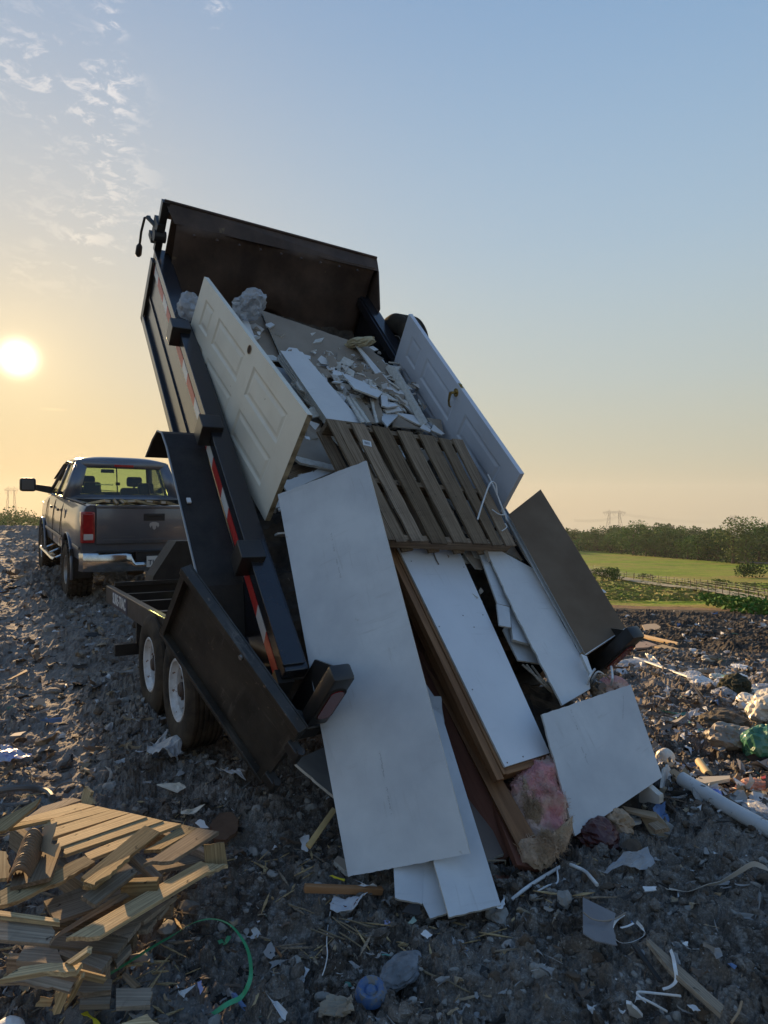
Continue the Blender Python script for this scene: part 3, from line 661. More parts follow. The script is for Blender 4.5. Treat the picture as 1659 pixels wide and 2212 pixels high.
# wheels: tyre, spoked white rim, hub
def wheel(parent, s, w, zc, R_=.39, wid=.235, out_=1, mat=mudrub, rimmat=rimw, rimR=.205, knob=False, Mbase=TRL, spokes=8, rot=0.0):
    Mw = Mbase @ Matrix.Translation((s, -w, zc)) @ Matrix.Rotation(rot, 4, 'Y')
    y1 = out_ * wid / 2
    tr_ = [(rimR - .005, y1 * .80), (rimR + .015, y1 * .98), (rimR + .05, y1 * 1.07), (R_ * .80, y1 * 1.13), (R_ * .92, y1 * 1.06), (R_ - .012, y1 * .93), (R_, y1 * .80)]
    for q in (.58, .30, 0, -.30, -.58):
        tr_ += [(R_, y1 * (q + .06)), (R_ - .012, y1 * (q + .05)), (R_ - .012, y1 * (q - .05)), (R_, y1 * (q - .06))]
    tr_ += [(R_, -y1 * .80), (R_ - .012, -y1 * .93), (R_ * .92, -y1 * 1.06), (R_ * .80, -y1 * 1.13), (rimR + .05, -y1 * 1.07), (rimR, -y1 * .8)]
    tr_ = tr_[::-1] if out_ > 0 else tr_
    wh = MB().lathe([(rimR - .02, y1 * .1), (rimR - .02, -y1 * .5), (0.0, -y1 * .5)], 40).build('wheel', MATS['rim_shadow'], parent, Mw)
    t_ = MB(); t_.lathe(tr_, 64 if not knob else 48)
    if knob:
        for k in range(30):
            for row, yy_ in enumerate((-.93, -.42, .05, .5, .93)):
                a_ = 2 * math.pi * (k + .5 * (row % 2)) / 30
                c_, s_ = math.cos(a_), math.sin(a_); hw = wid * .085; ht = .026; ln = R_ * .075
                y_ = yy_ * wid / 2 * 1.0; pts = []
                for dr in (-.01, ht):
                    for dl in (-ln, ln):
                        for dy in (-hw, hw):
                            pts.append(((R_ + dr) * c_ - dl * s_, y_ + dy, (R_ + dr) * s_ + dl * c_))
                t_.add(pts, [(0, 1, 3, 2), (4, 6, 7, 5), (0, 4, 5, 1), (2, 3, 7, 6), (0, 2, 6, 4), (1, 5, 7, 3)])
    t_.build('tyre', mat, wh, Mw, smooth_=True)
    # rim: flanged barrel + dished disc with openings
    r_ = MB(); r_.lathe([(rimR + .012, y1 * .95), (rimR + .004, y1 * 1.0), (rimR - .008, y1 * .97), (rimR - .014, y1 * .80), (rimR - .035, y1 * .62), (rimR - .04, y1 * .1), (rimR - .02, -y1 * .6)], 48)
    n_ = spokes * 6; yd = y1 * .20; inner = rimR * .40; outer = rimR - .036
    v = []; f = []
    rad_ = [0.0, inner * .55, inner, inner + (outer - inner) * .28, inner + (outer - inner) * .85, outer]; dep = [yd * 2.2, yd * 2.2, yd * 2.0, yd * 1.6, yd * .6, yd * .5]
    for k in range(n_):
        a_ = 2 * math.pi * k / n_
        for rr_, dd_ in zip(rad_, dep): v.append((rr_ * math.cos(a_), dd_, rr_ * math.sin(a_)))
    L = len(rad_)
    for k in range(n_):
        for i in range(L - 1):
            if i == 3 and (k % 6) in (1, 2, 3): continue
            f.append([k * L + i, k * L + i + 1, ((k + 1) % n_) * L + i + 1, ((k + 1) % n_) * L + i])
    r_.add(v, f); ro = r_.build('rim', rimmat, wh, Mw, smooth_=True); sm = ro.modifiers.new('t', 'SOLIDIFY'); sm.thickness = .006
    h_ = MB(); h_.tube([(0, 0, 0), (0, y1 * .75, 0), (0, y1 * .85, 0)], [.055, .052, .040], 20)
    for k in range(6):
        a_ = 2 * math.pi * k / 6; h_.tube([(.085 * math.cos(a_), y1 * .3, .085 * math.sin(a_)), (.085 * math.cos(a_), y1 * .62, .085 * math.sin(a_))], .012, 6)
    h_.build('hub', rusty, wh, Mw, smooth_=True)
    return wh
wheel(tr_root, 4.66, 1.27, .445); wheel(tr_root, 5.52, 1.27, .455, rot=.5)
wheel(tr_root, 4.66, 3.42, .40, out_=-1); wheel(tr_root, 5.52, 3.42, .42, out_=-1)
m = MB()
for s0 in (4.66, 5.52): m.tube([(s0, -1.27, .42), (s0, -3.42, .40)], .045, 10); 
m.box(4.4, 5.8, -1.55, -1.48, .50, .56); cp('axle', m, rusty)
# raised bed: floor, sides, rails
m = MB(); m.box(0, BL, -W + .04, -.04, -.60, -.56)
for s0 in np.arange(.25, BL, .45): m.box(s0, s0 + .05, -W + .1, -.1, -.675, -.601)
for w0 in (.55, 1.45): m.box(.0, BL, -w0 - .06, -w0, -.80, -.676)
bp('bed_floor', m, blackw)
def side(wo, wi, sgn):
    m = MB()
    m.box(.0, BL, *sorted((-wo, -wo + sgn * -.035)), -.62, -.075)
    q = bp('bed_side', m, blackg)
    r_ = MB(); r_.box(-.03, BL + .02, *sorted((-wo + sgn * .012, -wi)), -.08, .0, b=.008); r_.box(-.0, BL, *sorted((-wo + sgn * .02, -wi + sgn * .02)), .001, .016, b=.004)
    r_.build('top_rail', blackg, q, BED)
    l_ = MB(); l_.box(.0, BL, *sorted((-wo + sgn * .03, -wo - sgn * .04)), -.70, -.622, b=.006); l_.box(.02, BL - .02, *sorted((-wo + sgn * .012, -wo)), -.42, -.40); l_.build('bottom_rail', blackg, q, BED)
    for x0_, x1_ in ((BL - .07, BL + .015), (-.045, .035)):
        p_ = MB(); p_.box(x0_, x1_, *sorted((-wo + sgn * .03, -wo - sgn * .06)), -.70, -.082); p_.build('corner_post', blackp, q, BED)
    return q
sl_ = side(0, .12, 1); sr_ = side(W, W - .12, -1)
for s0 in (3.02, 1.86, .74):
    m = MB(); m.box(s0 - .065, s0 + .065, -.06, .085, -.11, .06, b=.006); m.build('stake_pocket', blackp, sl_, BED)
    m = MB(); m.box(s0 - .065, s0 + .065, -W - .06, -W + .03, -.085, .075, b=.006)
    if s0 > 1: m.build('stake_pocket', blackp, sr_, BED)
# red and white reflective tape along the left side
mr = MB(); mw = MB(); s0 = -.03; k = 0; kz = -.175
while s0 < BL - .1:
    L_ = .285 if k % 2 == 0 else .18; q = mr if k % 2 == 0 else mw; e = min(s0 + L_, BL - .1)
    q.add([(s0, .003, kz), (e, .003, kz), (e + .03, .003, kz + .07), (s0 + .03, .003, kz + .07), (s0, .0005, kz), (e, .0005, kz), (e + .03, .0005, kz + .07), (s0 + .03, .0005, kz + .07)], [(0, 1, 2, 3), (4, 7, 6, 5), (0, 4, 5, 1), (3, 2, 6, 7), (1, 5, 6, 2), (0, 3, 7, 4)])
    s0 = e; k += 1
o1 = MB(); o1.v = mr.v + mw.v; o1.f = mr.f + [[i + len(mr.v) for i in f] for f in mw.f]; o1.m = [0] * len(mr.f) + [1] * len(mw.f)
o1.build('reflective_tape', [redt, whitet], sl_, BED)
# headboard: posts, bowed steel sheet with wavy lower edge, canted lip, side gusset
m = MB()
m.box(BL - .03, BL + .03, -.04, .02, -.0, .447); m.box(BL - .0, BL + .03, -W + .04, -.041, .30, .36); m.box(BL - .03, BL + .03, -W - .0, -W + .039, .0, .36)
hb = bp('headboard', m, blackp)
m = MB(); nx, nz = 40, 12; g = []
from mathutils import noise as NZ
for i in range(nx + 1):
    for j in range(nz + 1):
        f_ = i / nx; w_ = .10 + f_ * (W - .14)
        low = -.42 - .10 * math.sin(f_ * 9.5 + .4) - .05 * math.sin(f_ * 21) 
        top_ = .34 - .02 * f_; h_ = low + (top_ - low) * j / nz
        bulge = .055 * math.sin(f_ * 9.5 + 1) * (1 - j / nz) + .05 * NZ.noise(Vector((f_ * 4, j / nz * 2, 3)))
        g.append((BL - .12 - .15 * (1 - j / nz) - bulge, -w_, h_))
m.add(g, [[i * (nz + 1) + j, (i + 1) * (nz + 1) + j, (i + 1) * (nz + 1) + j + 1, i * (nz + 1) + j + 1] for i in range(nx) for j in range(nz)])
q = m.build('bent_liner', rusty, hb, BED, smooth_=True); sm = q.modifiers.new('t', 'SOLIDIFY'); sm.thickness = .006
m = MB(); m.box(BL - .05, BL - .035, -W + .03, -.07, -.56, .34); m.build('front_sheet', rusty, hb, BED)
m = MB()
m.add([(BL + .0, -.0, .447), (BL + .0, -W, .372), (BL - .13, -W, .30), (BL - .13, -.08, .33), (BL + .012, -.0, .452), (BL + .012, -W, .377), (BL - .12, -W, .292), (BL - .12, -.08, .322)],
      [(0, 3, 2, 1), (4, 5, 6, 7), (0, 1, 5, 4), (1, 2, 6, 5), (2, 3, 7, 6), (3, 0, 4, 7)])
m.tube([(BL, 0, .45), (BL, -W, .375)], .014, 8); m.build('canted_lip', rusty, hb, BED)
m = MB(); m.prism([(BL + .02, .37), (BL - .13, .29), (BL - .42, .05), (BL - .42, -.6), (BL + .02, -.6)], 1, -W - .012, -W + .002); m.build('side_gusset', rusty, hb, BED)
m = MB()
for k in range(9):
    for kk in (.28, -.25): m.tube([(BL - .16, -.25 - k * .2, kk), (BL - .195, -.25 - k * .2, kk)], .012, 8)
m.build('bolt', rusty, hb, BED)
# tarp crank on the front left corner
m = MB(); m.box(BL - .06, BL + .12, -.03, .035, .12, .26); m.tube([(BL + .0, .0, .19), (BL + .20, .07, .19)], .02, 10); m.box(BL + .02, BL + .16, .02, .05, .05, .10)
m.tube([(BL - .04, -.05, .15), (BL - .04, .05, .15)], .05, 14); tc_ = bp('tarp_crank', m, darkpl)
m = MB(); m.tube([(BL + .20, .05, .20), (BL + .22, .09, .17), (BL + .22, .10, .04), (BL + .20, .10, -.08)], .011, 8); m.tube([(BL + .20, .10, -.07), (BL + .20, .10, -.09), (BL + .19, .10, -.16), (BL + .19, .10, -.18)], [.016, .027, .029, .016], 12)
m.build('crank_handle', darkpl, tc_, BED, smooth_=True)
# fender on the left side: bent tread plate, with a slimmer twin on the right
def fender(y0, y1, name='fender'):
    prof = [(2.28, -.66), (2.20, -.42), (2.13, -.28), (2.02, -.205), (1.85, -.18), (.78, -.20), (.70, -.215), (.45, -.40)]
    m = MB(); v = []
    for s_, k_ in prof: v += [(s_, y0, k_), (s_, y1, k_)]
    m.add(v, [[2 * i, 2 * i + 1, 2 * i + 3, 2 * i + 2] for i in range(len(prof) - 1)])
    o = bp(name, m, tread); sm = o.modifiers.new('t', 'SOLIDIFY'); sm.thickness = .006
    e = MB(); yo = y1 if abs(y1) > abs(y0) or y1 > 0 else y0
    e.tube([(s_, yo, k_) for s_, k_ in prof], .007, 6)
    w_ = e.build('rolled_edge', steel, o, BED); return o
fl = fender(.003, .265); fender(-W - .265, -W - .003)
m = MB(); m.box(1.32, 1.36, .20, .225, -.176, -.165); m.build('marker_lamp', whitepl, fl, BED)
m = MB(); m.prism([(.72, -.215), (.30, -.52), (.45, -.62), (.72, -.62)], 1, .003, .012); m.build('fender_gusset', blackw, fl, BED)
# rear light boxes on triangular brackets
def light_box(w0, sgn):
    m = MB(); c0, c1 = sorted((-w0 + .0, -w0 - .115 * sgn))
    m.prism([(-.005, .04), (-.20, .26), (-.20, -.18), (-.005, -.42)], 1, c0 + .0, c0 + .012)
    br = bp('light_bracket', m, blackp)
    x_ = MB(); x_.box(-.305, -.215, c0 - .0, c1 + .0, -.08, .345, b=.018); bx = x_.build('light_box', blackp, br, BED, smooth_=True)
    l_ = MB(); n_ = 24; pts = []
    for k in range(n_):
        a_ = 2 * math.pi * k / n_; cx = .036 * math.cos(a_); cz = .034 * math.sin(a_) + (.09 if math.sin(a_) > 0 else -.09); pts.append(((c0 + c1) / 2 + cx, .13 + cz))
    l_.prism(pts, 0, -.315, -.306); bx2 = l_.build('lens', lens, br, BED)
    g_ = MB(); g_.prism([((y - (c0 + c1) / 2) * 1.3 + (c0 + c1) / 2, (z_ - .13) * 1.1 + .13) for y, z_ in pts], 0, -.3095, -.3055); g_.build('lens_gasket', rubber, br, BED)
    s_ = MB(); s_.box(-.29, -.20, c0, c1 - .01, -.24, -.135, b=.01); s_.build('bracket_foot', blackp, br, BED)
light_box(.04, 1); light_box(W + .09, -1)
m = MB(); m.box(-.10, .0, -W + .05, -.05, -.66, -.50); bp('rear_sill', m, blackw)
# open barn doors: a panel with a folded rim, hinged at the rear post
def barn(px, D, side_=1):
    P_ = [at(*q, d) for q, d in zip(px, D)]; c = P_[0]; e1 = (P_[1] - P_[0]); e2 = P_[3] - P_[0]
    L2_ = e2.length; e2n = e2.normalized(); e1 = e1 - e1.dot(e2n) * e2n; L1_ = e1.length; e1n = e1.normalized(); n_ = e2n.cross(e1n)
    if n_.dot(Vector((0, 0, EYE)) - c) < 0: n_ = -n_
    M = Matrix(((e2n.x, e1n.x, n_.x, c.x), (e2n.y, e1n.y, n_.y, c.y), (e2n.z, e1n.z, n_.z, c.z), (0, 0, 0, 1)))
    m = MB(); m.box(.0, L2_, .0, L1_, -.05, -.042); m.box(0, L2_, -.0, .05, -.0415, .012, b=.004); m.box(0, L2_, L1_ - .03, L1_, -.0415, .0, b=.004)
    m.box(0, .035, .051, L1_ - .031, -.0415, -.002); m.box(L2_ - .06, L2_, .051, L1_ - .031, -.0415, -.002)
    o = m.build('barn_door', blackw, tr_root, M)
    for y_ in (.12, L1_ - .16):
        h_ = MB(); h_.box(L2_ - .02, L2_ + .07, y_, y_ + .07, -.03, .02, b=.006); h_.tube([(L2_ + .06, y_ - .02, .0), (L2_ + .06, y_ + .09, .0)], .02, 10); h_.build('hinge', blackp, o, M)
    k_ = MB(); k_.tube([(L2_ * .55, .025, .012), (L2_ * .55, .025, .022)], .013, 12); k_.build('rivet', steel, o, M)
    return o
barn([(395, 1225), (340, 1365), (555, 1710), (650, 1580)], (3.50, 3.92, 3.56, 3.16))
# spare wheel carried on the right side behind the headboard
Ms = BED @ Matrix.Translation((3.42, -W - .15, -.18)) @ Matrix.Rotation(rad(0), 4, 'X')
sp_ = wheel(tr_root, 0, 0, 0, out_=-1, Mbase=Ms)
# hoist: scissor arms and cylinder under the bed
m = MB(); hb_ = BED @ Vector((2.3, -1.05, -.70)); ci = TRL @ Vector((6.3, -2.37, .70)); m.tube([ci, ci.lerp(hb_, .55)], .06, 14); m.tube([ci.lerp(hb_, .5), hb_], .035, 12)
for w0 in (1.9, 2.85):
    c1_ = TRL @ Vector((4.9, -w0, .75)); c2_ = BED @ Vector((2.2, -(w0 - 1.32), -.70)); mid = (c1_ + c2_) / 2 + A * .55
    m.tube([c1_, mid], .05, 6); m.tube([mid, c2_], .05, 6)
m.build('hoist', blackp, tr_root, Matrix())

# ------------------------------------------------------------------ the load
# packed waste filling the bed under the boards
m = MB(); g = []; nx, ny = 90, 44
for i in range(nx + 1):
    for j in range(ny + 1):
        s_ = -.05 + 4.0 * i / nx; w_ = .14 + 1.82 * j / ny
        h_ = -.20 + .09 * NZ.fractal(Vector((s_ * 3, w_ * 3, 1)), 1, 2, 4) + .05 * abs(NZ.noise(Vector((s_ * 9, w_ * 9, 5)))) - (.0 if s_ > .35 else (.35 - s_) * 1.2) - .10 * max(0, s_ - 3.0)
        g.append((s_, -w_, h_))
m.add(g, [[i * (ny + 1) + j, i * (ny + 1) + j + 1, (i + 1) * (ny + 1) + j + 1, (i + 1) * (ny + 1) + j] for i in range(nx) for j in range(ny)])
rub = P('packed_rubbish', (.022, .018, .015), (.075, .055, .04), 9, rough=.95, bump=.01, bscale=30, spots=(.20, .17, .14), spot_scale=14, spot_lo=.68)
tag(m.build('packed_waste', rub, None, BED), 'dark packed waste filling the trailer bed beneath the boards', 'waste', kind='stuff')

# dark heap added under the bed's tail to stand for the gap's shade
m = MB(); g = []; nx, ny = 60, 50
for i in range(nx + 1):
    for j in range(ny + 1):
        u_, w_ = 2 * i / nx - 1, 2 * j / ny - 1; r2 = u_ * u_ + w_ * w_
        x_, y_ = .72 + 1.15 * u_, 4.45 + .80 * w_
        h_ = .58 * max(0, 1 - r2) ** .8 - (.10 if r2 > 1 else 0) + .10 * NZ.fractal(Vector((x_ * 4, y_ * 4, 2)), 1, 2, 4) * (r2 < 1.1)
        g.append((x_, y_, float(base_h(x_, y_)) + h_ - .03))
m.add(g, [[i * (ny + 1) + j, (i + 1) * (ny + 1) + j, (i + 1) * (ny + 1) + j + 1, i * (ny + 1) + j + 1] for i in range(nx) for j in range(ny)])
tag(m.build('shade_heap', rub), 'added dark heap standing for the shade under the tail of the raised bed', 'waste', kind='stuff')
# broken gypsum crumbs and paper shreds filling the gaps of the load
r_ = random.Random(44); m = MB()
for k in range(620):
    if k < 330: s_, w_ = r_.gauss(2.4, .3), r_.gauss(1.45, .25)
    else: s_, w_ = r_.uniform(.3, 3.7), r_.uniform(.2, 1.9)
    if not (.2 < s_ < 3.3 and .18 < w_ < 1.95): continue
    h_ = -.02 + .10 * math.exp(-((s_ - 2.4) / .5) ** 2) + r_.uniform(-.03, .03); sz = r_.uniform(.015, .075); q_ = Matrix.Rotation(r_.uniform(0, 6.28), 3, 'Z') @ Matrix.Rotation(r_.gauss(0, .5), 3, 'X')
    n_ = r_.choice([3, 4, 5]); pr_ = [Vector((sz * r_.uniform(.6, 1.6) * math.cos(6.28 * i / n_), sz * r_.uniform(.4, 1) * math.sin(6.28 * i / n_), 0)) for i in range(n_)]
    c_ = Vector((s_, -w_, h_)); v = [tuple(c_ + q_ @ p) for p in pr_] + [tuple(c_ + q_ @ (p - Vector((0, 0, .012)))) for p in pr_]; mi = r_.choice([0, 0, 1, 2, 2])
    m.add(v, [list(range(n_)), list(range(n_, 2 * n_))[::-1]], mi); k0 = len(m.v) - 2 * n_
    for i in range(n_): m.f.append([k0 + i, k0 + i + n_, k0 + (i + 1) % n_ + n_, k0 + (i + 1) % n_]); m.m.append(1)
tag(m.build('gypsum_crumbs', [paper_white, gyp, paper_tan], None, BED), 'small broken gypsum crumbs and paper shreds between the boards of the load', 'gypsum rubble', kind='stuff')

# --- two panel doors
def panel_door(name, A_, B_, C_, mat, L_=2.03, Wd=.76, hole=True, label=''):
    e1 = (A_ - B_).normalized(); e2 = C_ - B_; e2 = (e2 - e2.dot(e1) * e1).normalized(); n_ = e1.cross(e2)
    if n_.dot(Vector((0, 0, EYE)) - B_) < 0: flip = -1
    else: flip = 1
    n2 = n_ * flip
    # local: x up the door from its foot, y across from the latch edge, z out of the seen face
    M = Matrix(((e1.x, e2.x, n2.x, B_.x), (e1.y, e2.y, n2.y, B_.y), (e1.z, e2.z, n2.z, B_.z), (0, 0, 0, 1)))
    root = thing(name, label, 'door', M)
    th = .035; d1, d2 = .008, .003
    cols = [(.115, .330), (.430, .645)]; rows = [(.20, .80), (.97, 1.55), (1.665, 1.875)]
    m = MB()
    xs = sorted(set([0, L_] + [q for r in rows for q in r])); ys = sorted(set([0, Wd] + [q for c in cols for q in c]))
    for face, zf in ((1, 0.0), (-1, -th)):
        for i in range(len(xs) - 1):
            for j in range(len(ys) - 1):
                x0, x1, y0, y1 = xs[i], xs[i + 1], ys[j], ys[j + 1]
                if (x0, x1) in rows and (y0, y1) in cols: continue
                m.add([(x0, y0, zf), (x1, y0, zf), (x1, y1, zf), (x0, y1, zf)], [(0, 1, 2, 3) if face > 0 else (3, 2, 1, 0)])
    m.add([(0, 0, 0), (L_, 0, 0), (L_, Wd, 0), (0, Wd, 0), (0, 0, -th), (L_, 0, -th), (L_, Wd, -th), (0, Wd, -th)], [(0, 4, 5, 1), (1, 5, 6, 2), (2, 6, 7, 3), (3, 7, 4, 0)])
    m.build('door_slab', mat, root, M, rec=True)
    for r in rows:
        for c in cols:
            p = MB()
            for zf, s_ in ((0.0, 1), (-th, -1)):
                lv = [(0, 0), (.018, -d1 * s_), (.030, -d1 * s_), (.052, -d2 * s_)]
                v = []; f = []
                for ins, dz in lv: v += [(r[0] + ins, c[0] + ins, zf + dz), (r[1] - ins, c[0] + ins, zf + dz), (r[1] - ins, c[1] - ins, zf + dz), (r[0] + ins, c[1] - ins, zf + dz)]
                for k in range(3):
                    for q in range(4): f.append([k * 4 + q, k * 4 + (q + 1) % 4, k * 4 + 4 + (q + 1) % 4, k * 4 + 4 + q])
                f.append([12, 13, 14, 15]); p.add(v, f)
            p.build('panel', mat, root, M)
    return root, M
A_, B_, C_ = at(441, 597, 5.08), at(664, 895, 3.77), at(573, 1125, 4.12)
d1_, M1 = panel_door('panel_door', A_, B_, C_, cream, label='cream six panel door with an empty knob hole leaning in the left of the bed')
m = MB(); m.tube([(.93, .062, .0005), (.93, .062, .0025)], .027, 24); bm_ = m.build('knob_hole', P('hole_dark', (.05, .025, .015), rough=.9), d1_, M1)
m = MB(); m.lathe([(.029, -.001), (.031, .0035), (.027, .0035), (.026, .0005)], 24, axis=2)
m.v = [(x + .93, y + .062, z) for x, y, z in m.v]; m.build('hole_rim', P('raw_wood_rim', (.40, .28, .15), rough=.8), d1_, M1)
# exposed worn foot edge of the cream door
m = MB(); m.box(-.003, -.0005, .002, .758, -.034, -.001); m.build('worn_foot_edge', P('worn_edge', (.40, .33, .22), (.12, .09, .05), 14, rough=.9), d1_, M1)
Bp = lambda s, w, k: BED @ Vector((s, -w, k))
A2_, B2_, C2_ = Bp(3.02, 1.87, .48), Bp(.98, 1.87, .49), Bp(.95, 1.98, -.28)
A2_ = B2_ + (A2_ - B2_).normalized() * 2.03
d2_, M2 = panel_door('panel_door', A2_, B2_, C2_, doorwhite, label='white six panel door with a brass lever standing against the right side of the bed')
hx = 1.0
m = MB(); m.tube([(hx, .065, 0), (hx, .065, .006), (hx, .065, .009)], [.033, .033, .026], 24); m.tube([(hx, .065, .008), (hx, .065, .05)], .011, 12); lv_ = m.build('lever_rose', brass, d2_, M2, smooth_=True)
m = MB(); m.tube([(hx, .062, .052), (hx - .01, .09, .056), (hx - .02, .13, .054), (hx - .035, .165, .045), (hx - .04, .175, .03)], [.014, .011, .009, .008, .006], 12); m.build('lever', brass, lv_, M2, smooth_=True)
m = MB(); m.box(hx - .03, hx + .03, -.0025, -.0003, -.03, -.006); m.tube([(hx, -.012, -.018), (hx, -.0026, -.018)], .008, 8); m.build('latch_plate', brass, d2_, M2)

def board(name, label, cat, group=None, **k):
    o = slab(name, **k); return tag(o, label, cat, group)

# --- the pallet on the load
PP = slab_pts([(705, 905), (1000, 950), (1115, 1178), (840, 1165)], D=(4.45, 5.0, 4.62, 4.02))
o_ = PP[0]; ex_ = ((PP[3] - PP[0]) + (PP[2] - PP[1])).normalized(); ey_ = (PP[1] - PP[0]); ey_ = (ey_ - ey_.dot(ex_) * ex_).normalized(); nz_ = ex_.cross(ey_)
if nz_.dot(Vector((0, 0, EYE)) - o_) < 0: nz_ = -nz_
MPL = Matrix(((ex_.x, ey_.x, nz_.x, o_.x), (ex_.y, ey_.y, nz_.y, o_.y), (ex_.z, ey_.z, nz_.z, o_.z), (0, 0, 0, 1)))
MPLi = MPL.inverted(); pl = [MPLi @ p for p in PP]
pal = thing('wooden_pallet', 'weathered grey wooden pallet lying across the load below the doors', 'pallet', MPL)
# deck boards run from the upper edge to the lower edge; taken between two slanting edges
def pq(f_, e): return pl[0].lerp(pl[1], f_).lerp(pl[3].lerp(pl[2], f_), e)
spans = [(0.0, .045), (.05, .125), (.165, .26), (.31, .43), (.485, .60), (.645, .765), (.80, .88), (.915, 1.0)]
rp = random.Random(3)
for a_, b_ in spans:
    m = MB(); z0 = -.002 * rp.random(); e0 = rp.uniform(-.02, .012); e1 = 1 + rp.uniform(-.006, .012)
    q = [pq(a_, e0), pq(b_, e0 + rp.uniform(-.006, .006)), pq(b_, e1), pq(a_, e1 + rp.uniform(-.006, .006))]
    c_ = (q[0] + q[1] + q[2] + q[3]) / 4; ang_ = math.atan2((q[3] - q[0]).y, (q[3] - q[0]).x)
    Ml = MPL @ Matrix.Translation(c_) @ Matrix.Rotation(ang_, 4, 'Z'); Mli = Ml.inverted()
    out_ = []
    for k in range(4):
        s0_, s1_ = q[k], q[(k + 1) % 4]
        nn_ = 12 if k in (1, 3) else 3
        for j in range(nn_):
            p = Mli @ (MPL @ s0_.lerp(s1_, j / nn_))
            if j: p.y += rp.uniform(-.003, .003)
            out_.append((p.x, p.y))
    m.prism(out_, 2, z0 - .016, z0)
    m.build('deck_board', palw, pal, Ml)
for e in (.02, .50, .965):
    m = MB(); q0, q1 = pq(-.0, e), pq(1.0, e); L_ = (q1 - q0).length; an = math.atan2((q1 - q0).y, (q1 - q0).x)
    m.box(0, L_, -.019, .019, -.112, -.019)
    m.build('stringer', palw, pal, MPL @ Matrix.Translation(q0) @ Matrix.Rotation(an, 4, 'Z'))
for f_ in (.02, .2, .4, .6, .8, .95):
    m = MB(); q0, q1 = pq(f_, 0), pq(f_, 1); L_ = (q1 - q0).length; an = math.atan2((q1 - q0).y, (q1 - q0).x)
    m.box(0, L_, -.045, .045, -.13, -.114); m.build('bottom_board', palw, pal, MPL @ Matrix.Translation(q0) @ Matrix.Rotation(an, 4, 'Z'))
c_ = MPLi @ slab_pts([(705, 905), (1000, 950), (1115, 1178), (840, 1165), Z2(600, 873)], D=(4.45, 5.0, 4.62, 4.02))[4]
m = MB(); m.box(-.032, .032, -.024, .024, -.001, .0012); Ml = MPL @ Matrix.Translation(c_) @ Matrix.Rotation(rad(75), 4, 'Z'); lb = m.build('paper_label', whitepl, pal, Ml)
m = MB(); x_ = -.02
while x_ < .018: w_ = rp.choice([.001, .002, .003]); m.box(x_, x_ + w_, -.010, .012, .0013, .0018); x_ += w_ + rp.choice([.0012, .002])
m.build('barcode', ink, lb, Ml)

# --- big drywall sheet down to the ground
MAIN = [(600, 1068), (791, 995), (1015, 1843), (752, 1893)]
dm = board('drywall_sheet', 'large grey drywall sheet sloping from the load to the ground, front and centre', 'drywall sheet', px=MAIN, D=(4.0, 3.84, 2.88, 3.05), th=.0127, mats=DW, rag=(0, 2), amp=.0022, seed=1)
def prints(o, px_pairs, size=.010):
    """rows of tiny illegible printed marks on the face"""
    Mi = o.matrix_basis.inverted(); m = MB(); r_ = random.Random(5)
    for (p0, p1) in px_pairs:
        a_, b_ = Mi @ p0, Mi @ p1; L_ = (b_ - a_).length; d_ = (b_ - a_).normalized(); s_ = Vector((-d_.y, d_.x, 0)); t_ = 0
        while t_ < L_:
            if r_.random() < .13: t_ += .012; continue
            c_ = a_ + d_ * t_; h_ = size * r_.uniform(.5, 1)
            if r_.random() < .6: q = [c_ - s_ * h_ / 2, c_ + s_ * h_ / 2, c_ + s_ * h_ / 2 + d_ * .0014, c_ - s_ * h_ / 2 + d_ * .0014]
            else: q = [c_ + s_ * h_ * .35, c_ + s_ * h_ * .5, c_ + s_ * h_ * .5 + d_ * .005, c_ + s_ * h_ * .35 + d_ * .005]
            m.add([(p.x, p.y, .0006) for p in q], [(0, 1, 2, 3)]); t_ += r_.uniform(.004, .007)
    return m.build('printed_marks', ink, o, o.matrix_basis)
mp = slab_pts(MAIN + [Z2(405, 1360), Z2(425, 1465), Z2(435, 1500), Z2(458, 1600), B1(633, 890), B1(668, 1070), B1(680, 1120), B1(712, 1290)], D=(4.0, 3.84, 2.88, 3.05))
prints(dm, [(mp[4], mp[5]), (mp[6], mp[7]), (mp[8], mp[9]), (mp[10], mp[11])])
# second, third, fourth strips fanning out beneath it
board('drywall_strip', 'widest pale drywall strip fanning out under the foot of the large sheet', 'drywall strip', 'drywall strips under the large sheet', px=zz(B1, (900, 400), (1010, 560), (1420, 1880), (1085, 1958), (985, 1600)), D=(3.85, 3.8, 2.80, 2.76), th=.0127, mats=DW, rag=(2,), amp=.002, seed=2)
board('drywall_strip', 'narrow middle drywall strip fanning out under the large sheet', 'drywall strip', 'drywall strips under the large sheet', px=zz(B1, (800, 1000), (985, 1000), (1070, 1932), (962, 1966), (880, 1800)), D=(3.45, 3.43, 2.82, 2.80), th=.0127, mats=DW, rag=(2,), amp=.002, seed=3)
board('drywall_strip', 'short left drywall strip poking out under the large sheet', 'drywall strip', 'drywall strips under the large sheet', px=zz(B1, (700, 1100), (960, 1100), (910, 1872), (735, 1832)), D=(3.38, 3.36, 2.86, 2.88), th=.0127, mats=DW, rag=(2,), amp=.002, seed=4)
board('drywall_strip', 'thin frayed grey drywall strip standing behind the large sheet', 'drywall strip', px=zz(B1, (900, 527), (1032, 530), (1062, 800), (1080, 1000), (1000, 1000)), D=(3.75, 3.72, 3.6), th=.0127, mats=(paper, gyp, paper), rag=(1, 2), amp=.003, seed=5)
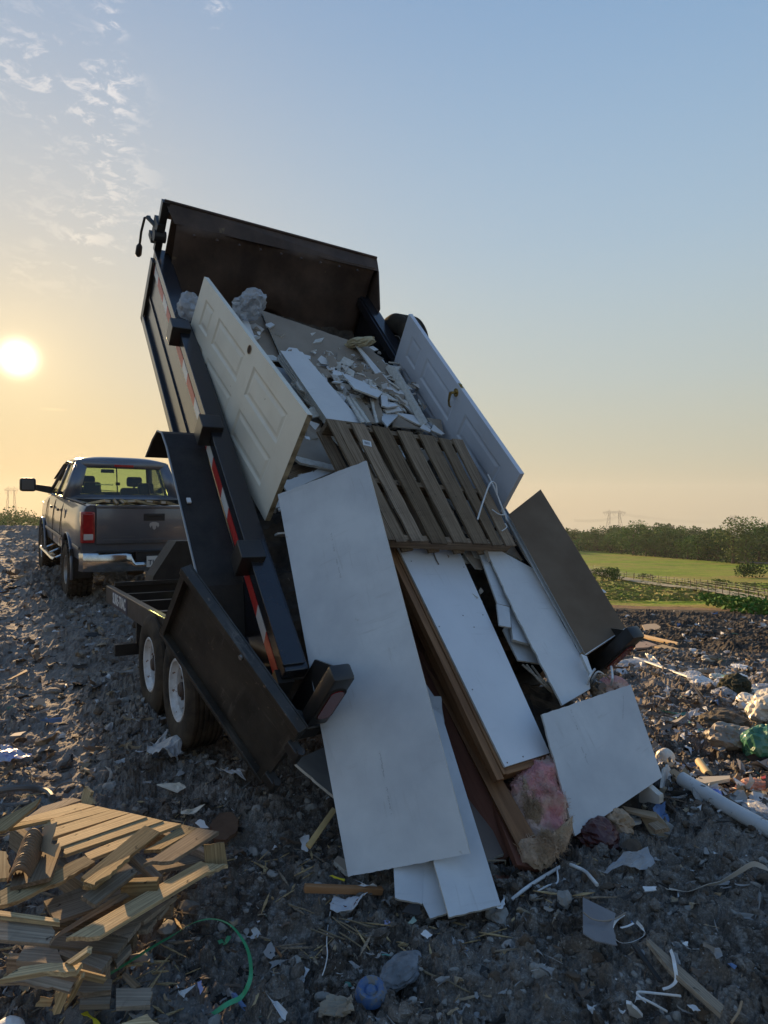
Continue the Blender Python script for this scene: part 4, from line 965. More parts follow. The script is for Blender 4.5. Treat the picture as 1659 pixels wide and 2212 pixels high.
board('wooden_board', 'flat brown-faced board with a crumbled white foot beside the drywall strips', 'board', px=zz(B1, (1040, 640), (1085, 800), (1440, 1550), (1335, 1605), (960, 860)), D=(3.95, 3.85, 3.2, 3.15), th=.02, mats=(P('grey_brown_paper', (.13, .10, .085), (.17, .135, .115), 3, rough=.85), gyp, paper), rag=(2,), amp=.006, seed=6)
board('drywall_sheet', 'tan drywall piece with a white broken edge left of the large sheet foot', 'drywall piece', px=zz(B1, (75, 950), (285, 855), (420, 1200), (345, 1178)), D=(3.55, 3.75, 3.6, 3.35), th=.0127, mats=(P('dull_paper', (.12, .11, .10), (.17, .155, .14), 4, rough=.9), gyp, paper), rag=(3,), amp=.004, seed=7)
board('drywall_offcut', 'small drywall offcut with a white edge beside the foot of the large sheet', 'drywall offcut', px=zz(B1, (338, 1590), (365, 1560), (440, 1600), (440, 1660), (410, 1655)), D=(3.25, 3.3, 3.22, 3.18), th=.03, mats=(paper_tan, gyp, paper), rag=(3,), amp=.003, seed=8)

# --- melamine faced panel on a brown lumber frame
MEL = zz(B2, (72, 188), (440, 222), (975, 1418), (712, 1500))
fp = slab_pts(MEL, D=(4.30, 4.62, 3.62, 3.42))
me_o = board('melamine_sheet', 'long glossy white panel nailed on a brown lumber frame in the lower load', 'panel', px=MEL, D=(4.30, 4.62, 3.62, 3.42), th=.012, mats=(melam, gyp, paper_tan), rag=(0,), amp=.002, seed=9)
MM = me_o.matrix_basis
def beam(name, a, b, w, h, mat, up, label=None, cat='lumber', parent=None, group=None, M0=None, ends=.003):
    """a squared timber between two world points; w across, h along up"""
    d = (b - a); L_ = d.length; ex = d.normalized(); ez = (up - up.dot(ex) * ex).normalized(); ey = ez.cross(ex)
    M = Matrix(((ex.x, ey.x, ez.x, a.x), (ex.y, ey.y, ez.y, a.y), (ex.z, ey.z, ez.z, a.z), (0, 0, 0, 1)))
    m = MB(); m.box(0, L_, -w / 2, w / 2, -h, 0, b=ends); o = m.build(name, mat, parent, M)
    if parent is None: tag(o, label, cat, group)
    return o
nm = Vector(MM.col[2][:3])
TLp, TRp, BRp, BLp = fp
din = (TRp - TLp).normalized(); dl = (BLp - TLp).normalized()
# left stile shows a broad outer face: its depth runs away from the eye behind the panel
left_out = -(din - din.dot(dl) * dl).normalized()
ins = nm * -.013
beam('lumber_stile', TLp + ins + left_out * .0 - dl * .0, BLp + ins + dl * .03, .038, .14, lumber, nm, parent=me_o)
beam('lumber_rail', BLp + ins + dl * .016, BRp + ins + dl * .016 + din * .05, .035, .09, lumber, nm, parent=me_o)
beam('lumber_stile', TRp + ins - left_out * -.03, BRp + ins - left_out * -.03, .038, .09, lumber, nm, parent=me_o)
# face strip of the stile seen left of the panel
beam('edge_batten', TLp + left_out * .045 + nm * -.02, BLp + left_out * .045 + dl * .05 + nm * -.02, .05, .035, lumber, nm, parent=me_o)
m = MB(); r_ = random.Random(8)
for q in zip([(160, 290), (470, 325), (325, 675), (655, 665), (520, 1045), (835, 1000), (725, 1475), (818, 1440), (465, 610), (582, 606), (530, 678)]):
    p = MM.inverted() @ slab_pts(MEL + [B2(*q[0])], D=(4.30, 4.62, 3.62, 3.42))[4]
    m.tube([(p.x, p.y, .0002), (p.x, p.y, .0016)], .004, 8)
m.build('nail', rusty, me_o, MM)
# big brown joists leaning below the panel
beam('lumber_joist', at(*B1(905, 230), 4.15), at(*B1(1590, 1500), 3.22), .04, .20, lumber_red, (nm + T * .8).normalized(), 'long reddish joist leaning to the ground under the white panel', 'joist')
board('lumber_stud', 'long orange-brown stud running from under the load to the ground beside the pink insulation', 'stud', px=zz(B1, (880, 240), (950, 240), (1668, 1478), (1560, 1562)), D=(4.14, 4.12, 3.17, 3.13), th=.05, mats=(lumber,), seed=70)
beam('lumber_board', at(*B1(835, 20), 4.28), at(*B1(1090, 520), 3.98), .10, .03, lumber_red, nm, 'dark brown board between the large sheet and the white panel frame', 'board')
beam('lumber_block', at(*B3(150, 1120), 3.08), at(*B3(372, 1145), 3.10), .08, .09, lumber_red, Zu, 'dark brown block of lumber on the ground under the joist', 'lumber block')
beam('lumber_stick', at(*B1(155, 1748), 2.93), at(*B1(655, 1765), 3.05), .03, .03, P('orange_lumber', (.26, .12, .045), (.34, .17, .075), 4, (.5, 8, 8), rough=.7), Zu, 'orange-brown stick on the ground before the foot of the large sheet', 'stick')
beam('lumber_stick', at(*B1(345, 1255), 3.42), at(*B1(178, 1495), 3.08), .028, .014, P('yellow_wood', (.42, .27, .10), (.5, .34, .15), 5, (.5, 8, 8), rough=.8), Vector((0, -1, .4)), 'yellow splintered stick leaning left of the large sheet', 'stick')

# --- square drywall piece leaning at the right foot of the load
SQ = [(1170, 1543), (1362, 1478), (1430, 1678), (1242, 1805)]
sq = board('drywall_sheet', 'square drywall piece leaning at the right foot of the load', 'drywall piece', px=SQ, D=(3.62, 3.95, 3.72, 3.36), th=.0127, mats=(paper, gyp, paper_tan), rag=(0, 3), amp=.002, seed=10)
sp4 = slab_pts(SQ + [B3(592, 235), B3(635, 360), B3(650, 440), B3(685, 530), B3(877, 165), B3(873, 300)], D=(3.62, 3.95, 3.72, 3.36))
prints(sq, [(sp4[4], sp4[5]), (sp4[6], sp4[7]), (sp4[8], sp4[9])], .008)

# --- brown hollow board standing right of the load
BR_ = [(1098, 1112), (1168, 1057), (1352, 1358), (1265, 1415)]
bb = board('hollow_board', 'dark brown hollow board with white edges standing at the right of the load', 'board', px=BR_, D=(4.80, 5.05, 4.40, 4.15), th=.004, mats=(brownb, whitepl, brownb), seed=11)
MBb = bb.matrix_basis; bi = MBb.inverted(); q = [bi @ p for p in slab_pts(BR_, D=(4.80, 5.05, 4.40, 4.15))]
m = MB()
def edge_bar(m, a_, b_, w_, z0, z1):
    d_ = (b_ - a_).normalized(); s_ = Vector((-d_.y, d_.x, 0)) * w_
    if (a_ + s_).length > a_.length: s_ = -s_
    v = [(p.x, p.y, z) for z in (z0, z1) for p in (a_, b_, b_ + s_, a_ + s_)]; m.add(v, [(3, 2, 1, 0), (4, 5, 6, 7), (0, 1, 5, 4), (1, 2, 6, 5), (2, 3, 7, 6), (3, 0, 4, 7)])
edge_bar(m, q[1], q[2], .006, -.0385, -.0045); m.build('white_edging', whitepl, bb, MBb)
m = MB(); edge_bar(m, q[2], q[3], .006, -.004, .0015); m.build('white_edging', whitepl, bb, MBb)
m = MB(); edge_bar(m, q[2] , q[3], .03, -.034, -.006); m.build('end_core', card, bb, MBb)
m = MB(); v = [(p.x, p.y, z) for z in (-.0385, -.042) for p in q]; m.add(v, [(0, 1, 2, 3), (7, 6, 5, 4), (0, 4, 5, 1), (1, 5, 6, 2), (2, 6, 7, 3), (3, 7, 4, 0)]); m.build('back_skin', whitepl, bb, MBb)
sheet('torn_tape', [at(*C1(437, 820), 4.74), at(*C1(462, 828), 4.75), at(*C1(492, 862), 4.73), at(*C1(445, 858), 4.70)], whitepl, .01, 20, 5, 2)
tag(COL.objects['torn_tape'], 'torn white tape hanging on the edge of the brown hollow board', 'tape')

# --- boards around the melamine panel
L = lambda *a, **k: board(*a, **k)
G1 = 'drywall strips at the right of the load'
L('drywall_strip', 'broad white drywall strip with a chipped left edge, right of the glossy panel', 'drywall strip', G1, px=zz(B2, (592, 202), (690, 230), (910, 350), (975, 510), (1200, 925), (1215, 1040), (1050, 1137), (785, 620)), off=(.07, .07, .07), th=.0127, mats=(paper_white, gyp, paper_tan), rag=(7, 6, 3), amp=.003, seed=12)
L('drywall_strip', 'long thin drywall strip just under the pallet corner', 'drywall strip', G1, px=zz(B2, (545, 195), (580, 195), (745, 540), (742, 557), (668, 538)), off=(.05, .05, .03), th=.0127, mats=DW, rag=(3,), amp=.002, seed=13)
L('drywall_strip', 'narrow strip edge-on beside the pallet corner', 'drywall strip', G1, px=zz(B2, (580, 190), (598, 190), (628, 285), (615, 290)), off=.085, th=.0127, mats=DT, seed=14)
L('drywall_offcut', 'small pale offcut below the thin strip', 'drywall offcut', G1, px=zz(B2, (664, 540), (738, 560), (748, 678), (680, 665)), off=.045, th=.0127, mats=DW, rag=(2,), amp=.004, seed=15)
L('drywall_offcut', 'grey offcut with a white foot edge behind the broad strip', 'drywall offcut', G1, px=zz(B2, (735, 540), (800, 640), (870, 778), (760, 750)), off=(.015, .02, .03, .03), th=.02, mats=DW, rag=(2,), amp=.002, seed=16)
L('drywall_offcut', 'wide dull offcut lying deepest between the two white panels', 'drywall offcut', G1, px=zz(B2, (700, 690), (750, 640), (890, 780), (925, 895), (790, 872)), off=-.03, th=.0127, mats=DW, rag=(3,), amp=.002, seed=17)
L('drywall_offcut', 'tan pointed offcut hanging under the pallet edge', 'drywall offcut', G1, px=zz(B2, (440, 195), (560, 190), (582, 335), (540, 330)), off=-.0, th=.0127, mats=(paper_tan, gyp, paper), rag=(2,), amp=.002, seed=18)
L('drywall_strip', 'long slim strip standing on edge right of the pallet', 'drywall strip', G1, px=zz(B2, (675, -40), (700, -30), (912, 345), (900, 352), (840, 270)), off=(.12, .12, .08), th=.0127, mats=DW, rag=(2,), amp=.003, seed=19)
L('drywall_sheet', 'dark tan sheet lying under the pallet corner on the right', 'drywall piece', G1, px=zz(B2, (640, 100), (790, 180), (850, 300), (700, 225)), off=.0, th=.0127, mats=(paper_tan, gyp, paper), seed=20)
L('drywall_offcut', 'white bracket shaped strip jutting above the wires', 'drywall offcut', G1, px=zz(B2, (1160, 835), (1195, 850), (1228, 945), (1212, 950)), off=.14, th=.02, mats=(whitepl, gyp, paper), seed=21)

# --- boards in the upper load, between the doors
G2 = 'drywall pieces in the upper load'
L('drywall_sheet', 'largest tan drywall sheet across the top of the load', 'drywall sheet', G2, px=zz(Z1, (718, 705), (1218, 878), (1390, 1130), (1100, 1190), (830, 960)), off=(.0, .02, .02), th=.0127, mats=DT, rag=(0, 2), amp=.003, seed=22)
L('drywall_sheet', 'tan drywall sheet between the cream door and the largest sheet', 'drywall sheet', G2, px=zz(Z1, (600, 735), (722, 742), (822, 965), (700, 945)), off=-.05, th=.0127, mats=DT, rag=(2,), amp=.003, seed=23)
L('drywall_strip', 'thin white edge strip along the cream door near its top', 'drywall strip', G2, px=zz(Z1, (600, 720), (640, 735), (690, 870), (660, 860)), off=.02, th=.0127, mats=DWH, rag=(1,), amp=.004, seed=24)
for k in range(4):
    sh = k
    px_ = zz(Z1, (822 - 6 * k, 925 + 13 * k), (942 - 6 * k, 933 + 13 * k), (1268 - 3 * k, 1318 + 8 * k), (1072 - 3 * k, 1292 + 8 * k))
    L('drywall_strip', ['topmost white strip of the stacked strips beside the cream door', 'second strip of the stack beside the cream door', 'third strip of the stack beside the cream door', 'lowest strip of the stack beside the cream door'][k], 'drywall strip', 'stacked white strips', px=px_, off=.13 - .022 * k, th=.0127, mats=(paper_white, gyp, paper_tan), rag=(0,), amp=.003, seed=25 + k)
for k in range(2):
    L('drywall_strip', ['upper strip of the small stack left of the white strips', 'lower strip of the small stack left of the white strips'][k], 'drywall strip', 'small stack of strips', px=zz(Z1, (885 - 5 * k, 1080 + 12 * k), (960 - 5 * k, 1085 + 12 * k), (1100, 1290 + 8 * k), (1040, 1285 + 8 * k)), off=.05 - .02 * k, th=.0127, mats=DW, seed=30 + k)
L('drywall_sheet', 'bluish drywall piece half hidden by the cream door', 'drywall piece', G2, px=zz(Z1, (760, 1000), (885, 1035), (990, 1210), (900, 1215)), off=-.03, th=.0127, mats=DW, seed=32)
L('drywall_sheet', 'brown drywall piece right of the foot of the cream door', 'drywall piece', G2, px=zz(Z1, (900, 1205), (988, 1203), (1068, 1290), (1040, 1335), (960, 1290)), off=-.02, th=.0127, mats=DT, rag=(2,), amp=.004, seed=33)
L('drywall_sheet', 'tan drywall sheet with a snapped lower edge left of the pallet', 'drywall sheet', G2, px=zz(Z1, (930, 1280), (1040, 1335), (1120, 1540), (1115, 1560), (900, 1485)), off=(.0, .0, .04), th=.0127, mats=DT, rag=(3,), amp=.006, seed=34)
L('drywall_offcut', 'snapped white gypsum edge below the tan sheet left of the pallet', 'drywall offcut', G2, px=zz(Z1, (893, 1490), (1115, 1545), (1125, 1575), (930, 1530)), off=.05, th=.02, mats=(gyp, gyp, paper), rag='all', amp=.004, seed=35)
L('drywall_strip', 'white strip lying on top of the back edge of the large sheet', 'drywall strip', G2, px=zz(Z1, (830, 1640), (1030, 1560), (1130, 1570), (1000, 1625), (860, 1690)), off=(.02, .02, .03), th=.0127, mats=DWH, rag=(0,), amp=.004, seed=36)
L('wooden_board', 'brown boards wedged under the foot of the cream door', 'board', px=zz(Z1, (850, 1560), (930, 1530), (1060, 1560), (880, 1640)), off=-.06, th=.02, mats=(palw,), seed=37)
shards = [
 ('slanting white shard in the middle of the rubble', [(1095, 1050), (1125, 1058), (1215, 1180), (1305, 1310), (1250, 1305), (1160, 1190)], .10, DWH),
 ('broad white shard below the tan sheet', [(1150, 1040), (1190, 1048), (1375, 1150), (1350, 1178), (1225, 1130)], .09, DWH),
 ('pale triangular shard at the heart of the rubble', [(1170, 1085), (1340, 1130), (1320, 1215), (1230, 1230)], .04, DW),
 ('small white shard with a torn end near the middle', [(1365, 1163), (1400, 1172), (1412, 1235), (1372, 1222)], .13, DWH),
 ('brown scrap lying on the big tan sheet', [(1120, 1055), (1165, 1020), (1190, 1030), (1150, 1075), (1120, 1080)], .07, DT),
 ('curled white chip on the big tan sheet', [(1070, 955), (1110, 950), (1132, 1000), (1092, 1020)], .10, DT),
 ('white flake beside the curled chip', [(1150, 1005), (1192, 1015), (1175, 1035)], .11, DWH),
 ('tall narrow shard on edge left of centre', [(1180, 1170), (1192, 1172), (1282, 1312), (1262, 1312)], .14, (gyp, gyp, paper)),
 ('second narrow shard on edge', [(1205, 1180), (1218, 1180), (1310, 1312), (1294, 1312)], .13, (gyp, gyp, paper)),
 ('brown faced shard leaning among the white ones', [(1225, 1175), (1255, 1185), (1300, 1240), (1340, 1315), (1312, 1312)], .12, DT),
 ('upright brown shard with a white rim', [(1320, 1183), (1345, 1185), (1385, 1290), (1382, 1315), (1350, 1312)], .13, DT),
 ('white rim shard beside the upright brown one', [(1310, 1180), (1322, 1180), (1352, 1314), (1340, 1314)], .135, (gyp, gyp, paper)),
 ('brown triangle just above the pallet', [(1425, 1272), (1470, 1278), (1595, 1348), (1430, 1332)], .09, DT),
 ('white triangle above the pallet boards', [(1440, 1258), (1590, 1280), (1640, 1345), (1560, 1320)], .10, DWH),
 ('pale piece behind the white triangle', [(1372, 1240), (1430, 1235), (1470, 1262), (1400, 1335), (1372, 1300)], .05, DW),
 ('long narrow shard crossing to the right', [(1160, 1085), (1175, 1085), (1360, 1165), (1350, 1178)], .12, (gyp, gyp, paper)),
 ('white sliver right of centre', [(1395, 1218), (1440, 1210), (1458, 1222), (1405, 1230)], .14, DWH),
 ('white scrap by the right door foot', [(1380, 1240), (1465, 1228), (1475, 1250), (1400, 1262)], .12, DWH),
]
for k, (lab, px_, of_, mt) in enumerate(shards):
    rr_ = random.Random(k); tl = rr_.uniform(-.03, .03)
    L('drywall_shard', lab, 'drywall shard', 'broken drywall shards above the pallet', px=zz(Z1, *px_), off=tuple([of_, of_ + tl, of_ - tl][:3]), th=.0127, mats=mt, rag=(1,), amp=.004, seed=40 + k)
L('drywall_strip', 'tan strip with a white rim along the right of the upper load', 'drywall strip', G2, px=zz(Z1, (1222, 875), (1265, 868), (1400, 1005), (1470, 1112), (1425, 1092)), off=.06, th=.0127, mats=DT, rag=(0, 3), amp=.003, seed=60)
L('drywall_strip', 'long narrow white strip right of the tan sheet', 'drywall strip', G2, px=zz(Z1, (1220, 880), (1235, 885), (1420, 1100), (1560, 1255), (1540, 1262), (1385, 1120)), off=.09, th=.0127, mats=(paper_white, gyp, paper), rag=(3,), amp=.003, seed=61)
L('drywall_strip', 'broken white strip below the long narrow one', 'drywall strip', G2, px=zz(Z1, (1330, 1020), (1400, 1120), (1570, 1262), (1550, 1275), (1400, 1160)), off=.06, th=.0127, mats=DWH, rag=(2,), amp=.003, seed=62)
for k in range(3):
    L('drywall_strip', ['strip nearest the white door, standing on edge', 'middle strip on edge by the white door', 'inner strip on edge by the white door'][k], 'drywall strip', 'strips on edge by the white door', px=zz(Z1, (1437 - 16 * k, 1008 - 4 * k), (1450 - 16 * k, 1012 - 4 * k), (1620 - 7 * k, 1310 - 10 * k), (1604 - 7 * k, 1322 - 10 * k)), off=(.16 - .02 * k, .15 - .02 * k, .13 - .02 * k), th=.04, mats=(gyp, gyp, paper), rag=(1,), amp=.002, seed=63 + k)
L('drywall_offcut', 'tan end piece at the foot of the white door', 'drywall offcut', G2, px=zz(Z2, (925, 735), (1000, 745), (1015, 825), (960, 770)), off=.12, th=.0127, mats=DT, rag=(1,), amp=.003, seed=66)
L('drywall_offcut', 'white chip in front of the tan end piece', 'drywall offcut', G2, px=zz(Z2, (945, 800), (960, 770), (1020, 822), (1000, 826)), off=.14, th=.0127, mats=DWH, rag=(1,), amp=.003, seed=67)
L('drywall_offcut', 'white chip on top of the pallet end', 'drywall offcut', G2, px=zz(Z2, (885, 790), (905, 768), (945, 800), (940, 812)), off=.14, th=.0127, mats=DWH, rag=(1,), amp=.003, seed=68)
# --- plastic film and torn paper
def bag(name, label, u, v, D, r, mat, seed, sub=3, amp=.5, cat='plastic bag'):
    return tag(lump(name, at(u, v, D), r, mat, sub, amp, 1.3, seed), label, cat)
bag('plastic_bag', 'clear crumpled plastic bag beside the top of the cream door', *Z1(330, 692), 5.35, (.11, .10, .14), bagw, 3)
bag('plastic_film', 'thin white plastic film caught behind the top of the cream door', *Z1(655, 690), 5.6, (.19, .12, .12), bagw, 5, amp=.7)
bag('crumpled_paper', 'yellowish torn paper at the top right of the tan sheet', *Z1(1262, 880), 5.9, (.16, .06, .05), P('yellowed_paper', (.38, .31, .18), (.5, .44, .30), 9, rough=.9, bump=.004), 7, amp=.6, cat='torn paper')
# cut cable and trim bent over the pallet's right boards
def wire(name, label, pts, r, mat, cat='wire', n_=6):
    m = MB(); c = pts[0]; q = []
    P_ = pts
    for i in range(len(P_) - 1):
        p0, p1, p2, p3 = P_[max(i - 1, 0)], P_[i], P_[i + 1], P_[min(i + 2, len(P_) - 1)]
        for u_ in np.linspace(0, 1, n_, endpoint=False):
            q.append(.5 * ((2 * p1) + (p2 - p0) * u_ + (2 * p0 - 5 * p1 + 4 * p2 - p3) * u_ ** 2 + (3 * p1 - p0 - 3 * p2 + p3) * u_ ** 3) - c)
    q.append(P_[-1] - c); m.tube(q, r, 8); return tag(m.build(name, mat, None, Matrix.Translation(c), smooth_=True), label, cat)
pz = lambda q, h: slab_pts([(705, 905), (1000, 950), (1115, 1178), (840, 1165), Z2(*q)], D=(4.45, 5.0, 4.62, 4.02))[4] + nz_ * h
wire('plastic_trim', 'bent white plastic trim standing on the right of the pallet', [pz((1192, 1290), .01), pz((1205, 1210), .05), pz((1222, 1135), .10), pz((1250, 1140), .10), pz((1275, 1180), .06)], .006, whitepl, 'plastic trim')
wire('plastic_trim', 'thin white trim reaching up from the pallet edge', [pz((1218, 1078), .08), pz((1260, 1140), .06), pz((1330, 1255), .02), pz((1355, 1290), .0)], .006, whitepl, 'plastic trim')
wire('cable_offcut', 'curled white cable end on the last pallet board', [pz((1270, 1235), .01), pz((1300, 1270), .03), pz((1335, 1268), .02)], .004, whitepl, 'cable')
wire('cable_offcut', 'small hooked cable end near the pallet corner', [pz((1335, 1315), .02), pz((1345, 1335), .02), pz((1322, 1352), .01)], .004, whitepl, 'cable')
mz = lambda q, h: slab_pts(MEL + [B2(*q)], D=(4.30, 4.62, 3.62, 3.42))[4] + nm * h
wire('bent_nail', 'curved brown wire lying on the top of the glossy white panel', [mz((293, 222), .006), mz((292, 250), .006), mz((305, 285), .006), mz((320, 312), .006)], .004, P('rust_wire', (.16, .13, .11), rough=.7))
wire('cable_offcut', 'short curved white cable on the brown hollow board', [at(*B2(932, 397), 4.80), at(*B2(950, 398), 4.82), at(*B2(965, 408), 4.80)], .006, whitepl, 'cable')
# tangle of cable, trim and pipe ends above the square piece
rt = random.Random(4)
for k, (a_, b_, c_, r_) in enumerate([((1190, 1060), (1210, 970), (1240, 925), .007), ((1215, 1010), (1260, 940), (1320, 985), .006), ((1225, 1040), (1290, 960), (1345, 1000), .005), ((1175, 1090), (1150, 1040), (1122, 992), .004), ((1240, 960), (1255, 1000), (1300, 1020), .005), ((1330, 1040), (1345, 980), (1338, 910), .007)]):
    wire('cable_offcut', ['looped pale cable rising leftmost above the square piece', 'arched white cable above the square piece', 'lower arched cable above the square piece', 'dark stiff wire lying on the broad drywall strip', 'grey cable loop inside the tangle', 'upright white trim right of the tangle'][k], [at(*B2(*a_), 4.12), at(*B2(*b_), 4.0), at(*B2(*c_), 4.15)], r_, [whitepl, whitepl, card, darkpl, steel, whitepl][k], 'cable')
m = MB(); p0, p1 = at(*B2(1228, 1000), 4.15), at(*B2(1285, 1030), 4.05); m.tube([Vector(), (p1 - p0)], .028, 16); tag(m.build('pipe_offcut', steel, None, Matrix.Translation(p0), smooth_=True), 'short grey pipe end in the tangle above the square piece', 'pipe')
bag('insulation_scrap', 'pinkish insulation scrap under the tangle of cable', *B2(1345, 1035), 4.1, (.09, .06, .07), pink, 11, cat='insulation')
bag('foam_scrap', 'tan foam scrap behind the square piece beside the cables', *B2(1265, 1050), 4.15, (.12, .06, .06), tanins, 12, cat='foam')
# splintered lath in the dark gap between the panels
for k, (a_, b_) in enumerate([((815, 900), (1020, 1040)), ((840, 900), (990, 1060)), ((870, 905), (1030, 1085)), ((900, 960), (1035, 1060))]):
    wire('wood_splinter', ['uppermost', 'second', 'third', 'lowest'][k] + ' pale splinter in the dark gap beside the glossy panel', [load(*B2(*a_), -.02), load(*B2((a_[0] + b_[0]) / 2, (a_[1] + b_[1]) / 2 + 14), .02), load(*B2(*b_), .0)], .007, palw3, 'splinter')
# --- fibreglass batting slumping out at the foot
def batt(name, label, outline, D, thick, mat, seed, amp=.05):
    px_ = zz(B3, *outline); pts = slab_pts(px_, D=D); M = plane_frame(pts); Mi = M.inverted(); loc = [Mi @ p for p in pts]
    cx = sum(p.x for p in loc) / len(loc); cy = sum(p.y for p in loc) / len(loc); K = 64; R_n = 16
    def edge(a_):
        best = None; d_ = Vector((math.cos(a_), math.sin(a_)))
        for i in range(len(loc)):
            p, q_ = loc[i], loc[(i + 1) % len(loc)]; px0, py0 = p.x - cx, p.y - cy; ex_, ey_ = q_.x - p.x, q_.y - p.y
            den = d_.x * ey_ - d_.y * ex_
            if abs(den) < 1e-9: continue
            t_ = (px0 * ey_ - py0 * ex_) / den; u_ = (px0 * d_.y - py0 * d_.x) / den
            if t_ > 0 and -1e-6 <= u_ <= 1 + 1e-6: best = t_ if best is None else max(best, t_)
        return best or .05
    m = MB(); v = []; ed = [edge(2 * math.pi * k / K) for k in range(K)]
    for k in range(K):
        a_ = 2 * math.pi * k / K
        for j in range(R_n + 1):
            r_ = (j / R_n); rr_ = ed[k] * (r_ ** .8); x_, y_ = cx + rr_ * math.cos(a_), cy + rr_ * math.sin(a_)
            z_ = thick * math.sqrt(max(0, 1 - r_ ** 2.5)); nz2 = NZ.fractal(Vector((x_ * 9, y_ * 9, seed)), 1, 2, 5); rd = NZ.ridged_multi_fractal(Vector((x_ * 5, y_ * 5, seed + 4)), 1, 2, 3, 1, 2) - 1
            jig = .018 * NZ.noise(Vector((a_ * 5, seed, j))) * r_
            v.append((x_ + jig, y_ + jig, z_ + amp * nz2 * (.4 + .6 * (1 - r_)) + .035 * rd - .01))
    for k in range(K):
        for j in range(R_n): f_ = [k * (R_n + 1) + j, k * (R_n + 1) + j + 1, ((k + 1) % K) * (R_n + 1) + j + 1, ((k + 1) % K) * (R_n + 1) + j]; m.add([], [f_]) if False else (m.f.append(f_), m.m.append(0))
    rf = random.Random(seed); base_ = list(v)
    for _ in range(2200):
        p = Vector(rf.choice(base_)); d = Vector((rf.gauss(0, 1), rf.gauss(0, 1), rf.gauss(.3, .7))).normalized() * rf.uniform(.010, .032); s_ = d.cross(Vector((rf.gauss(0, 1), rf.gauss(0, 1), rf.gauss(0, 1)))).normalized() * .0013
        k0 = len(v); v += [(p - s_)[:], (p + s_)[:], (p + d + s_ * .4)[:], (p + d - s_ * .4)[:]]; m.f.append([k0, k0 + 1, k0 + 2, k0 + 3]); m.m.append(0)
    m.v = v; return tag(m.build(name, mat, None, M, smooth_=True), label, 'insulation')
batt('insulation_batt', 'pink fibreglass batting bulging from under the white panel frame', [(265, 640), (300, 590), (395, 515), (480, 475), (520, 560), (560, 800), (555, 900), (430, 1030), (330, 960), (270, 760)], (3.45, 3.5, 3.6, 3.65, 3.6, 3.45, 3.4, 3.25, 3.3, 3.42), .10, pink, 3)
batt('insulation_batt', 'tan woolly batting lying in front of the pink batting', [(340, 600), (400, 640), (430, 740), (430, 880), (390, 900), (345, 840), (325, 700)], (3.42, 3.42, 3.38, 3.31, 3.30, 3.33, 3.39), .035, tanins, 7, .03)
batt('insulation_batt', 'frayed tan roll of batting curling along the ground beside the stud', [(330, 930), (345, 1000), (430, 1050), (520, 960), (560, 840), (600, 810), (605, 880), (570, 980), (470, 1080), (400, 1095), (330, 1040), (300, 960)], (3.2, 3.18, 3.12, 3.18, 3.26, 3.3, 3.26, 3.2, 3.1, 3.08, 3.12, 3.18), .05, tanins, 11, .03)
m = None
beam('lumber_board', at(*B3(190, 620), 3.55), at(*B3(380, 1085), 3.12), .16, .03, lumber_red, nm, 'dark brown board edge under the stud and batting', 'board')

# ------------------------------------------------------------------ the pickup truck
hx_ = Vector((-919.5 / 1450, 1, 0)).normalized(); pit = math.atan(.062)
fx = (hx_ * math.cos(pit) + Zu * math.sin(pit)); fy = Zu.cross(hx_).normalized(); fz = fx.cross(fy)
TRK = Matrix(((fx.x, fy.x, fz.x, -3.43), (fx.y, fy.y, fz.y, 9.94), (fx.z, fy.z, fz.z, .285), (0, 0, 0, 1)))
trk = thing('pickup_truck', 'blue-grey lifted crew cab pickup truck hitched in front of the raised trailer', 'truck', TRK)
def tk(name, mb, mats, par=None, **k): return mb.build(name, mats, par or trk, TRK, **k)
def apply_bool(o, cutters):
    for c in cutters:
        q = o.modifiers.new('b', 'BOOLEAN'); q.operation = 'DIFFERENCE'; q.solver = 'EXACT'; q.object = c
    bpy.context.view_layer.update(); dg = bpy.context.evaluated_depsgraph_get()
    me = bpy.data.meshes.new_from_object(o.evaluated_get(dg)); o.modifiers.clear(); o.data = me
    for c in cutters: bpy.data.objects.remove(c)
ST = [(0.0, .985, 1.49, .70), (.03, 1.0, 1.495, .66), (.5, 1.01, 1.50, .64), (1.9, 1.015, 1.50, .62), (2.6, 1.015, 1.50, .62), (4.0, 1.01, 1.50, .62), (4.35, 1.0, 1.47, .62), (4.9, .99, 1.42, .64), (5.4, .96, 1.36, .66), (5.62, .90, 1.28, .70), (5.70, .82, 1.18, .76)]
m = MB(); sec = []
for x, hw, zt, zb in ST:
    half = [(.86, zb), (.96, zb + .05), (.985, zb + .20), (1.0, .98), (.998, 1.15), (.985, 1.30), (.955, zt - .07), (.925, zt - .02), (.88, zt)]
    ring = [(x, hw * a, b) for a, b in half] + [(x, -hw * a, b) for a, b in half[::-1]]; sec.append(ring)
nq = len(sec[0]); v = [p for r in sec for p in r]; f = [[i * nq + k, i * nq + (k + 1) % nq, (i + 1) * nq + (k + 1) % nq, (i + 1) * nq + k] for i in range(len(sec) - 1) for k in range(nq)]
f += [list(range(nq))[::-1], [(len(sec) - 1) * nq + k for k in range(nq)]]
m.add(v, f); body = tk('body', m, [truckp, darkpl], rec=True)
cut = []
for x_ in (1.20, 4.76):
    for s_ in (1, -1):
        c_ = MB(); c_.tube([(x_, s_ * .60, .46), (x_, s_ * 1.2, .46)], .535, 40); cut.append(c_.build('c', darkpl, None, TRK, rec=True))
c_ = MB(); c_.box(.07, 1.86, -.82, .82, 1.0, 1.7); cut.append(c_.build('c', darkpl, None, TRK, rec=True))
apply_bool(body, cut)
for p in body.data.polygons: p.use_smooth = True
body.data.set_sharp_from_angle(angle=rad(30))
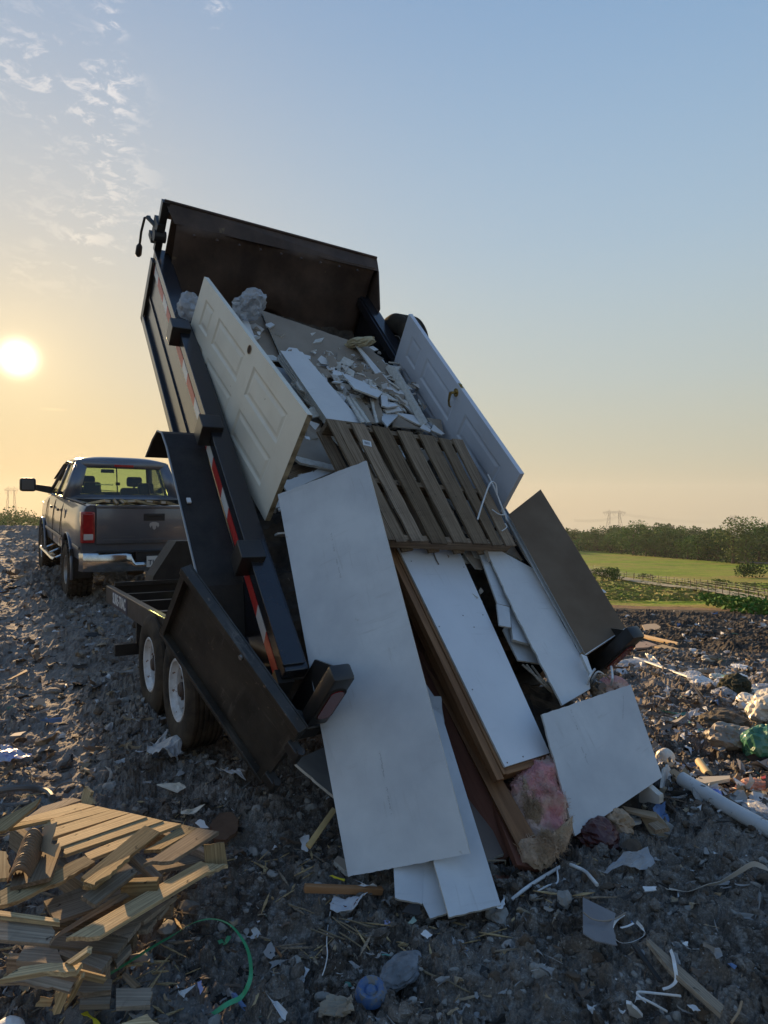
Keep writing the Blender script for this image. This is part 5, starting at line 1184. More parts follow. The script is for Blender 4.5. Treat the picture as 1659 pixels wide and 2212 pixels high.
# flares, seams, trim
for x_ in (1.20, 4.76):
    m = MB(); m.tube([(x_ + .545 * math.cos(a), 1.012, .46 + .545 * math.sin(a)) for a in np.linspace(rad(-12), rad(192), 26)], .022, 8, flat=.6); tk('arch_lip', m, truckp, body, smooth_=True)
m = MB()
for x_, z0, z1 in ((1.93, .66, 1.49), (2.98, .66, 1.50), (4.02, .66, 1.48)):
    m.tube([(x_, 1.019, z0), (x_, 1.027, .98), (x_, 1.02, 1.15), (x_, 1.0, 1.32), (x_, .965, z1 - .06)], .006, 4)
tk('door_seam', m, P('seam', (.006, .006, .007), rough=.8), body)
m = MB(); m.box(1.95, 4.0, 1.02, 1.035, .86, .905, b=.006); m.box(.02, .62, 1.003, 1.02, .86, .90, b=.005); m.box(1.76, 1.92, 1.02, 1.035, .86, .905, b=.005)
tk('side_moulding', m, P('moulding', (.22, .21, .20), rough=.35, metal=.5), body)
for x_ in (2.2, 3.12):
    m = MB(); m.box(x_ - .07, x_ + .07, 1.01, 1.045, 1.28, 1.325, b=.014); tk('door_handle', m, darkpl, body)
m = MB(); m.tube([(1.55, 1.0, 1.28), (1.55, 1.012, 1.28)], .075, 20); tk('fuel_flap', m, truckp, body)
m = MB(); m.tube([(2.0, 1.08, .50), (2.12, 1.10, .50), (3.9, 1.10, .50), (4.05, 1.08, .50)], .042, 12, flat=.6); m.box(2.35, 2.75, 1.04, 1.13, .525, .535); m.box(3.3, 3.7, 1.04, 1.13, .525, .535)
for x_ in (2.2, 3.0, 3.8): m.tube([(x_, 1.08, .49), (x_, .8, .62)], .02, 6)
tk('running_board', m, chrome)
m = MB(); m.tube([(.05, .93, 1.507), (1.86, .935, 1.512)], .022, 8, flat=.5); m.tube([(.05, -.93, 1.507), (1.86, -.935, 1.512)], .022, 8, flat=.5); tk('bed_rail_cap', m, darkpl, body)
# underside: frame, axle, differential
m = MB()
for y_ in (.42, -.42): m.box(.15, 5.3, y_ - .04, y_ + .04, .52, .66)
m.tube([(1.2, -.8, .43), (1.2, .8, .43)], .05, 10); m.tube([(4.76, -.8, .43), (4.76, .8, .43)], .045, 10); tk('frame', m, darkpl)
m = MB(); m.lathe([(0, -.15), (.12, -.12), (.15, 0), (.12, .12), (0, .15)], 16, axis=1); m.v = [(x + 1.2, y, z + .43) for x, y, z in m.v]; tk('axle_housing', m, darkpl, smooth_=True)
m = MB(); m.tube([(.0, 0, .5), (-.26, 0, .5)], .045, 4); m.tube([(-.24, 0, .53), (-.24, 0, .60)], .03, 10); tk('tow_hitch', m, darkpl)
for s_ in (.3, -.3):
    m = MB(); m.box(-.02, .04, s_ * 2.9 - .16, s_ * 2.9 + .16, .42, .70) if False else m.box(.70, .715, s_ * 2.95 - .15, s_ * 2.95 + .15, .36, .80); tk('mud_flap', m, rubber)
# tailgate
m = MB(); m.box(-.035, .05, -.79, .79, .94, 1.47, b=.015); m.box(-.045, .06, -.79, .79, 1.445, 1.495, b=.012); m.box(-.045, -.03, -.70, .70, .985, 1.005)
tg = tk('tailgate', m, truckp, smooth_=True)
m = MB(); m.box(-.043, -.034, -.15, .15, 1.27, 1.375, b=.004); hd = tk('handle_recess', m, darkpl, tg)
m = MB(); m.box(-.058, -.044, -.11, .11, 1.335, 1.365, b=.005); m.build('tailgate_handle', darkpl, tg, TRK)
# round horned emblem below the handle, and the faint badge line at the left
m = MB(); m.prism([(-.062, 1.235), (-.02, 1.25), (.02, 1.25), (.062, 1.235), (.07, 1.20), (.05, 1.165), (.042, 1.19), (.03, 1.20), (.022, 1.155), (.0, 1.135), (-.022, 1.155), (-.03, 1.20), (-.042, 1.19), (-.05, 1.165), (-.07, 1.20)], 0, -.046, -.035)
tk('emblem', m, P('emblem_silver', (.45, .45, .46), rough=.35, metal=.5), tg)
m = MB(); rb = random.Random(2); y_ = .68
while y_ > .28: w_ = rb.uniform(.012, .022); m.box(-.037, -.0352, y_ - w_, y_, 1.03, 1.03 + rb.choice([.018, .022])); y_ -= w_ + .008
tk('badge', m, P('badge_grey', (.16, .16, .17), rough=.3, metal=.6), tg)
# rear lamps
redl = P('tail_lens', (.30, .012, .015), (.40, .02, .02), 20, rough=.18, coat=.8); clr = P('reverse_lens', (.55, .50, .48), rough=.15, coat=.8)
for s_ in (1, -1):
    y0, y1 = sorted((s_ * .805, s_ * .992)); m = MB(); m.box(-.035, .10, y0, y1, .955, 1.40, b=.02); tl = tk('tail_lamp', m, redl, smooth_=True)
    m = MB(); m.box(-.042, -.03, *sorted((s_ * .83, s_ * .955)), 1.0, 1.085, b=.01); m.build('reverse_lamp', clr, tl, TRK)
    m = MB(); m.box(-.040, -.03, *sorted((s_ * .825, s_ * .965)), 1.10, 1.37, b=.012); m.build('brake_lens', redl, tl, TRK)
# chrome bumper with a dropped centre
bump_ = []
ys = [-1.0, -.96, -.80, -.42, -.34, -.28, .28, .34, .42, .80, .96, 1.0]; tops = [.80, .815, .82, .82, .80, .68, .68, .80, .82, .82, .815, .80]; xo = [.06, -.05, -.14, -.17, -.17, -.17, -.17, -.17, -.17, -.14, -.05, .06]
m = MB(); v = []
for y_, t_, x_ in zip(ys, tops, xo):
    v += [(x_ + .10, y_, t_), (x_ + .02, y_, t_), (x_, y_, t_ - .025), (x_ - .012, y_, .70 if t_ > .7 else .64), (x_ + .0, y_, .59), (x_ + .03, y_, .555), (x_ + .10, y_, .55)]
k = 7; m.add(v, [[i * k + j, (i + 1) * k + j, (i + 1) * k + j + 1, i * k + j + 1] for i in range(len(ys) - 1) for j in range(k - 1)])
bmp = tk('rear_bumper', m, chrome, smooth_=True)
m = MB(); m.box(-.165, -.02, -.78, .78, .826, .842, b=.004); tk('step_pad', m, darkpl, bmp)
m = MB(); m.box(-.15, .0, -.27, .27, .70, .822); tk('plate_recess', m, darkpl, bmp)
m = MB(); m.box(-.192, -.186, -.17, .135, .61, .77, b=.003); plt = tk('licence_plate', m, P('plate_white', (.55, .56, .55), rough=.4))
MT = TRK @ Matrix.Translation((-.194, .115, .675)) @ Matrix.Rotation(rad(-90), 4, 'Z') @ Matrix.Rotation(rad(90), 4, 'X')
text('TK', .10, P('plate_ink', (.02, .03, .05), rough=.5), plt, MT, align='LEFT', bold=.001, ext=.0008)
# cab above the beltline
m = MB()
def ringp(m, o4, i4, th=.05):
    for k in range(4):
        m.add([o4[k], o4[(k + 1) % 4], i4[(k + 1) % 4], i4[k]], [(0, 1, 2, 3)])
ZB, ZR = 1.49, 2.12
def sy(z): return .955 - (z - ZB) / (ZR - ZB) * .22
ringp(m, [(1.95, .955, ZB), (1.95, -.955, ZB), (2.18, -.73, ZR), (2.18, .73, ZR)], [(1.99, .72, ZB + .07), (1.99, -.72, ZB + .07), (2.145, -.60, ZR - .10), (2.145, .60, ZR - .10)])
for s_ in (1, -1):
    y = lambda z: s_ * sy(z)
    ringp(m, [(1.95, y(ZB), ZB), (3.02, y(ZB), ZB), (3.0, y(ZR), ZR), (2.18, y(ZR), ZR)], [(2.30, y(ZB + .03), ZB + .03), (2.96, y(ZB + .03), ZB + .03), (2.95, y(ZR - .06), ZR - .06), (2.42, y(ZR - .07), ZR - .07)])
    ringp(m, [(3.02, y(ZB), ZB), (4.30, y(ZB), ZB), (3.50, y(ZR), ZR), (3.0, y(ZR), ZR)], [(3.07, y(ZB + .03), ZB + .03), (4.14, y(ZB + .03), ZB + .03), (3.47, y(ZR - .06), ZR - .06), (3.06, y(ZR - .06), ZR - .06)])
ringp(m, [(4.30, -.955, ZB), (4.30, .955, ZB), (3.50, .73, ZR), (3.50, -.73, ZR)], [(4.26, -.87, ZB + .03), (4.26, .87, ZB + .03), (3.55, .68, ZR - .05), (3.55, -.68, ZR - .05)])
g = []; nu, nv = 10, 10
for i in range(nu + 1):
    for j in range(nv + 1):
        u_, w_ = i / nu, j / nv; x_ = 2.18 + u_ * 1.32; y_ = -.73 + 1.46 * w_
        g.append((x_, y_, ZR + .075 * (1 - (2 * w_ - 1) ** 4) * (1 - (2 * u_ - 1) ** 6) ** .5 + .012 * math.sin(math.pi * u_)))
m.add(g, [[i * (nv + 1) + j, (i + 1) * (nv + 1) + j, (i + 1) * (nv + 1) + j + 1, i * (nv + 1) + j + 1] for i in range(nu) for j in range(nv)])
cab = tk('cab', m, truckp, smooth_=True); q = cab.modifiers.new('t', 'SOLIDIFY'); q.thickness = .035; q.offset = 0
m = MB(); m.box(2.135, 2.17, -.16, .16, ZR - .085, ZR - .035, b=.006); tk('high_brake_lamp', m, redl, cab)
m = MB(); m.add([(1.995, .72, ZB + .07), (1.995, -.72, ZB + .07), (2.15, -.60, ZR - .10), (2.15, .60, ZR - .10)], [(0, 1, 2, 3)]); rw = tk('rear_window', m, glass)
m = MB()
for y_ in (.13, -.40):
    m.tube([(1.992, y_, ZB + .07), (2.147, y_ * .95, ZR - .10)], .010, 6)
m.box(2.05, 2.07, .08, .15, ZB + .24, ZB + .29); tk('slider_frame', m, darkpl, rw)
m = MB(); rb = random.Random(9); y_ = .47
while y_ > .18: w_ = rb.uniform(.012, .02); m.add([(2.06 , y_, ZB + .235), (2.06, y_ - w_, ZB + .235), (2.067, y_ - w_, ZB + .235 + rb.choice([.02, .028])), (2.067, y_, ZB + .26)], [(0, 1, 2, 3)]); y_ -= w_ + .008
tk('window_lettering', m, whitepl, rw)
for s_ in (1, -1):
    y = lambda z: s_ * (sy(z) - .008)
    m = MB(); m.add([(2.30, y(ZB + .03), ZB + .03), (2.96, y(ZB + .03), ZB + .03), (2.95, y(ZR - .06), ZR - .06), (2.42, y(ZR - .07), ZR - .07)], [(0, 1, 2, 3)]); tk('side_window', m, sglass)
    m = MB(); m.add([(3.07, y(ZB + .03), ZB + .03), (4.14, y(ZB + .03), ZB + .03), (3.47, y(ZR - .06), ZR - .06), (3.06, y(ZR - .06), ZR - .06)], [(0, 1, 2, 3)]); tk('side_window', m, sglass)
m = MB(); m.tube([(2.40, .78, ZR - .03), (3.0, .775, ZR + .0), (3.5, .78, ZR - .06), (3.9, .89, ZR - .33)], .02, 6, flat=.4); tk('window_visor', m, darkpl, cab)
m = MB(); m.add([(4.26, -.87, ZB + .03), (4.26, .87, ZB + .03), (3.55, .68, ZR - .05), (3.55, -.68, ZR - .05)], [(0, 1, 2, 3)]); tk('windscreen', m, wglass)
for x_, yy_, zz_ in ((2.45, .45, 1.56), (2.45, -.45, 1.56), (3.25, .42, 1.66), (3.25, -.42, 1.66)):
    m = MB(); m.box(x_, x_ + .14, yy_ - .25, yy_ + .25, 1.2, zz_, b=.05); st_ = tk('seat', m, intr, smooth_=True)
    m = MB(); m.box(x_ + .01, x_ + .12, yy_ - .14, yy_ + .14, zz_ + .02, zz_ + .21, b=.045); m.tube([(x_ + .07, yy_, zz_ - .03), (x_ + .07, yy_, zz_ + .05)], .02, 6); m.build('headrest', intr, st_, TRK, smooth_=True)
m = MB(); m.box(3.85, 4.24, -.85, .85, 1.4, 1.56, b=.04); tk('dashboard', m, intr)
m = MB(); m.tube([(3.80 + .06 * math.cos(a), .40 + .19 * math.sin(a), 1.56 + .17 * math.cos(a)) for a in np.linspace(0, 2 * math.pi, 25)], .014, 6); tk('steering_wheel', m, intr)
m = MB(); m.box(3.66, 3.69, -.12, .12, 1.93, 2.0, b=.012); tk('rear_view_mirror', m, darkpl)
m = MB(); m.tube([(4.28, -.55, ZB + .05), (4.22, .15, ZB + .10)], .008, 5); m.tube([(4.28, .1, ZB + .05), (4.20, .7, ZB + .12)], .008, 5); tk('wiper', m, darkpl)
for s_ in (1, -1):
    m = MB(); m.box(3.92, 4.06, *sorted((s_ * 1.20, s_ * 1.47)), 1.54, 1.79, b=.045); mr_ = tk('door_mirror', m, darkpl, smooth_=True)
    m = MB(); m.prism([(s_ * .93, 1.50), (s_ * .93, 1.64), (s_ * 1.25, 1.68), (s_ * 1.25, 1.57)], 0, 3.96, 4.02); m.build('mirror_arm', darkpl, mr_, TRK)
    m = MB(); m.box(3.914, 3.92, *sorted((s_ * 1.235, s_ * 1.435)), 1.575, 1.755, b=.002); m.build('mirror_glass', P('mirror_glass', (.12, .12, .12), rough=.35, metal=.3), mr_, TRK)
rimc = P('alloy_rim', (.35, .34, .33), (.2, .18, .16), 9, rough=.4, metal=.6)
for x_ in (1.20, 4.76):
    wheel(trk, x_, -.87, .43, R_=.43, wid=.31, out_=1, knob=True, rimmat=rimc, rimR=.215, Mbase=TRK)
    wheel(trk, x_, .87, .43, R_=.43, wid=.31, out_=-1, knob=True, rimmat=rimc, rimR=.215, Mbase=TRK)
# lumber ends resting over the tailgate
rb = random.Random(6)
bl_ = ['leftmost short board end on the truck tailgate', 'board end tipped against the leftmost one in the truck bed', 'third board end from the left on the tailgate', 'wide board end near the middle of the tailgate', 'flat board lying right of the wide one on the tailgate', 'rightmost board end on the truck tailgate']
for k, (y_, w_, h_, yw, rl) in enumerate([(.66, .09, .038, .1, .15), (.56, .09, .038, -.2, .9), (.47, .09, .038, -.35, .7), (.33, .15, .04, -.5, -.1), (.08, .14, .038, -.55, .1), (-.12, .10, .05, -.45, 0)]):
    m = MB(); m.box(0, 1.3, -w_ / 2, w_ / 2, 0, h_, b=.003)
    o = m.build('lumber_board', palw2, None, TRK @ Matrix.Translation((-.07, y_, 1.515 + .02 * (rl != 0))) @ Matrix.Rotation(yw, 4, 'Z') @ Matrix.Rotation(rad(6), 4, 'Y') @ Matrix.Rotation(rl, 4, 'X'))
    tag(o, bl_[k], 'board', 'board ends on the truck tailgate')
    m = MB(); m.box(-.0015, -.0003, -w_ * .3, w_ * .3, .008, h_ - .008) ; m.build('end_stamp', P('stamp', (.45, .40, .33), rough=.8), o, o.matrix_basis)

# ------------------------------------------------------------------ broken pallets at the lower left
def hpts(px, hs):
    """corners at given heights over the ground: distances follow from the flat foreground"""
    out_ = []
    for (u, v), h in zip(px, hs):
        r = ray(u, v); out_.append((EYE - h) / -r.z)
    return out_
def plank(name, label, px, h, mat=palw2, th=.015, rag=(), amp=.006, seed=0, group='planks of the broken pallets', cat='plank'):
    px = zz(B4, *px); hs = h if isinstance(h, (list, tuple)) else [h] * min(len(px), 4)
    D = hpts(px[:len(hs)], hs)
    if rag == ():
        n_ = len(px); el = [math.dist(px[i], px[(i + 1) % n_]) for i in range(n_)]; rag = tuple(i for i in range(n_) if el[i] < .5 * max(el)); amp = max(amp, .008)
    o = slab(name, px=px, D=D, th=th, mats=(mat,), rag=rag, amp=amp, seed=seed)
    return tag(o, label, cat, group)
GP = 'planks of the broken pallets'
# the upper pallet: one thing with its deck boards and stringers
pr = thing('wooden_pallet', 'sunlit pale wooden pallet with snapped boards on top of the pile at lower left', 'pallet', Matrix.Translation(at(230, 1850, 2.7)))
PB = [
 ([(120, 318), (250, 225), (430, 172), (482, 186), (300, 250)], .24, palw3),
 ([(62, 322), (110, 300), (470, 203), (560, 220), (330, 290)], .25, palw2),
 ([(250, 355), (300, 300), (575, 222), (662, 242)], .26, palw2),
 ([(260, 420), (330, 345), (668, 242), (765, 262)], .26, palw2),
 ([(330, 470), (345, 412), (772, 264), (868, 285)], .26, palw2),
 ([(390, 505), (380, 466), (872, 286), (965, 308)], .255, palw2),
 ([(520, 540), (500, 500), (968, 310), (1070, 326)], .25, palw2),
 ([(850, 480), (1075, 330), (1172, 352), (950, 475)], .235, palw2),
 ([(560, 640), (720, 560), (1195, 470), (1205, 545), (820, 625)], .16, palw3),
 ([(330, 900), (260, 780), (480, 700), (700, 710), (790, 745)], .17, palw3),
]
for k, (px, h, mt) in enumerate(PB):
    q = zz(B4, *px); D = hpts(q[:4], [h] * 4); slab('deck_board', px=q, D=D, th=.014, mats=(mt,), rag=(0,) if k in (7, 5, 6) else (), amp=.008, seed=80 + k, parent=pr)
for k, (a_, b_) in enumerate([((80, 330), (560, 700)), ((520, 235), (940, 640)), ((740, 275), (1250, 500))]):
    q = zz(B4, a_, b_); D = hpts(q, [.20, .19]); p0, p1 = at(*q[0], D[0]), at(*q[1], D[1])
    beam('stringer', p0, p1, .035, .10, palw3, Zu, parent=pr)
beam('stringer', at(*B4(720, 660), hpts([B4(720, 660)], [.23])[0]), at(*B4(935, 650), hpts([B4(935, 650)], [.23])[0]), .035, .085, palw2, Zu, parent=pr)
# lower pallets, seen at the right and front edges
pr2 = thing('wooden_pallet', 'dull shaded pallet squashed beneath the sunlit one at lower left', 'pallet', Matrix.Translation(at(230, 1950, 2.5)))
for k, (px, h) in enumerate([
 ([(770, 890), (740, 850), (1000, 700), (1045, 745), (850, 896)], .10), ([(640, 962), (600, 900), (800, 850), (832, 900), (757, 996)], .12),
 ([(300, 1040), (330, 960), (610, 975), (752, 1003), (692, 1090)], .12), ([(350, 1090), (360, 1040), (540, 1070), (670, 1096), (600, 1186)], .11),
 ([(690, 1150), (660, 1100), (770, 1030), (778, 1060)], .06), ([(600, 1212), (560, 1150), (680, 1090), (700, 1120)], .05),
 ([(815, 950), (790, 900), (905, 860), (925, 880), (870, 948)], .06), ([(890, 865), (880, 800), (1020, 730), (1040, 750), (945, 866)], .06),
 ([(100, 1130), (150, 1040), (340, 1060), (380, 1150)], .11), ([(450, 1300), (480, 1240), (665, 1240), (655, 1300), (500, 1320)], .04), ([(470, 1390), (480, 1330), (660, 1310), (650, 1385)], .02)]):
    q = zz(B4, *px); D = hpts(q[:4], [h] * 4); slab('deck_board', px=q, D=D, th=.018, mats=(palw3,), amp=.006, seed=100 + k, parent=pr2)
for a_, b_ in (((60, 1100), (640, 1150)), ((300, 900), (800, 920)), ((500, 760), (1020, 740))):
    q = zz(B4, a_, b_); D = hpts(q, [.09, .09]); beam('stringer', at(*q[0], D[0]), at(*q[1], D[1]), .035, .09, palw, Zu, parent=pr2)
# loose and snapped planks, each its own thing
plank('broken_plank', 'long splintered plank lying diagonally over the sunlit pallet boards', [(490, 690), (480, 640), (855, 335), (945, 375), (745, 530), (570, 695)], (.30, .30, .33, .31), palw2, rag=(0, 5), amp=.010, seed=1)
plank('broken_plank', 'thin bright splinter along the front of the long diagonal plank', [(495, 665), (600, 590), (770, 510), (720, 560), (560, 685)], (.33, .33, .33), palw2, rag=(2, 3), amp=.008, seed=2)
plank('broken_plank', 'pale grey plank with a hooked broken end at the right of the pallet', [(842, 566), (1168, 350), (1290, 372), (1020, 542), (900, 545)], (.29, .29, .28, .29), palw3, rag=(3, 4), amp=.006, seed=3)
plank('broken_plank', 'short grey plank with a ragged foot in front of the stringer end', [(480, 752), (748, 556), (812, 606), (566, 800)], (.28, .28, .27, .27), palw3, rag=(3,), amp=.014, seed=4)
plank('broken_plank', 'rotten ridged plank running along the left front of the pile', [(0, 805), (0, 722), (200, 650), (340, 592), (500, 515), (562, 548), (365, 665), (180, 745)], (.27, .28, .28), palw2, rag=(0, 1, 2, 3, 5, 6, 7), amp=.007, seed=5)
plank('broken_plank', 'long shaded plank with a sunlit pointed end along the lower front', [(392, 996), (1180, 545), (1345, 566), (1215, 612), (590, 985)], (.20, .19, .18, .19), palw2, rag=(), seed=6)
plank('broken_plank', 'shaded plank parallel to and above the pointed one', [(295, 1022), (360, 955), (700, 742), (785, 742), (500, 900)], (.19, .20, .20), palw3, seed=7)
plank('board_offcut', 'pale square board end standing at the right tip of the pile', [(1215, 606), (1200, 450), (1322, 437), (1342, 572)], (.15, .24, .25, .15), palw2, rag=(1, 3), amp=.004, seed=8, cat='offcut')
plank('broken_plank', 'wide grey plank cut off by the left edge of the picture', [(-60, 1000), (-60, 868), (300, 903), (318, 985), (290, 1032)], (.24, .26, .26), palw3, rag=(2, 3), amp=.006, seed=9)
plank('broken_plank', 'thin strip lying on the wide grey plank at the left', [(-60, 858), (-60, 826), (340, 882), (356, 905)], (.28, .28, .28), palw2, rag=(2,), seed=10)
plank('broken_plank', 'sunlit torn plank crossing the bottom left corner', [(0, 1240), (130, 1165), (300, 1142), (488, 1142), (450, 1190), (250, 1195)], (.22, .22, .24, .24), palw2, rag=(0, 3, 4), amp=.006, seed=11)
plank('broken_plank', 'short sunlit plank pointing right under the torn one', [(380, 1215), (455, 1182), (622, 1225), (612, 1268)], (.19, .20, .17), palw2, seed=12)
plank('wood_splinter', 'upright bright splinter above the torn plank', [(382, 1142), (525, 1042), (515, 1082), (432, 1142)], (.24, .32, .31), palw2, seed=13, cat='splinter')
plank('broken_plank', 'dull grey plank under the sunlit torn plank', [(0, 1262), (180, 1200), (438, 1258), (410, 1312), (150, 1255)], (.18, .19, .17), palw3, rag=(0, 3), seed=14)
plank('wood_splinter', 'small amber splinter leaning at the bottom left', [(320, 1450), (325, 1330), (382, 1300), (412, 1310), (360, 1440)], (.05, .14, .16, .15), palw2, rag=(0,), seed=15, cat='splinter')
plank('wood_splinter', 'long thin splinter leaning right of the amber one', [(382, 1425), (400, 1360), (478, 1238), (502, 1228), (440, 1350)], (.04, .1, .2), palw2, seed=16, cat='splinter')
plank('wood_splinter', 'pale chip at the far end of the bottom left planks', [(210, 1400), (240, 1340), (320, 1345), (300, 1400)], (.10, .12, .11), palw2, rag=(0, 1), seed=17, cat='splinter')
plank('board_offcut', 'flat pale board end on the soil right of the bottom left planks', [(686, 1400), (686, 1290), (898, 1288), (902, 1312), (888, 1390)], (.03, .03, .03), palw3, rag=(2, 3), amp=.004, seed=18, cat='offcut')
plank('wood_splinter', 'thin pale lath leaning above the flat board end', [(716, 1218), (742, 1200), (825, 1278), (775, 1290)], (.05, .06, .04), palw3, seed=19, cat='splinter')
plank('board_offcut', 'brown board corner at the bottom edge of the picture', [(690, 1540), (720, 1500), (870, 1442), (960, 1515)], (.03, .03, .03), palw2, seed=20, cat='offcut')
plank('broken_plank', 'bright plank tilting up at the far left of the pile', [(-10, 372), (0, 300), (165, 215), (243, 172), (215, 220), (40, 360)], (.30, .32, .34), palw2, rag=(0, 5), seed=21)
plank('broken_plank', 'flat pale plank below the tilting one at the far left', [(60, 352), (40, 330), (270, 295), (300, 300)], (.27, .27, .27), palw2, seed=22)
plank('broken_plank', 'dark plank under the ribbed mat at the left', [(60, 700), (90, 600), (340, 440), (362, 470), (300, 640)], (.29, .29, .31), palw, rag=(1, 2), seed=23)
plank('broken_plank', 'amber plank end at the left edge beside the ribbed mat', [(-20, 650), (-20, 480), (40, 490), (55, 560), (70, 640)], (.28, .30, .30), palw2, rag=(2, 3), seed=24)
# ribbed mat curled on the pile
m = MB(); nr_, nc_ = 60, 14; g = []
pa, pb, pc, pd = [at(*B4(*q), hpts([B4(*q)], [h])[0]) for q, h in (((55, 590), .34), ((190, 600), .33), ((265, 345), .40), ((140, 345), .41))]
Mr = plane_frame([pa, pb, pc, pd]); Mri = Mr.inverted(); la, lb_, lc, ld = [Mri @ p for p in (pa, pb, pc, pd)]
for i in range(nr_ + 1):
    for j in range(nc_ + 1):
        u_, w_ = i / nr_, j / nc_; p = (la * (1 - w_) + lb_ * w_) * (1 - u_) + (ld * (1 - w_) + lc * w_) * u_
        g.append((p.x, p.y, .012 * abs(math.sin(u_ * 14 * math.pi)) ** .7 - .07 * abs(2 * w_ - 1) ** 2 - .02 * u_))
m.add(g, [[i * (nc_ + 1) + j, (i + 1) * (nc_ + 1) + j, (i + 1) * (nc_ + 1) + j + 1, i * (nc_ + 1) + j + 1] for i in range(nr_) for j in range(nc_)])
o = m.build('ribbed_mat', P('ribbed_brown', (.13, .075, .04), (.24, .15, .085), 9, rough=.7), None, Mr, smooth_=True); q = o.modifiers.new('t', 'SOLIDIFY'); q.thickness = .006
tag(o, 'curled brown ribbed mat resting on the left of the pallet pile', 'mat')
plank('torn_cardboard', 'torn brown flap standing behind the ribbed mat', [(240, 420), (262, 340), (336, 315), (300, 440), (350, 440), (320, 520), (230, 480)], (.34, .40, .40, .36), card, th=.004, rag=(1, 2, 3, 4), amp=.006, seed=25, cat='cardboard')
plank('wood_splinter', 'bright ridged splinter standing behind the far edge of the pile', [(470, 205), (500, 105), (540, 140), (530, 165), (558, 210), (520, 212)], (.02, .12, .11), palw2, rag='all', amp=.004, seed=26, cat='splinter')
# scraps on the soil round the pile

# splinters and chips of wood broken off round the pile and under the load
r_ = random.Random(77); m = MB()
for k in range(420):
    if k < 300: u_, v_ = r_.gauss(190, 150), r_.gauss(1960, 130)
    else: u_, v_ = r_.uniform(560, 1300), r_.uniform(1780, 2050)
    if v_ < 1690 or v_ > 2300: continue
    p = hit(u_, v_); p.z = GZ(p.x, p.y) + r_.uniform(.0, .03); L_ = r_.uniform(.015, .085); a = r_.uniform(0, 3.14); d = Vector((math.cos(a), math.sin(a), r_.gauss(0, .25))) * L_; s_ = Vector((-math.sin(a), math.cos(a), r_.gauss(0, .3))) * r_.uniform(.002, .009); t_ = Vector((0, 0, r_.uniform(.002, .006)))
    v = [p - d - s_ * .3, p - s_, p + d, p + s_ * .8]; m.add([q for q in v] + [q - t_ for q in v], [(0, 1, 2, 3), (7, 6, 5, 4), (0, 4, 5, 1), (1, 5, 6, 2), (2, 6, 7, 3), (3, 7, 4, 0)], r_.choice([0, 0, 1]))
tag(m.build('wood_chips', [palw2, palw3]), 'pale chips and splinters strewn round the broken pallets', 'wood chips', kind='stuff')

# ------------------------------------------------------------------ things lying on the ground
def gs(name, label, px, F_, mat, h=(.02,), th=.004, rag='all', amp=.004, seed=0, cat='scrap', group=None, mats=None):
    """flat piece lying on the rough ground at its pixels"""
    q = zz(F_, *px); base = [drop(*p) for p in q]; hs = list(h) * len(q) if len(h) == 1 else list(h)
    k = min(len(q), max(3, len(h) if len(h) > 1 else 3)); D = []
    mz_ = max(p.z for p in base)
    for (u, v), b, hh in zip(q[:k], base[:k], hs[:k]):
        zt = (mz_ if len(h) == 1 else b.z) + hh; D.append((EYE - zt) / -ray(u, v).z)
    o = slab(name, px=q, D=D, th=th, mats=mats or (mat,), rag=rag, amp=amp, seed=seed); return tag(o, label, cat, group)
def gsheet(name, label, px, F_, mat, h=.03, amp=.02, sc=8, n_=10, seed=0, cat='paper', th=.002):
    q = zz(F_, *px); p = []
    for u, v in q:
        g_ = hit(u, v); zt = GZ(g_.x, g_.y) + h; D = (EYE - zt) / -ray(u, v).z; p.append(at(u, v, D))
    return tag(sheet(name, p, mat, amp, sc, n_, seed, th), label, cat)
def gw(name, label, px, F_, r, mat, h=.015, cat='wire', n_=6, hs=None):
    q = zz(F_, *px); p = []
    for i, (u, v) in enumerate(q):
        g_ = hit(u, v); zt = GZ(g_.x, g_.y) + (hs[i] if hs else h); D = (EYE - zt) / -ray(u, v).z; p.append(at(u, v, D))
    return wire(name, label, p, r, mat, cat, n_)
def gl(name, label, p_, F_, r, mat, seed, sub=3, amp=.5, cat='lump', dz=0):
    u, v = F_(*p_); c = drop(u, v, r[2] * .5 + dz); return tag(lump(name, c, r, mat, sub, amp, 1.6, seed), label, cat)
def gstrip(name, label, px, F_, w, mat, h=.02, twist=0, th=.002, cat='strap', hs=None, n_=24):
    q = zz(F_, *px); p = []
    for i, (u, v) in enumerate(q):
        g_ = hit(u, v); zt = GZ(g_.x, g_.y) + (hs[i] if hs else h); D = (EYE - zt) / -ray(u, v).z; p.append(at(u, v, D))
    return tag(strip(name, p, w, mat, twist, th, n_=n_), label, cat)

gstrip('green_strap', 'green plastic packing strap arching over the soil at lower left', [(625, 1222), (760, 1140), (900, 1050), (1030, 975), (1150, 905), (1255, 885), (1350, 915), (1420, 990), (1465, 1080), (1480, 1190), (1465, 1270), (1420, 1345), (1340, 1385), (1250, 1450)], B4, .016, greens, hs=[.01, .03, .06, .10, .13, .15, .15, .14, .12, .09, .06, .04, .03, .01], twist=.9, th=.0012, n_=60)
gstrip('green_scrap', 'short curl of green strap lying inside the arching one', [(1295, 1010), (1310, 1030), (1330, 1025), (1352, 985)], B4, .022, greens, .02, .3, cat='strap')
gs('yellow_scrap', 'yellow torn plastic at the bottom edge left of centre', [(480, 1440), (520, 1425), (570, 1470), (600, 1508), (555, 1508), (530, 1460)], B4, yellow, (.03,), th=.002, cat='plastic scrap')
gl('white_lump', 'round white foam lump in the bottom left corner', (50, 1490), B4, (.05, .05, .045), whitepl, 4, 3, .1, 'foam lump')
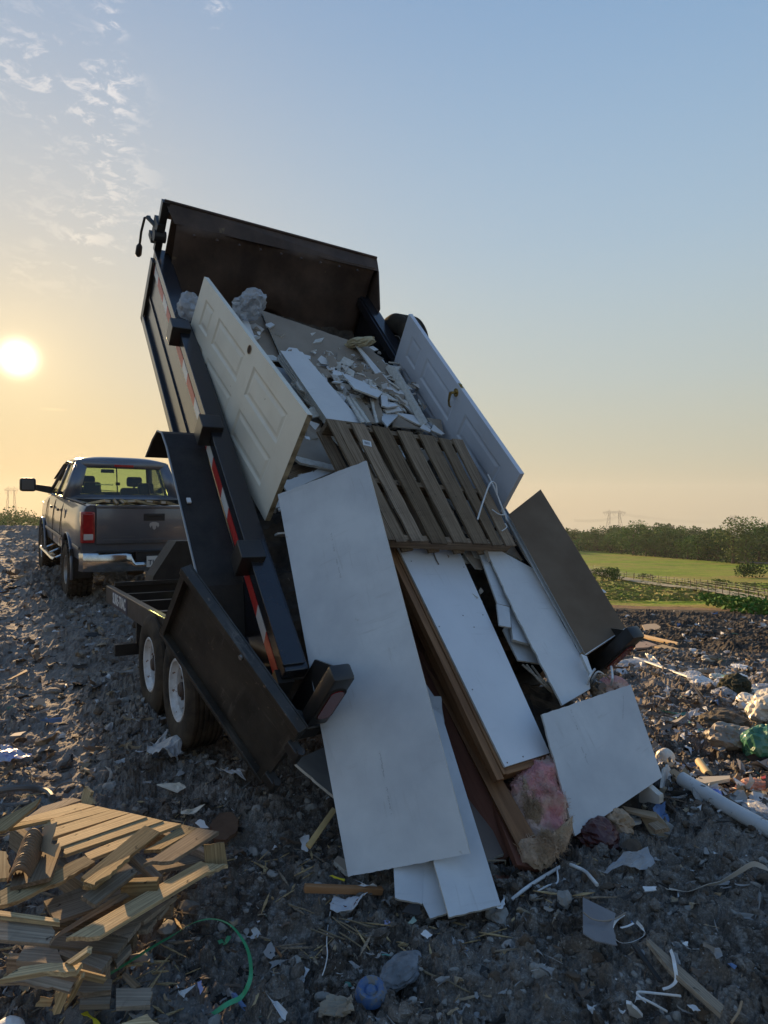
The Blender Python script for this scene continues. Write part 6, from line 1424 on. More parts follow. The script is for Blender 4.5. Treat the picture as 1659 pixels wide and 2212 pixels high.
gs('yellow_scrap', 'yellow strip on the orange-brown stick before the large sheet', [(310, 1690), (330, 1685), (410, 1710), (405, 1725), (340, 1705)], B1, yellow, (.05,), th=.002, cat='plastic scrap')
gsheet('crumpled_paper', 'white blotched paper lying before the foot of the large sheet', [(590, 390), (605, 305), (800, 310), (750, 375)], C2, P('blotched_paper', (.5, .5, .52), rough=.8, spots=(.12, .06, .05), spot_scale=40, spot_lo=.62), .04, .022, 9, 12, 3)
gs('paper_scrap', 'white paper scrap beside the yellow splintered stick', [(112, 1440), (178, 1425), (185, 1465), (160, 1480), (168, 1535), (130, 1520)], B1, paper_white, (.03,), th=.0015, amp=.006, cat='paper scrap')
gw('string', 'thin pale string trailing towards the viewer from the blotched paper', [(590, 390), (575, 480), (568, 570), (572, 640), (560, 710), (542, 765)], C2, .0022, whitepl, .02, 'string')
for k, (a, b, c) in enumerate([((345, 350), (430, 375), (530, 415)), ((400, 470), (500, 500), (610, 545)), ((600, 420), (700, 500), (820, 550)), ((620, 440), (690, 470), (800, 545)), ((640, 510), (760, 590), (880, 690)), ((700, 440), (800, 470), (900, 490)), ((520, 490), (640, 540), (700, 560)), ((780, 520), (830, 522), (890, 518)), ((640, 430), (740, 450), (860, 500)), ((1050, 660), (1150, 745), (1290, 800)), ((1290, 800), (1380, 850), (1450, 880))]):
    gw('dry_stalk', ['lone dry stalk left of the blotched paper', 'dry stalk at the left of the bundle', 'long dry stalk through the middle of the bundle', 'dry stalk crossing the middle of the bundle', 'longest dry stalk reaching to the lower right', 'dry stalk at the top of the bundle', 'dry stalk at the lower left of the bundle', 'short level dry stalk in the bundle', 'dry stalk just under the blotched paper', 'split pale cane below the middle drywall strip', 'thin tail of the split cane'][k], [a, b, c], C2, .0028 if k not in (9,) else .004, P('dry_stalk', (.13, .10, .06), (.24, .19, .12), 12, rough=.9), .02, 'stalk')
# crushed blue bottle base and dirty cloth at the bottom
m = MB(); m.lathe([(0, .012), (.014, .016), (.022, .008), (.030, .018), (.042, .022), (.050, .012), (.056, -.01)], 28, axis=2)
p = drop(*C2(828, 885), .025); tag(m.build('bottle_base', bluepl, None, Matrix.Translation(p) @ Matrix.Rotation(rad(18), 4, 'X'), smooth_=True), 'blue crushed bottle base at the bottom centre', 'bottle base')
gsheet('dirty_cloth', 'dirty brown cloth folded beside the blue bottle base', [(510, 1010), (600, 900), (740, 890), (790, 1030)], C2, dirtc, .04, .035, 9, 16, 5, 'cloth', .004)
gs('dry_leaf', 'curled tan leaf beside the foot of the green strap', [(120, 960), (150, 880), (172, 868), (150, 930)], C2, P('leaf_tan', (.34, .26, .14), rough=.8), (.03,), th=.001, cat='leaf')
gs('paper_scrap', 'small pale scrap of paper right of the green strap', [(398, 800), (440, 712), (468, 728), (428, 822)], C2, paper_white, (.02,), th=.001, cat='paper scrap')
gs('paper_scrap', 'grey torn scrap beside the rust-brown twig', [(195, 625), (240, 565), (262, 600), (268, 650), (240, 670)], C2, s_g, (.02,), th=.001, amp=.006, cat='paper scrap')
gw('twig', 'short rust-brown twig right of the green strap', [(268, 608), (300, 650)], C2, .005, lumber, .02, 'twig')
gs('plastic_scrap', 'lilac plastic scrap inside the green strap', [(1165, 1255), (1190, 1245), (1200, 1290), (1180, 1330)], B4, P('lilac', (.34, .34, .52), rough=.4), (.02,), th=.001, cat='plastic scrap')
gs('plastic_scrap', 'lilac scrap among the soil before the drywall strips', [(900, 440), (930, 440), (985, 470), (940, 480), (905, 465)], C2, P('lilac', (.34, .34, .52), rough=.4), (.02,), th=.001, cat='plastic scrap')
gl('concrete_lump', 'pale chalky block lying below the drywall strips', (1015, 640), C2, (.11, .07, .035), P('chalky', (.10, .11, .12), (.22, .23, .25), 14, rough=.95, bump=.006, bscale=30), 8, 4, .45, 'block')
gs('paper_scrap', 'white wedge of paper between strips and chalky block', [(1120, 520), (1150, 495), (1190, 525), (1160, 550)], C2, paper_white, (.02,), th=.001, cat='paper scrap')
gs('plastic_scrap', 'pale green flap at the foot of the middle strip', [(1045, 455), (1085, 410), (1098, 440), (1070, 462)], C2, P('pale_green', (.28, .36, .30), rough=.5), (.03,), th=.0015, cat='plastic scrap')
gs('paper_scrap', 'white paper curl at the right foot of the widest strip', [(1565, 365), (1590, 340), (1612, 300), (1618, 345), (1600, 372)], C2, paper_white, (.04,), th=.0015, cat='paper scrap')
gs('rubber_flap', 'black crumpled flap behind the short drywall strip', [(1010, 390), (1060, 340), (1120, 350), (1128, 400), (1090, 410)], C2, s_k, (.05,), th=.004, cat='rubber scrap')
gs('paper_scrap', 'rust-stained disc of dirt right of the pallet pile', [(1240, 330), (1290, 265), (1360, 255), (1410, 300), (1400, 360), (1330, 420), (1260, 410)], B4, P('rust_disc', (.075, .038, .022), (.11, .06, .035), 9, rough=.95, bump=.004), (.04,), th=.02, amp=.006, cat='dirt clod')
gs('paper_scrap', 'torn cream paper just above the right tip of the pile', [(1150, 320), (1180, 298), (1200, 305), (1232, 350), (1180, 348)], B4, paper_white, (.10,), th=.0015, cat='paper scrap')
gsheet('paper_scrap', 'curled white tissue beyond the right tip of the pile', [(1080, 230), (1100, 225), (1195, 240), (1140, 275)], B4, bagc, .03, .03, 9, 10, 6, 'tissue')
gsheet('plastic_bag', 'cream plastic scrap on the soil between pallets and black door', [(930, 105), (1060, 85), (1098, 120), (1040, 145)], B4, bagc, .04, .03, 8, 10, 7, 'plastic scrap')
gsheet('plastic_bag', 'clear plastic film beside the lower edge of the black door', [(1280, 20), (1340, 0), (1440, 20), (1430, 60)], B4, bagw, .04, .04, 8, 12, 8, 'plastic film')
gsheet('plastic_bag', 'grey torn film at the foot of the nearest trailer wheel', [(1060, 760), (1180, 725), (1300, 820), (1170, 860)], C4, P('grey_film', (.24, .24, .25), (.4, .4, .4), 9, rough=.5), .05, .05, 8, 14, 9, 'plastic film')
gsheet('plastic_bag', 'blue and white chip bag at the left edge', [(-20, 880), (60, 800), (140, 785), (240, 850)], C4, P('blue_white_film', (.16, .2, .48), (.5, .5, .55), 10, rough=.35), .06, .04, 7, 12, 10, 'chip bag')
gw('hose', 'grey hose curving out of the soil at the left edge', [(-30, 1085), (60, 1070), (180, 1062), (290, 1072), (350, 1095), (380, 1130)], C4, .018, P('hose_grey', (.12, .115, .11), rough=.5), .03, 'hose')
gw('hose', 'lower straight grey pipe behind the pallet pile', [(-30, 1190), (100, 1185), (220, 1165)], C4, .012, P('hose_grey', (.12, .115, .11), rough=.5), .02, 'pipe')
gw('wire', 'thin wire hoop standing behind the pallet pile', [(385, 1090), (440, 1040), (520, 1020), (590, 1035), (610, 1070), (590, 1110)], C4, .004, P('rust_wire', (.16, .13, .11), rough=.7), hs=[.02, .10, .13, .12, .08, .02], cat='wire hoop')
gs('plastic_scrap', 'amber scrap catching the sun at the far left', [(210, 480), (250, 462), (290, 468), (240, 485)], C4, s_t, (.02,), th=.002, cat='plastic scrap')
gs('wooden_board', 'thin brown board lying in the churned soil at the left', [(55, 285), (190, 210), (200, 222), (90, 278)], C4, card, (.04,), th=.01, cat='board')
gs('paper_scrap', 'flat pale scrap in the left foreground mud', [(70, 690), (110, 668), (190, 655), (150, 685)], C4, s_g, (.04,), th=.004, cat='scrap')

# right hand foreground
gw('plastic_trim', 'long white plastic trim pointing away from the batting', [(275, 1260), (350, 1200), (440, 1140), (542, 1080)], B3, .008, whitepl, .03, 'plastic trim')
gw('plastic_trim', 'bent white trim right of the batting', [(518, 1042), (600, 1075), (665, 1105), (700, 1140), (735, 1182)], B3, .008, whitepl, .03, 'plastic trim')
gw('plastic_trim', 'thin hooked trim between the two white ones', [(512, 1060), (520, 1110), (520, 1168), (470, 1185), (415, 1215)], B3, .004, whitepl, .02, 'plastic trim')
gsheet('plastic_film', 'pale crumpled film sheet lying beneath the square drywall piece', [(740, 1115), (1030, 1090), (1010, 970), (880, 1030)], B3, P('dusty_film', (.20, .21, .23), (.33, .34, .36), 8, rough=.6), .03, .02, 8, 12, 11, 'film')
gs('wooden_board', 'tan wedge of board pointing down right, right of the square piece', [(965, 810), (1060, 800), (1105, 850), (1208, 1000), (1170, 1005), (1045, 950)], B3, P('tan_board', (.30, .22, .14), (.38, .29, .19), 6, rough=.8), (.08, .10, .03), th=.012, rag=(), cat='board')
gs('wooden_board', 'brown strip lying above the tan wedge of board', [(870, 755), (1055, 790), (1060, 822), (890, 780)], B3, card, (.10, .10, .10), th=.012, rag=(), cat='board')
gs('wood_chip', 'splintered chip on top of the tan wedge of board', [(1010, 850), (1060, 835), (1118, 875), (1050, 885)], B3, palw, (.13,), th=.02, cat='wood chip')
gs('drywall_offcut', 'white drywall chunk under the right corner of the square piece', [(960, 660), (1010, 650), (1068, 700), (1070, 745), (962, 735)], B3, paper_white, (.10, .16, .15, .06), th=.03, mats=(paper_white, gyp, paper), cat='drywall offcut')
gs('drywall_offcut', 'white flat strip beneath the square piece', [(862, 830), (968, 822), (975, 838), (880, 862)], B3, paper_white, (.05,), th=.012, mats=(paper_white, gyp, paper), cat='drywall offcut')
gs('drywall_offcut', 'leaning pale piece right of the square piece', [(1085, 660), (1095, 560), (1120, 535), (1155, 600), (1135, 690), (1105, 695)], B3, paper, (.06, .20, .22), th=.012, mats=(paper, gyp, paper), cat='drywall offcut')
gl('white_jug', 'white plastic jug behind the right corner of the square piece', (1103, 530), B3, (.065, .055, .07), P('jug_white', (.66, .62, .54), rough=.4), 13, 4, .12, 'jug', dz=.03)
gs('cardboard_scrap', 'brown cardboard flap beside the white jug', [(1125, 570), (1150, 555), (1188, 585), (1160, 610)], B3, card, (.12,), th=.006, cat='cardboard')
gl('plastic_bag', 'dark red bag under the bottom corner of the square piece', (720, 930), B3, (.15, .12, .07), P('dark_red_bag', (.09, .022, .02), (.06, .02, .02), 8, rough=.35, bump=.004), 14, 4, .5, 'bag')
gl('torn_paper', 'pinkish torn lump at the bottom corner of the square piece', (790, 810), B3, (.09, .07, .05), P('dull_pink', (.20, .11, .10), (.14, .09, .07), 8, rough=.9, bump=.01), 15, 4, .6, 'insulation scrap', dz=.05)
gl('torn_paper', 'tan torn lump right of the dark red bag', (845, 910), B3, (.09, .06, .05), tanins, 16, 4, .6, 'insulation scrap')
# white corrugated pipe
q = [drop(*B3(1190, 735), .10), drop(*B3(1720, 985), .05)]; q.insert(1, (q[0] + q[1]) / 2 - Zu * .01)
m = MB(); m.tube([q[0] - q[0], (q[1] - q[0]), (q[2] - q[0])], .040, 24); tag(m.build('drain_pipe', P('pipe_white', (.40, .42, .44), (.5, .51, .52), 7, rough=.5, spots=(.10, .09, .08), spot_scale=18, spot_lo=.64), None, Matrix.Translation(q[0]), smooth_=True), 'long dirty white drain pipe lying in the mud at the right', 'pipe')
gl('blue_lid', 'blue crumpled plastic beside the upper end of the white pipe', (1352, 758), B3, (.07, .05, .03), P('bright_blue', (.14, .22, .60), rough=.4), 17, 3, .4, 'plastic scrap')
gs('drywall_offcut', 'sunlit cream wedge of board on the slope right of the square piece', [(1180, 618), (1215, 600), (1452, 592), (1450, 608), (1205, 655)], B3, P('cream_board', (.55, .48, .36), rough=.8), (.06,), th=.02, rag=(), cat='board wedge')
m = MB(); p0 = drop(*B3(1285, 515), .05); p1 = drop(*B3(1335, 558), .05); m.tube([Vector(), p1 - p0], .028, 14); tag(m.build('cardboard_tube', P('tube_tan', (.50, .38, .20), rough=.7), None, Matrix.Translation(p0), smooth_=True), 'short sunlit yellow tube on the slope', 'tube')
gl('plastic_bag', 'green full rubbish bag at the right edge', (1650, 470), B3, (.16, .15, .17), P('green_bag', (.03, .15, .085), (.10, .24, .16), 9, rough=.25, bump=.006, bscale=14), 18, 4, .5, 'rubbish bag', dz=.02)
gl('plastic_bag', 'pale translucent rubbish bag above the green bag at the right edge', (1672, 335), B3, (.23, .18, .17), bagc, 19, 4, .5, 'rubbish bag', dz=.10)
gl('plastic_bag', 'small dusty bag left of the pale rubbish bag', (1475, 430), B3, (.16, .13, .10), P('dusty_bag', (.34, .31, .26), (.24, .2, .16), 8, rough=.6, bump=.004), 20, 4, .6, 'rubbish bag')
gl('plastic_bag', 'crumpled white bag on the slope above the dirt mound', (1570, 235), B3, (.22, .14, .09), bagc, 21, 4, .6, 'rubbish bag')
gl('earth_clod', 'large sunlit clod of earth left of the pale rubbish bag', (1420, 325), B3, (.20, .17, .12), P('clod', (.085, .070, .052), (.14, .12, .09), 7, rough=.95, bump=.02, bscale=16), 22, 4, .5, 'earth clod')
gl('earth_clod', 'dark mossy clod on the upper slope at the right', (1470, 180), B3, (.19, .17, .16), P('moss_clod', (.016, .018, .008), (.05, .045, .02), 7, rough=.95, bump=.02, bscale=16), 23, 4, .5, 'earth clod')
gl('torn_cloth', 'orange-pink flower-like rag at the right edge', (1590, 660), B3, (.11, .08, .05), P('coral', (.50, .16, .09), (.5, .3, .2), 8, rough=.7), 24, 4, .7, 'rag')
gs('plastic_scrap', 'small bright red scrap above the coral rag', [(1620, 598), (1650, 590), (1650, 604), (1630, 608)], B3, P('bright_red', (.5, .03, .02), rough=.4), (.04,), th=.004, cat='plastic scrap')
gl('plastic_bottle', 'crushed clear bottle at the right edge below the slope', (1600, 850), B3, (.12, .06, .04), bagw, 25, 3, .4, 'bottle')
gstrip('plastic_strap', 'twisted pale plastic ribbon snaking across the right foreground', [(1052, 252), (1110, 262), (1190, 272), (1290, 235), (1370, 220), (1470, 165), (1560, 112), (1610, 120), (1655, 140)], C3, .022, P('ribbon', (.42, .38, .33), rough=.6), hs=[.01, .015, .02, .05, .05, .08, .11, .08, .04], twist=2.2)
gs('plastic_scrap', 'white flat scrap left of the pale ribbon', [(918, 240), (1000, 242), (1000, 262), (930, 270)], C3, whitepl, (.02,), th=.003, cat='plastic scrap')
gs('drywall_offcut', 'grey bowed panel piece half buried at lower right', [(566, 305), (760, 400), (745, 470), (770, 585), (640, 560), (568, 515)], C3, P('grey_panel', (.15, .15, .165), (.19, .19, .20), 5, rough=.75), (.10, .06, .03), th=.004, rag=(2, 3), cat='panel piece')
gstrip('white_strap', 'looped white plastic strap in front of the grey bowed panel', [(808, 408), (762, 440), (735, 490), (745, 540), (790, 572), (840, 572), (900, 548), (932, 520), (920, 490), (882, 450)], C3, .012, whitepl, hs=[.04, .05, .05, .03, .02, .02, .03, .04, .05, .06], twist=1.2, th=.0015)
gw('string', 'thin cord draped over the grey bowed panel', [(570, 395), (620, 432), (690, 445), (760, 430), (820, 395)], C3, .003, P('cord', (.26, .22, .18), rough=.8), hs=[.09, .07, .07, .06, .05], cat='cord')
gstrip('white_strap', 'short white strap piece beside the loop', [(790, 485), (830, 475), (865, 458)], C3, .008, whitepl, .04)
gs('wooden_board', 'grey weathered slat pointing to the lower right corner', [(938, 552), (955, 545), (1395, 940), (1378, 990), (1080, 730)], C3, palw3, (.06, .07, .03), th=.014, rag=(2,), cat='slat')
gs('dark_slat', 'short black slat left of the grey weathered one', [(850, 575), (880, 578), (1040, 800), (1010, 790)], C3, s_k, (.05, .05, .02), th=.008, rag=(), cat='slat')
gstrip('white_strap', 'white strap lying across the grey weathered slat', [(1075, 600), (1095, 650), (1105, 700), (1115, 790), (1080, 830), (1035, 845)], C3, .012, whitepl, hs=[.04, .07, .08, .03, .02, .02])
gw('plastic_trim', 'bent white wire below the slat', [(1140, 885), (1000, 870), (892, 862), (900, 890), (960, 920), (1060, 975)], C3, .004, whitepl, .03, 'plastic trim')
gs('paper_cup', 'white cup-shaped scrap at the bottom right of centre', [(820, 930), (850, 935), (918, 1010), (860, 1035), (845, 1035)], C3, whitepl, (.06, .07, .03), th=.01, cat='paper scrap')
gs('paper_scrap', 'white scrap right of the black slat', [(1150, 572), (1185, 565), (1185, 588), (1165, 592)], C3, whitepl, (.03,), th=.003, cat='paper scrap')
gs('paper_scrap', 'grey-white torn scrap above the bottom right corner', [(1178, 935), (1230, 940), (1258, 968), (1215, 972)], C3, paper_white, (.03,), th=.002, cat='paper scrap')
gw('twig', 'curved twig near the bottom right corner', [(1500, 918), (1480, 980), (1440, 1040)], C3, .004, card, .03, 'twig')
gl('stone', 'rounded stone half buried right of centre', (565, 615), C3, (.05, .04, .035), soil, 26, 3, .15, 'stone')
gl('stone', 'second rounded stone left of the first', (490, 600), C3, (.035, .04, .03), soil, 27, 3, .15, 'stone')
# further up the slope on the right
gs('cardboard_scrap', 'round-edged tan board lying on the dark slope', [(750, 1090), (790, 1082), (850, 1080), (890, 1105), (850, 1125), (770, 1125)], C1, P('tan_board2', (.36, .28, .19), rough=.85), (.15,), th=.03, cat='board')
gs('white_box', 'white rectangular scrap on the dark slope', [(1005, 1112), (1030, 1104), (1065, 1150), (1045, 1162)], C1, paper_white, (.20, .2, .05), th=.05, rag=(), cat='box scrap')
gs('wooden_board', 'uppermost long tan plank beyond the right light box', [(655, 1140), (700, 1143), (1015, 1215), (1000, 1225), (800, 1185)], C1, P('tan_plank', (.42, .30, .16), rough=.85), (.30, .30, .12), th=.05, rag=(), cat='plank')
gs('wooden_board', 'flat pinkish panel beyond the right light box', [(620, 1180), (660, 1165), (860, 1232), (790, 1250), (700, 1255)], C1, P('pinkish_panel', (.27, .19, .15), rough=.8), (.2, .22, .12), th=.04, rag=(), cat='panel')
gs('wooden_board', 'lower tan plank end beyond the right light box', [(840, 1240), (900, 1230), (1012, 1258), (1008, 1275), (900, 1262)], C1, P('tan_plank', (.42, .30, .16), rough=.85), (.12,), th=.04, rag=(), cat='plank')
gl('plastic_bag', 'large white sheet of plastic below the right light box', (690, 1390), C1, (.40, .22, .10), bagw, 28, 4, .4, 'plastic sheet')
gs('dark_slat', 'long dark beam lying across the littered slope', [(700, 1325), (760, 1345), (1110, 1470), (1120, 1495), (900, 1420)], C1, s_k, (.15, .12, .08), th=.05, rag=(), cat='beam')
gs('drywall_offcut', 'long white trim board along the dark beam', [(690, 1318), (720, 1322), (1130, 1462), (1110, 1468)], C1, whitepl, (.2, .18, .1), th=.02, rag=(), cat='trim board')
gsheet('plastic_bag', 'white torn sheet on the slope above the long trim board', [(775, 1310), (830, 1330), (885, 1375), (810, 1370)], C1, bagc, .12, .06, 5, 10, 29, 'plastic sheet')
gs('cardboard_scrap', 'tan torn scrap at the far end of the dark beam', [(1120, 1480), (1190, 1478), (1210, 1500), (1140, 1510)], C1, s_t, (.1,), th=.01, cat='cardboard')
gw('plastic_trim', 'long thin pale rod in the littered slope', [(900, 1480), (1040, 1515), (1190, 1545)], C1, .018, s_g, .05, 'rod')
rc = random.Random(12)
items = []
for k in range(34):
    u_, v_ = rc.uniform(1040, 1640), rc.uniform(1440, 1640) if rc.random() < .7 else rc.uniform(1200, 1420)
    if u_ < 1150 and v_ > 1540: continue
    s_ = rc.uniform(.05, .13); p = drop(*C1(u_, v_), .02)
    o = lump('plastic_bottle' if k % 3 == 0 else 'plastic_bag', p, (s_ * rc.uniform(.8, 1.6), s_, s_ * .5), [whitepl, bagw, bagc, s_y][k % 4 if k % 4 != 3 or rc.random() < .4 else 0], 3, .55, 2.2, 60 + k)
    items.append((p.y, u_, o, k))
    tag(o, 'x', 'litter', 'crumpled bags and bottles on the right slope')
items.sort(key=lambda q: q[1]); nth = ['first', 'second', 'third', 'fourth', 'fifth', 'sixth', 'seventh', 'eighth', 'ninth', 'tenth', 'eleventh', 'twelfth']
near = sorted(items, key=lambda q: q[0])
for band, name_ in enumerate(('nearest', 'middle', 'farthest')):
    grp_ = sorted(near[band * len(near) // 3:(band + 1) * len(near) // 3], key=lambda q: q[1])
    for i, q in enumerate(grp_): q[2]['label'] = nth[i] + ' from the left of the ' + name_ + ' row of crumpled pale bags on the right slope'


# ------------------------------------------------------------------ far field: road, fence, poles, trees, pylons
def ghit(u, v):
    p = hit(u, v); return p
def ribbon_on_ground(name, pts, w, mat, lift=.12):
    m = MB(); v = []; n_ = len(pts)
    for i, p in enumerate(pts):
        d = (pts[min(i + 1, n_ - 1)] - pts[max(i - 1, 0)]); d.z = 0; d.normalize(); s_ = Vector((d.y, -d.x, 0))
        for k in (-.5, .5):
            q = p + s_ * w * k; v.append((q.x, q.y, gz(q.x, q.y) + .13 + lift))
    m.add(v, [[2 * i, 2 * i + 1, 2 * i + 3, 2 * i + 2] for i in range(n_ - 1)]); return m.build(name, mat)
def lerp_px(pl_, n_):
    out_ = []
    for i in range(n_ + 1):
        f_ = i / n_ * (len(pl_) - 1); k = min(int(f_), len(pl_) - 2); u_ = f_ - k
        out_.append((pl_[k][0] * (1 - u_) + pl_[k + 1][0] * u_, pl_[k][1] * (1 - u_) + pl_[k + 1][1] * u_))
    return out_
gravel = P('gravel', (.17, .17, .10), (.26, .25, .19), .6, rough=.95)
rd = zz(C1, (330, 690), (430, 722), (560, 752), (680, 775), (820, 800), (960, 820), (1130, 835), (1330, 862), (1500, 895), (1700, 935), (1950, 985))
tag(ribbon_on_ground('gravel_road', [ghit(*p) for p in lerp_px(rd, 40)], 3.2, gravel), kind='structure')
rd2 = zz(C1, (1440, 640), (1560, 648), (1800, 655)); tag(ribbon_on_ground('far_road', [ghit(*p) for p in lerp_px(rd2, 8)], 6, gravel), kind='structure')
# farm fence: posts and wire
wood_post = P('post_wood', (.06, .05, .04), rough=.9)
def fence(name, label, px, n_, hgt, start=0):
    F0 = [ghit(*p) for p in lerp_px(px, n_)]; c = F0[0]; root = thing(name, label, 'fence', Matrix.Translation(c))
    for p in F0:
        m = MB(); m.tube([(0, 0, -.3), (0, 0, hgt + random.uniform(-.1, .1))], .045, 6); m.build('fence_post', wood_post, root, Matrix.Translation((p.x, p.y, gz(p.x, p.y) + .1)))
    m = MB()
    for hh in (.35, .75, 1.1):
        m.tube([(p.x - c.x, p.y - c.y, gz(p.x, p.y) + .1 + hh * hgt / 1.3 - c.z) for p in F0], .015, 4)
    m.build('fence_wire', steel, root, Matrix.Translation(c))
fence('farm_fence', 'nearer line of wooden fence posts below the gravel road', zz(C1, (360, 700), (600, 762), (850, 790), (1060, 820), (1210, 860), (1400, 905), (1660, 980)), 22, 1.25)
fence('farm_fence', 'farther line of wooden fence posts above the gravel road', zz(C1, (400, 690), (620, 742), (830, 768), (1040, 795), (1200, 812), (1450, 850), (1700, 910)), 22, 1.0)
# leaf materials and trees
def leafmat(name, c1, c2):
    m = P(name, c1, c2, .35, rough=.75, spec=.15, lo=.3, hi=.7, detail=4); return m
lf = [leafmat('leaves_dark', (.018, .058, .007), (.05, .135, .016)), leafmat('leaves_mid', (.030, .095, .010), (.075, .185, .022)), leafmat('leaves_pale', (.06, .11, .02), (.12, .18, .04))]
bark = P('bark', (.07, .055, .04), rough=.95)
def crown_np(blobs, n_, size, seed, drop_=0.0):
    r_ = np.random.default_rng(seed); w = np.array([b[3] * b[4] * b[5] for b in blobs]) ** .67; w /= w.sum(); bi_ = r_.choice(len(blobs), n_, p=w); B_ = np.array(blobs)[bi_]
    d = r_.normal(0, 1, (n_, 3)); d /= np.linalg.norm(d, axis=1, keepdims=True); rad_ = r_.random((n_, 1)) ** .18
    c = B_[:, :3] + d * rad_ * B_[:, 3:6] * (1 + .12 * np.sin(d[:, :1] * 9 + B_[:, :1]) + .12 * np.sin(d[:, 1:2] * 11 + 2 * B_[:, 1:2]))
    a = r_.normal(0, 1, (n_, 3)); a /= np.linalg.norm(a, axis=1, keepdims=True); b = np.cross(a, r_.normal(0, 1, (n_, 3))); b /= np.linalg.norm(b, axis=1, keepdims=True)
    s_ = size * r_.uniform(.5, 1.3, (n_, 1)); q = np.stack([c + a * s_, c + b * s_ * .7, c - a * s_, c - b * s_ * .7], 1)
    return q.reshape(-1, 3), np.arange(n_ * 4).reshape(-1, 4)
def tree_proto(seed, hgt, wid, mat, n_=1500, kind='round'):
    r_ = random.Random(seed); blobs = []
    nb = 13
    for k in range(nb):
        z = hgt * (.14 + .78 * (k + .5) / nb) if kind != 'low' else hgt * (.2 + .65 * (k + .5) / nb)
        spread = wid * .5 * math.sin(math.pi * min(1, max(.02, z / hgt + .12) / 1.1)) ** .6
        a = r_.uniform(0, 6.28); rr_ = spread * r_.uniform(.1, .75); s_ = wid * r_.uniform(.15, .27)
        blobs.append((rr_ * math.cos(a), rr_ * math.sin(a), z, s_, s_, s_ * .8))
    blobs.append((0, 0, hgt * .55, wid * .3, wid * .3, hgt * .28))
    v, f = crown_np(blobs, n_, .034 * wid ** .5 * 2.6, seed)
    m = MB(); m.tube([(0, 0, -.5), (.1, 0, hgt * .25), (0, .1, hgt * .6)], [hgt * .028, hgt * .02, hgt * .008], 8)
    for b in blobs[:9]: m.tube([(0, .05, hgt * .25), (b[0] * .5, b[1] * .5, b[2] * .75), (b[0], b[1], b[2])], [hgt * .012, hgt * .008, .03], 5)
    return (v, f, mat, m)
def make_tree(pr_, name, label, cat, group=None):
    v, f, mat, mt = pr_; root = thing(name, label, cat, None, group)
    c = npmesh('crown', v, f, mat, smooth_=False); c.parent = root
    t_ = mt.build('trunk', bark, root, Matrix()); return root
protos = [make_tree(tree_proto(1, 15, 13, lf[0], 2000), 'tree', 'dark broad tree in the front of the wood across the field', 'tree', 'dark trees at the wood edge'),
          make_tree(tree_proto(2, 17, 14, lf[1], 2000), 'tree', 'mid green round tree in the front of the wood across the field', 'tree', 'mid green trees at the wood edge'),
          make_tree(tree_proto(3, 13, 12, lf[1], 1800), 'tree', 'lower mid green tree in the front of the wood across the field', 'tree', 'lower trees at the wood edge'),
          make_tree(tree_proto(4, 18, 12, lf[2], 2000), 'tree', 'tall pale green tree in the front of the wood across the field', 'tree', 'tall pale trees at the wood edge')]
used = [False] * 4
def put_tree(k, u, v, sc, D=None, wide=1.0):
    if D is None: p = ghit(u, v)
    else:
        q = at(u, v, D); p = Vector((q.x, q.y, gz(q.x, q.y)))
    o = protos[k] if not used[k] else copy_tree(protos[k]); used[k] = True
    o.location = (p.x, p.y, gz(p.x, p.y)); o.rotation_euler = (0, 0, rt.uniform(0, 6.28)); o.scale = (sc * wide, sc * wide, sc); return o
# front row, follows the lower edge of the wood
front = [(1195, 1178, 1, .95), (1222, 1180, 0, .8), (1245, 1182, 0, .85), (1268, 1186, 2, .8), (1290, 1190, 0, .8), (1318, 1193, 2, .9), (1342, 1196, 1, .95), (1368, 1199, 1, 1.15), (1395, 1202, 0, .9), (1415, 1203, 2, .8), (1437, 1204, 0, 1.0), (1462, 1206, 0, .9), (1485, 1208, 2, .8), (1508, 1210, 2, .85), (1530, 1211, 0, .95), (1552, 1212, 0, .85), (1583, 1217, 3, 1.0), (1612, 1218, 3, .95), (1640, 1213, 1, 1.05), (1668, 1215, 0, 1.0), (1700, 1216, 2, 1), (1735, 1216, 0, 1), (1775, 1216, 1, 1), (1820, 1216, 0, 1.0)]
ordn = ['first', 'second', 'third', 'fourth', 'fifth', 'sixth', 'seventh', 'eighth', 'ninth', 'tenth', 'eleventh', 'twelfth', 'thirteenth', 'fourteenth', 'fifteenth', 'sixteenth', 'seventeenth', 'eighteenth', 'nineteenth', 'twentieth', 'twenty-first', 'twenty-second', 'twenty-third', 'twenty-fourth']
look = ['dark broad tree', 'mid green round tree', 'lower bushy tree', 'tall pale green tree']
for i, (u, v, k, s_) in enumerate(front):
    o = put_tree(k, u, v, s_ * rt.uniform(.62, .76), wide=1.45); o['group'] = 'trees at the wood edge'
    o['label'] = look[k] + ' at the wood edge, ' + ordn[i] + ' from the left'
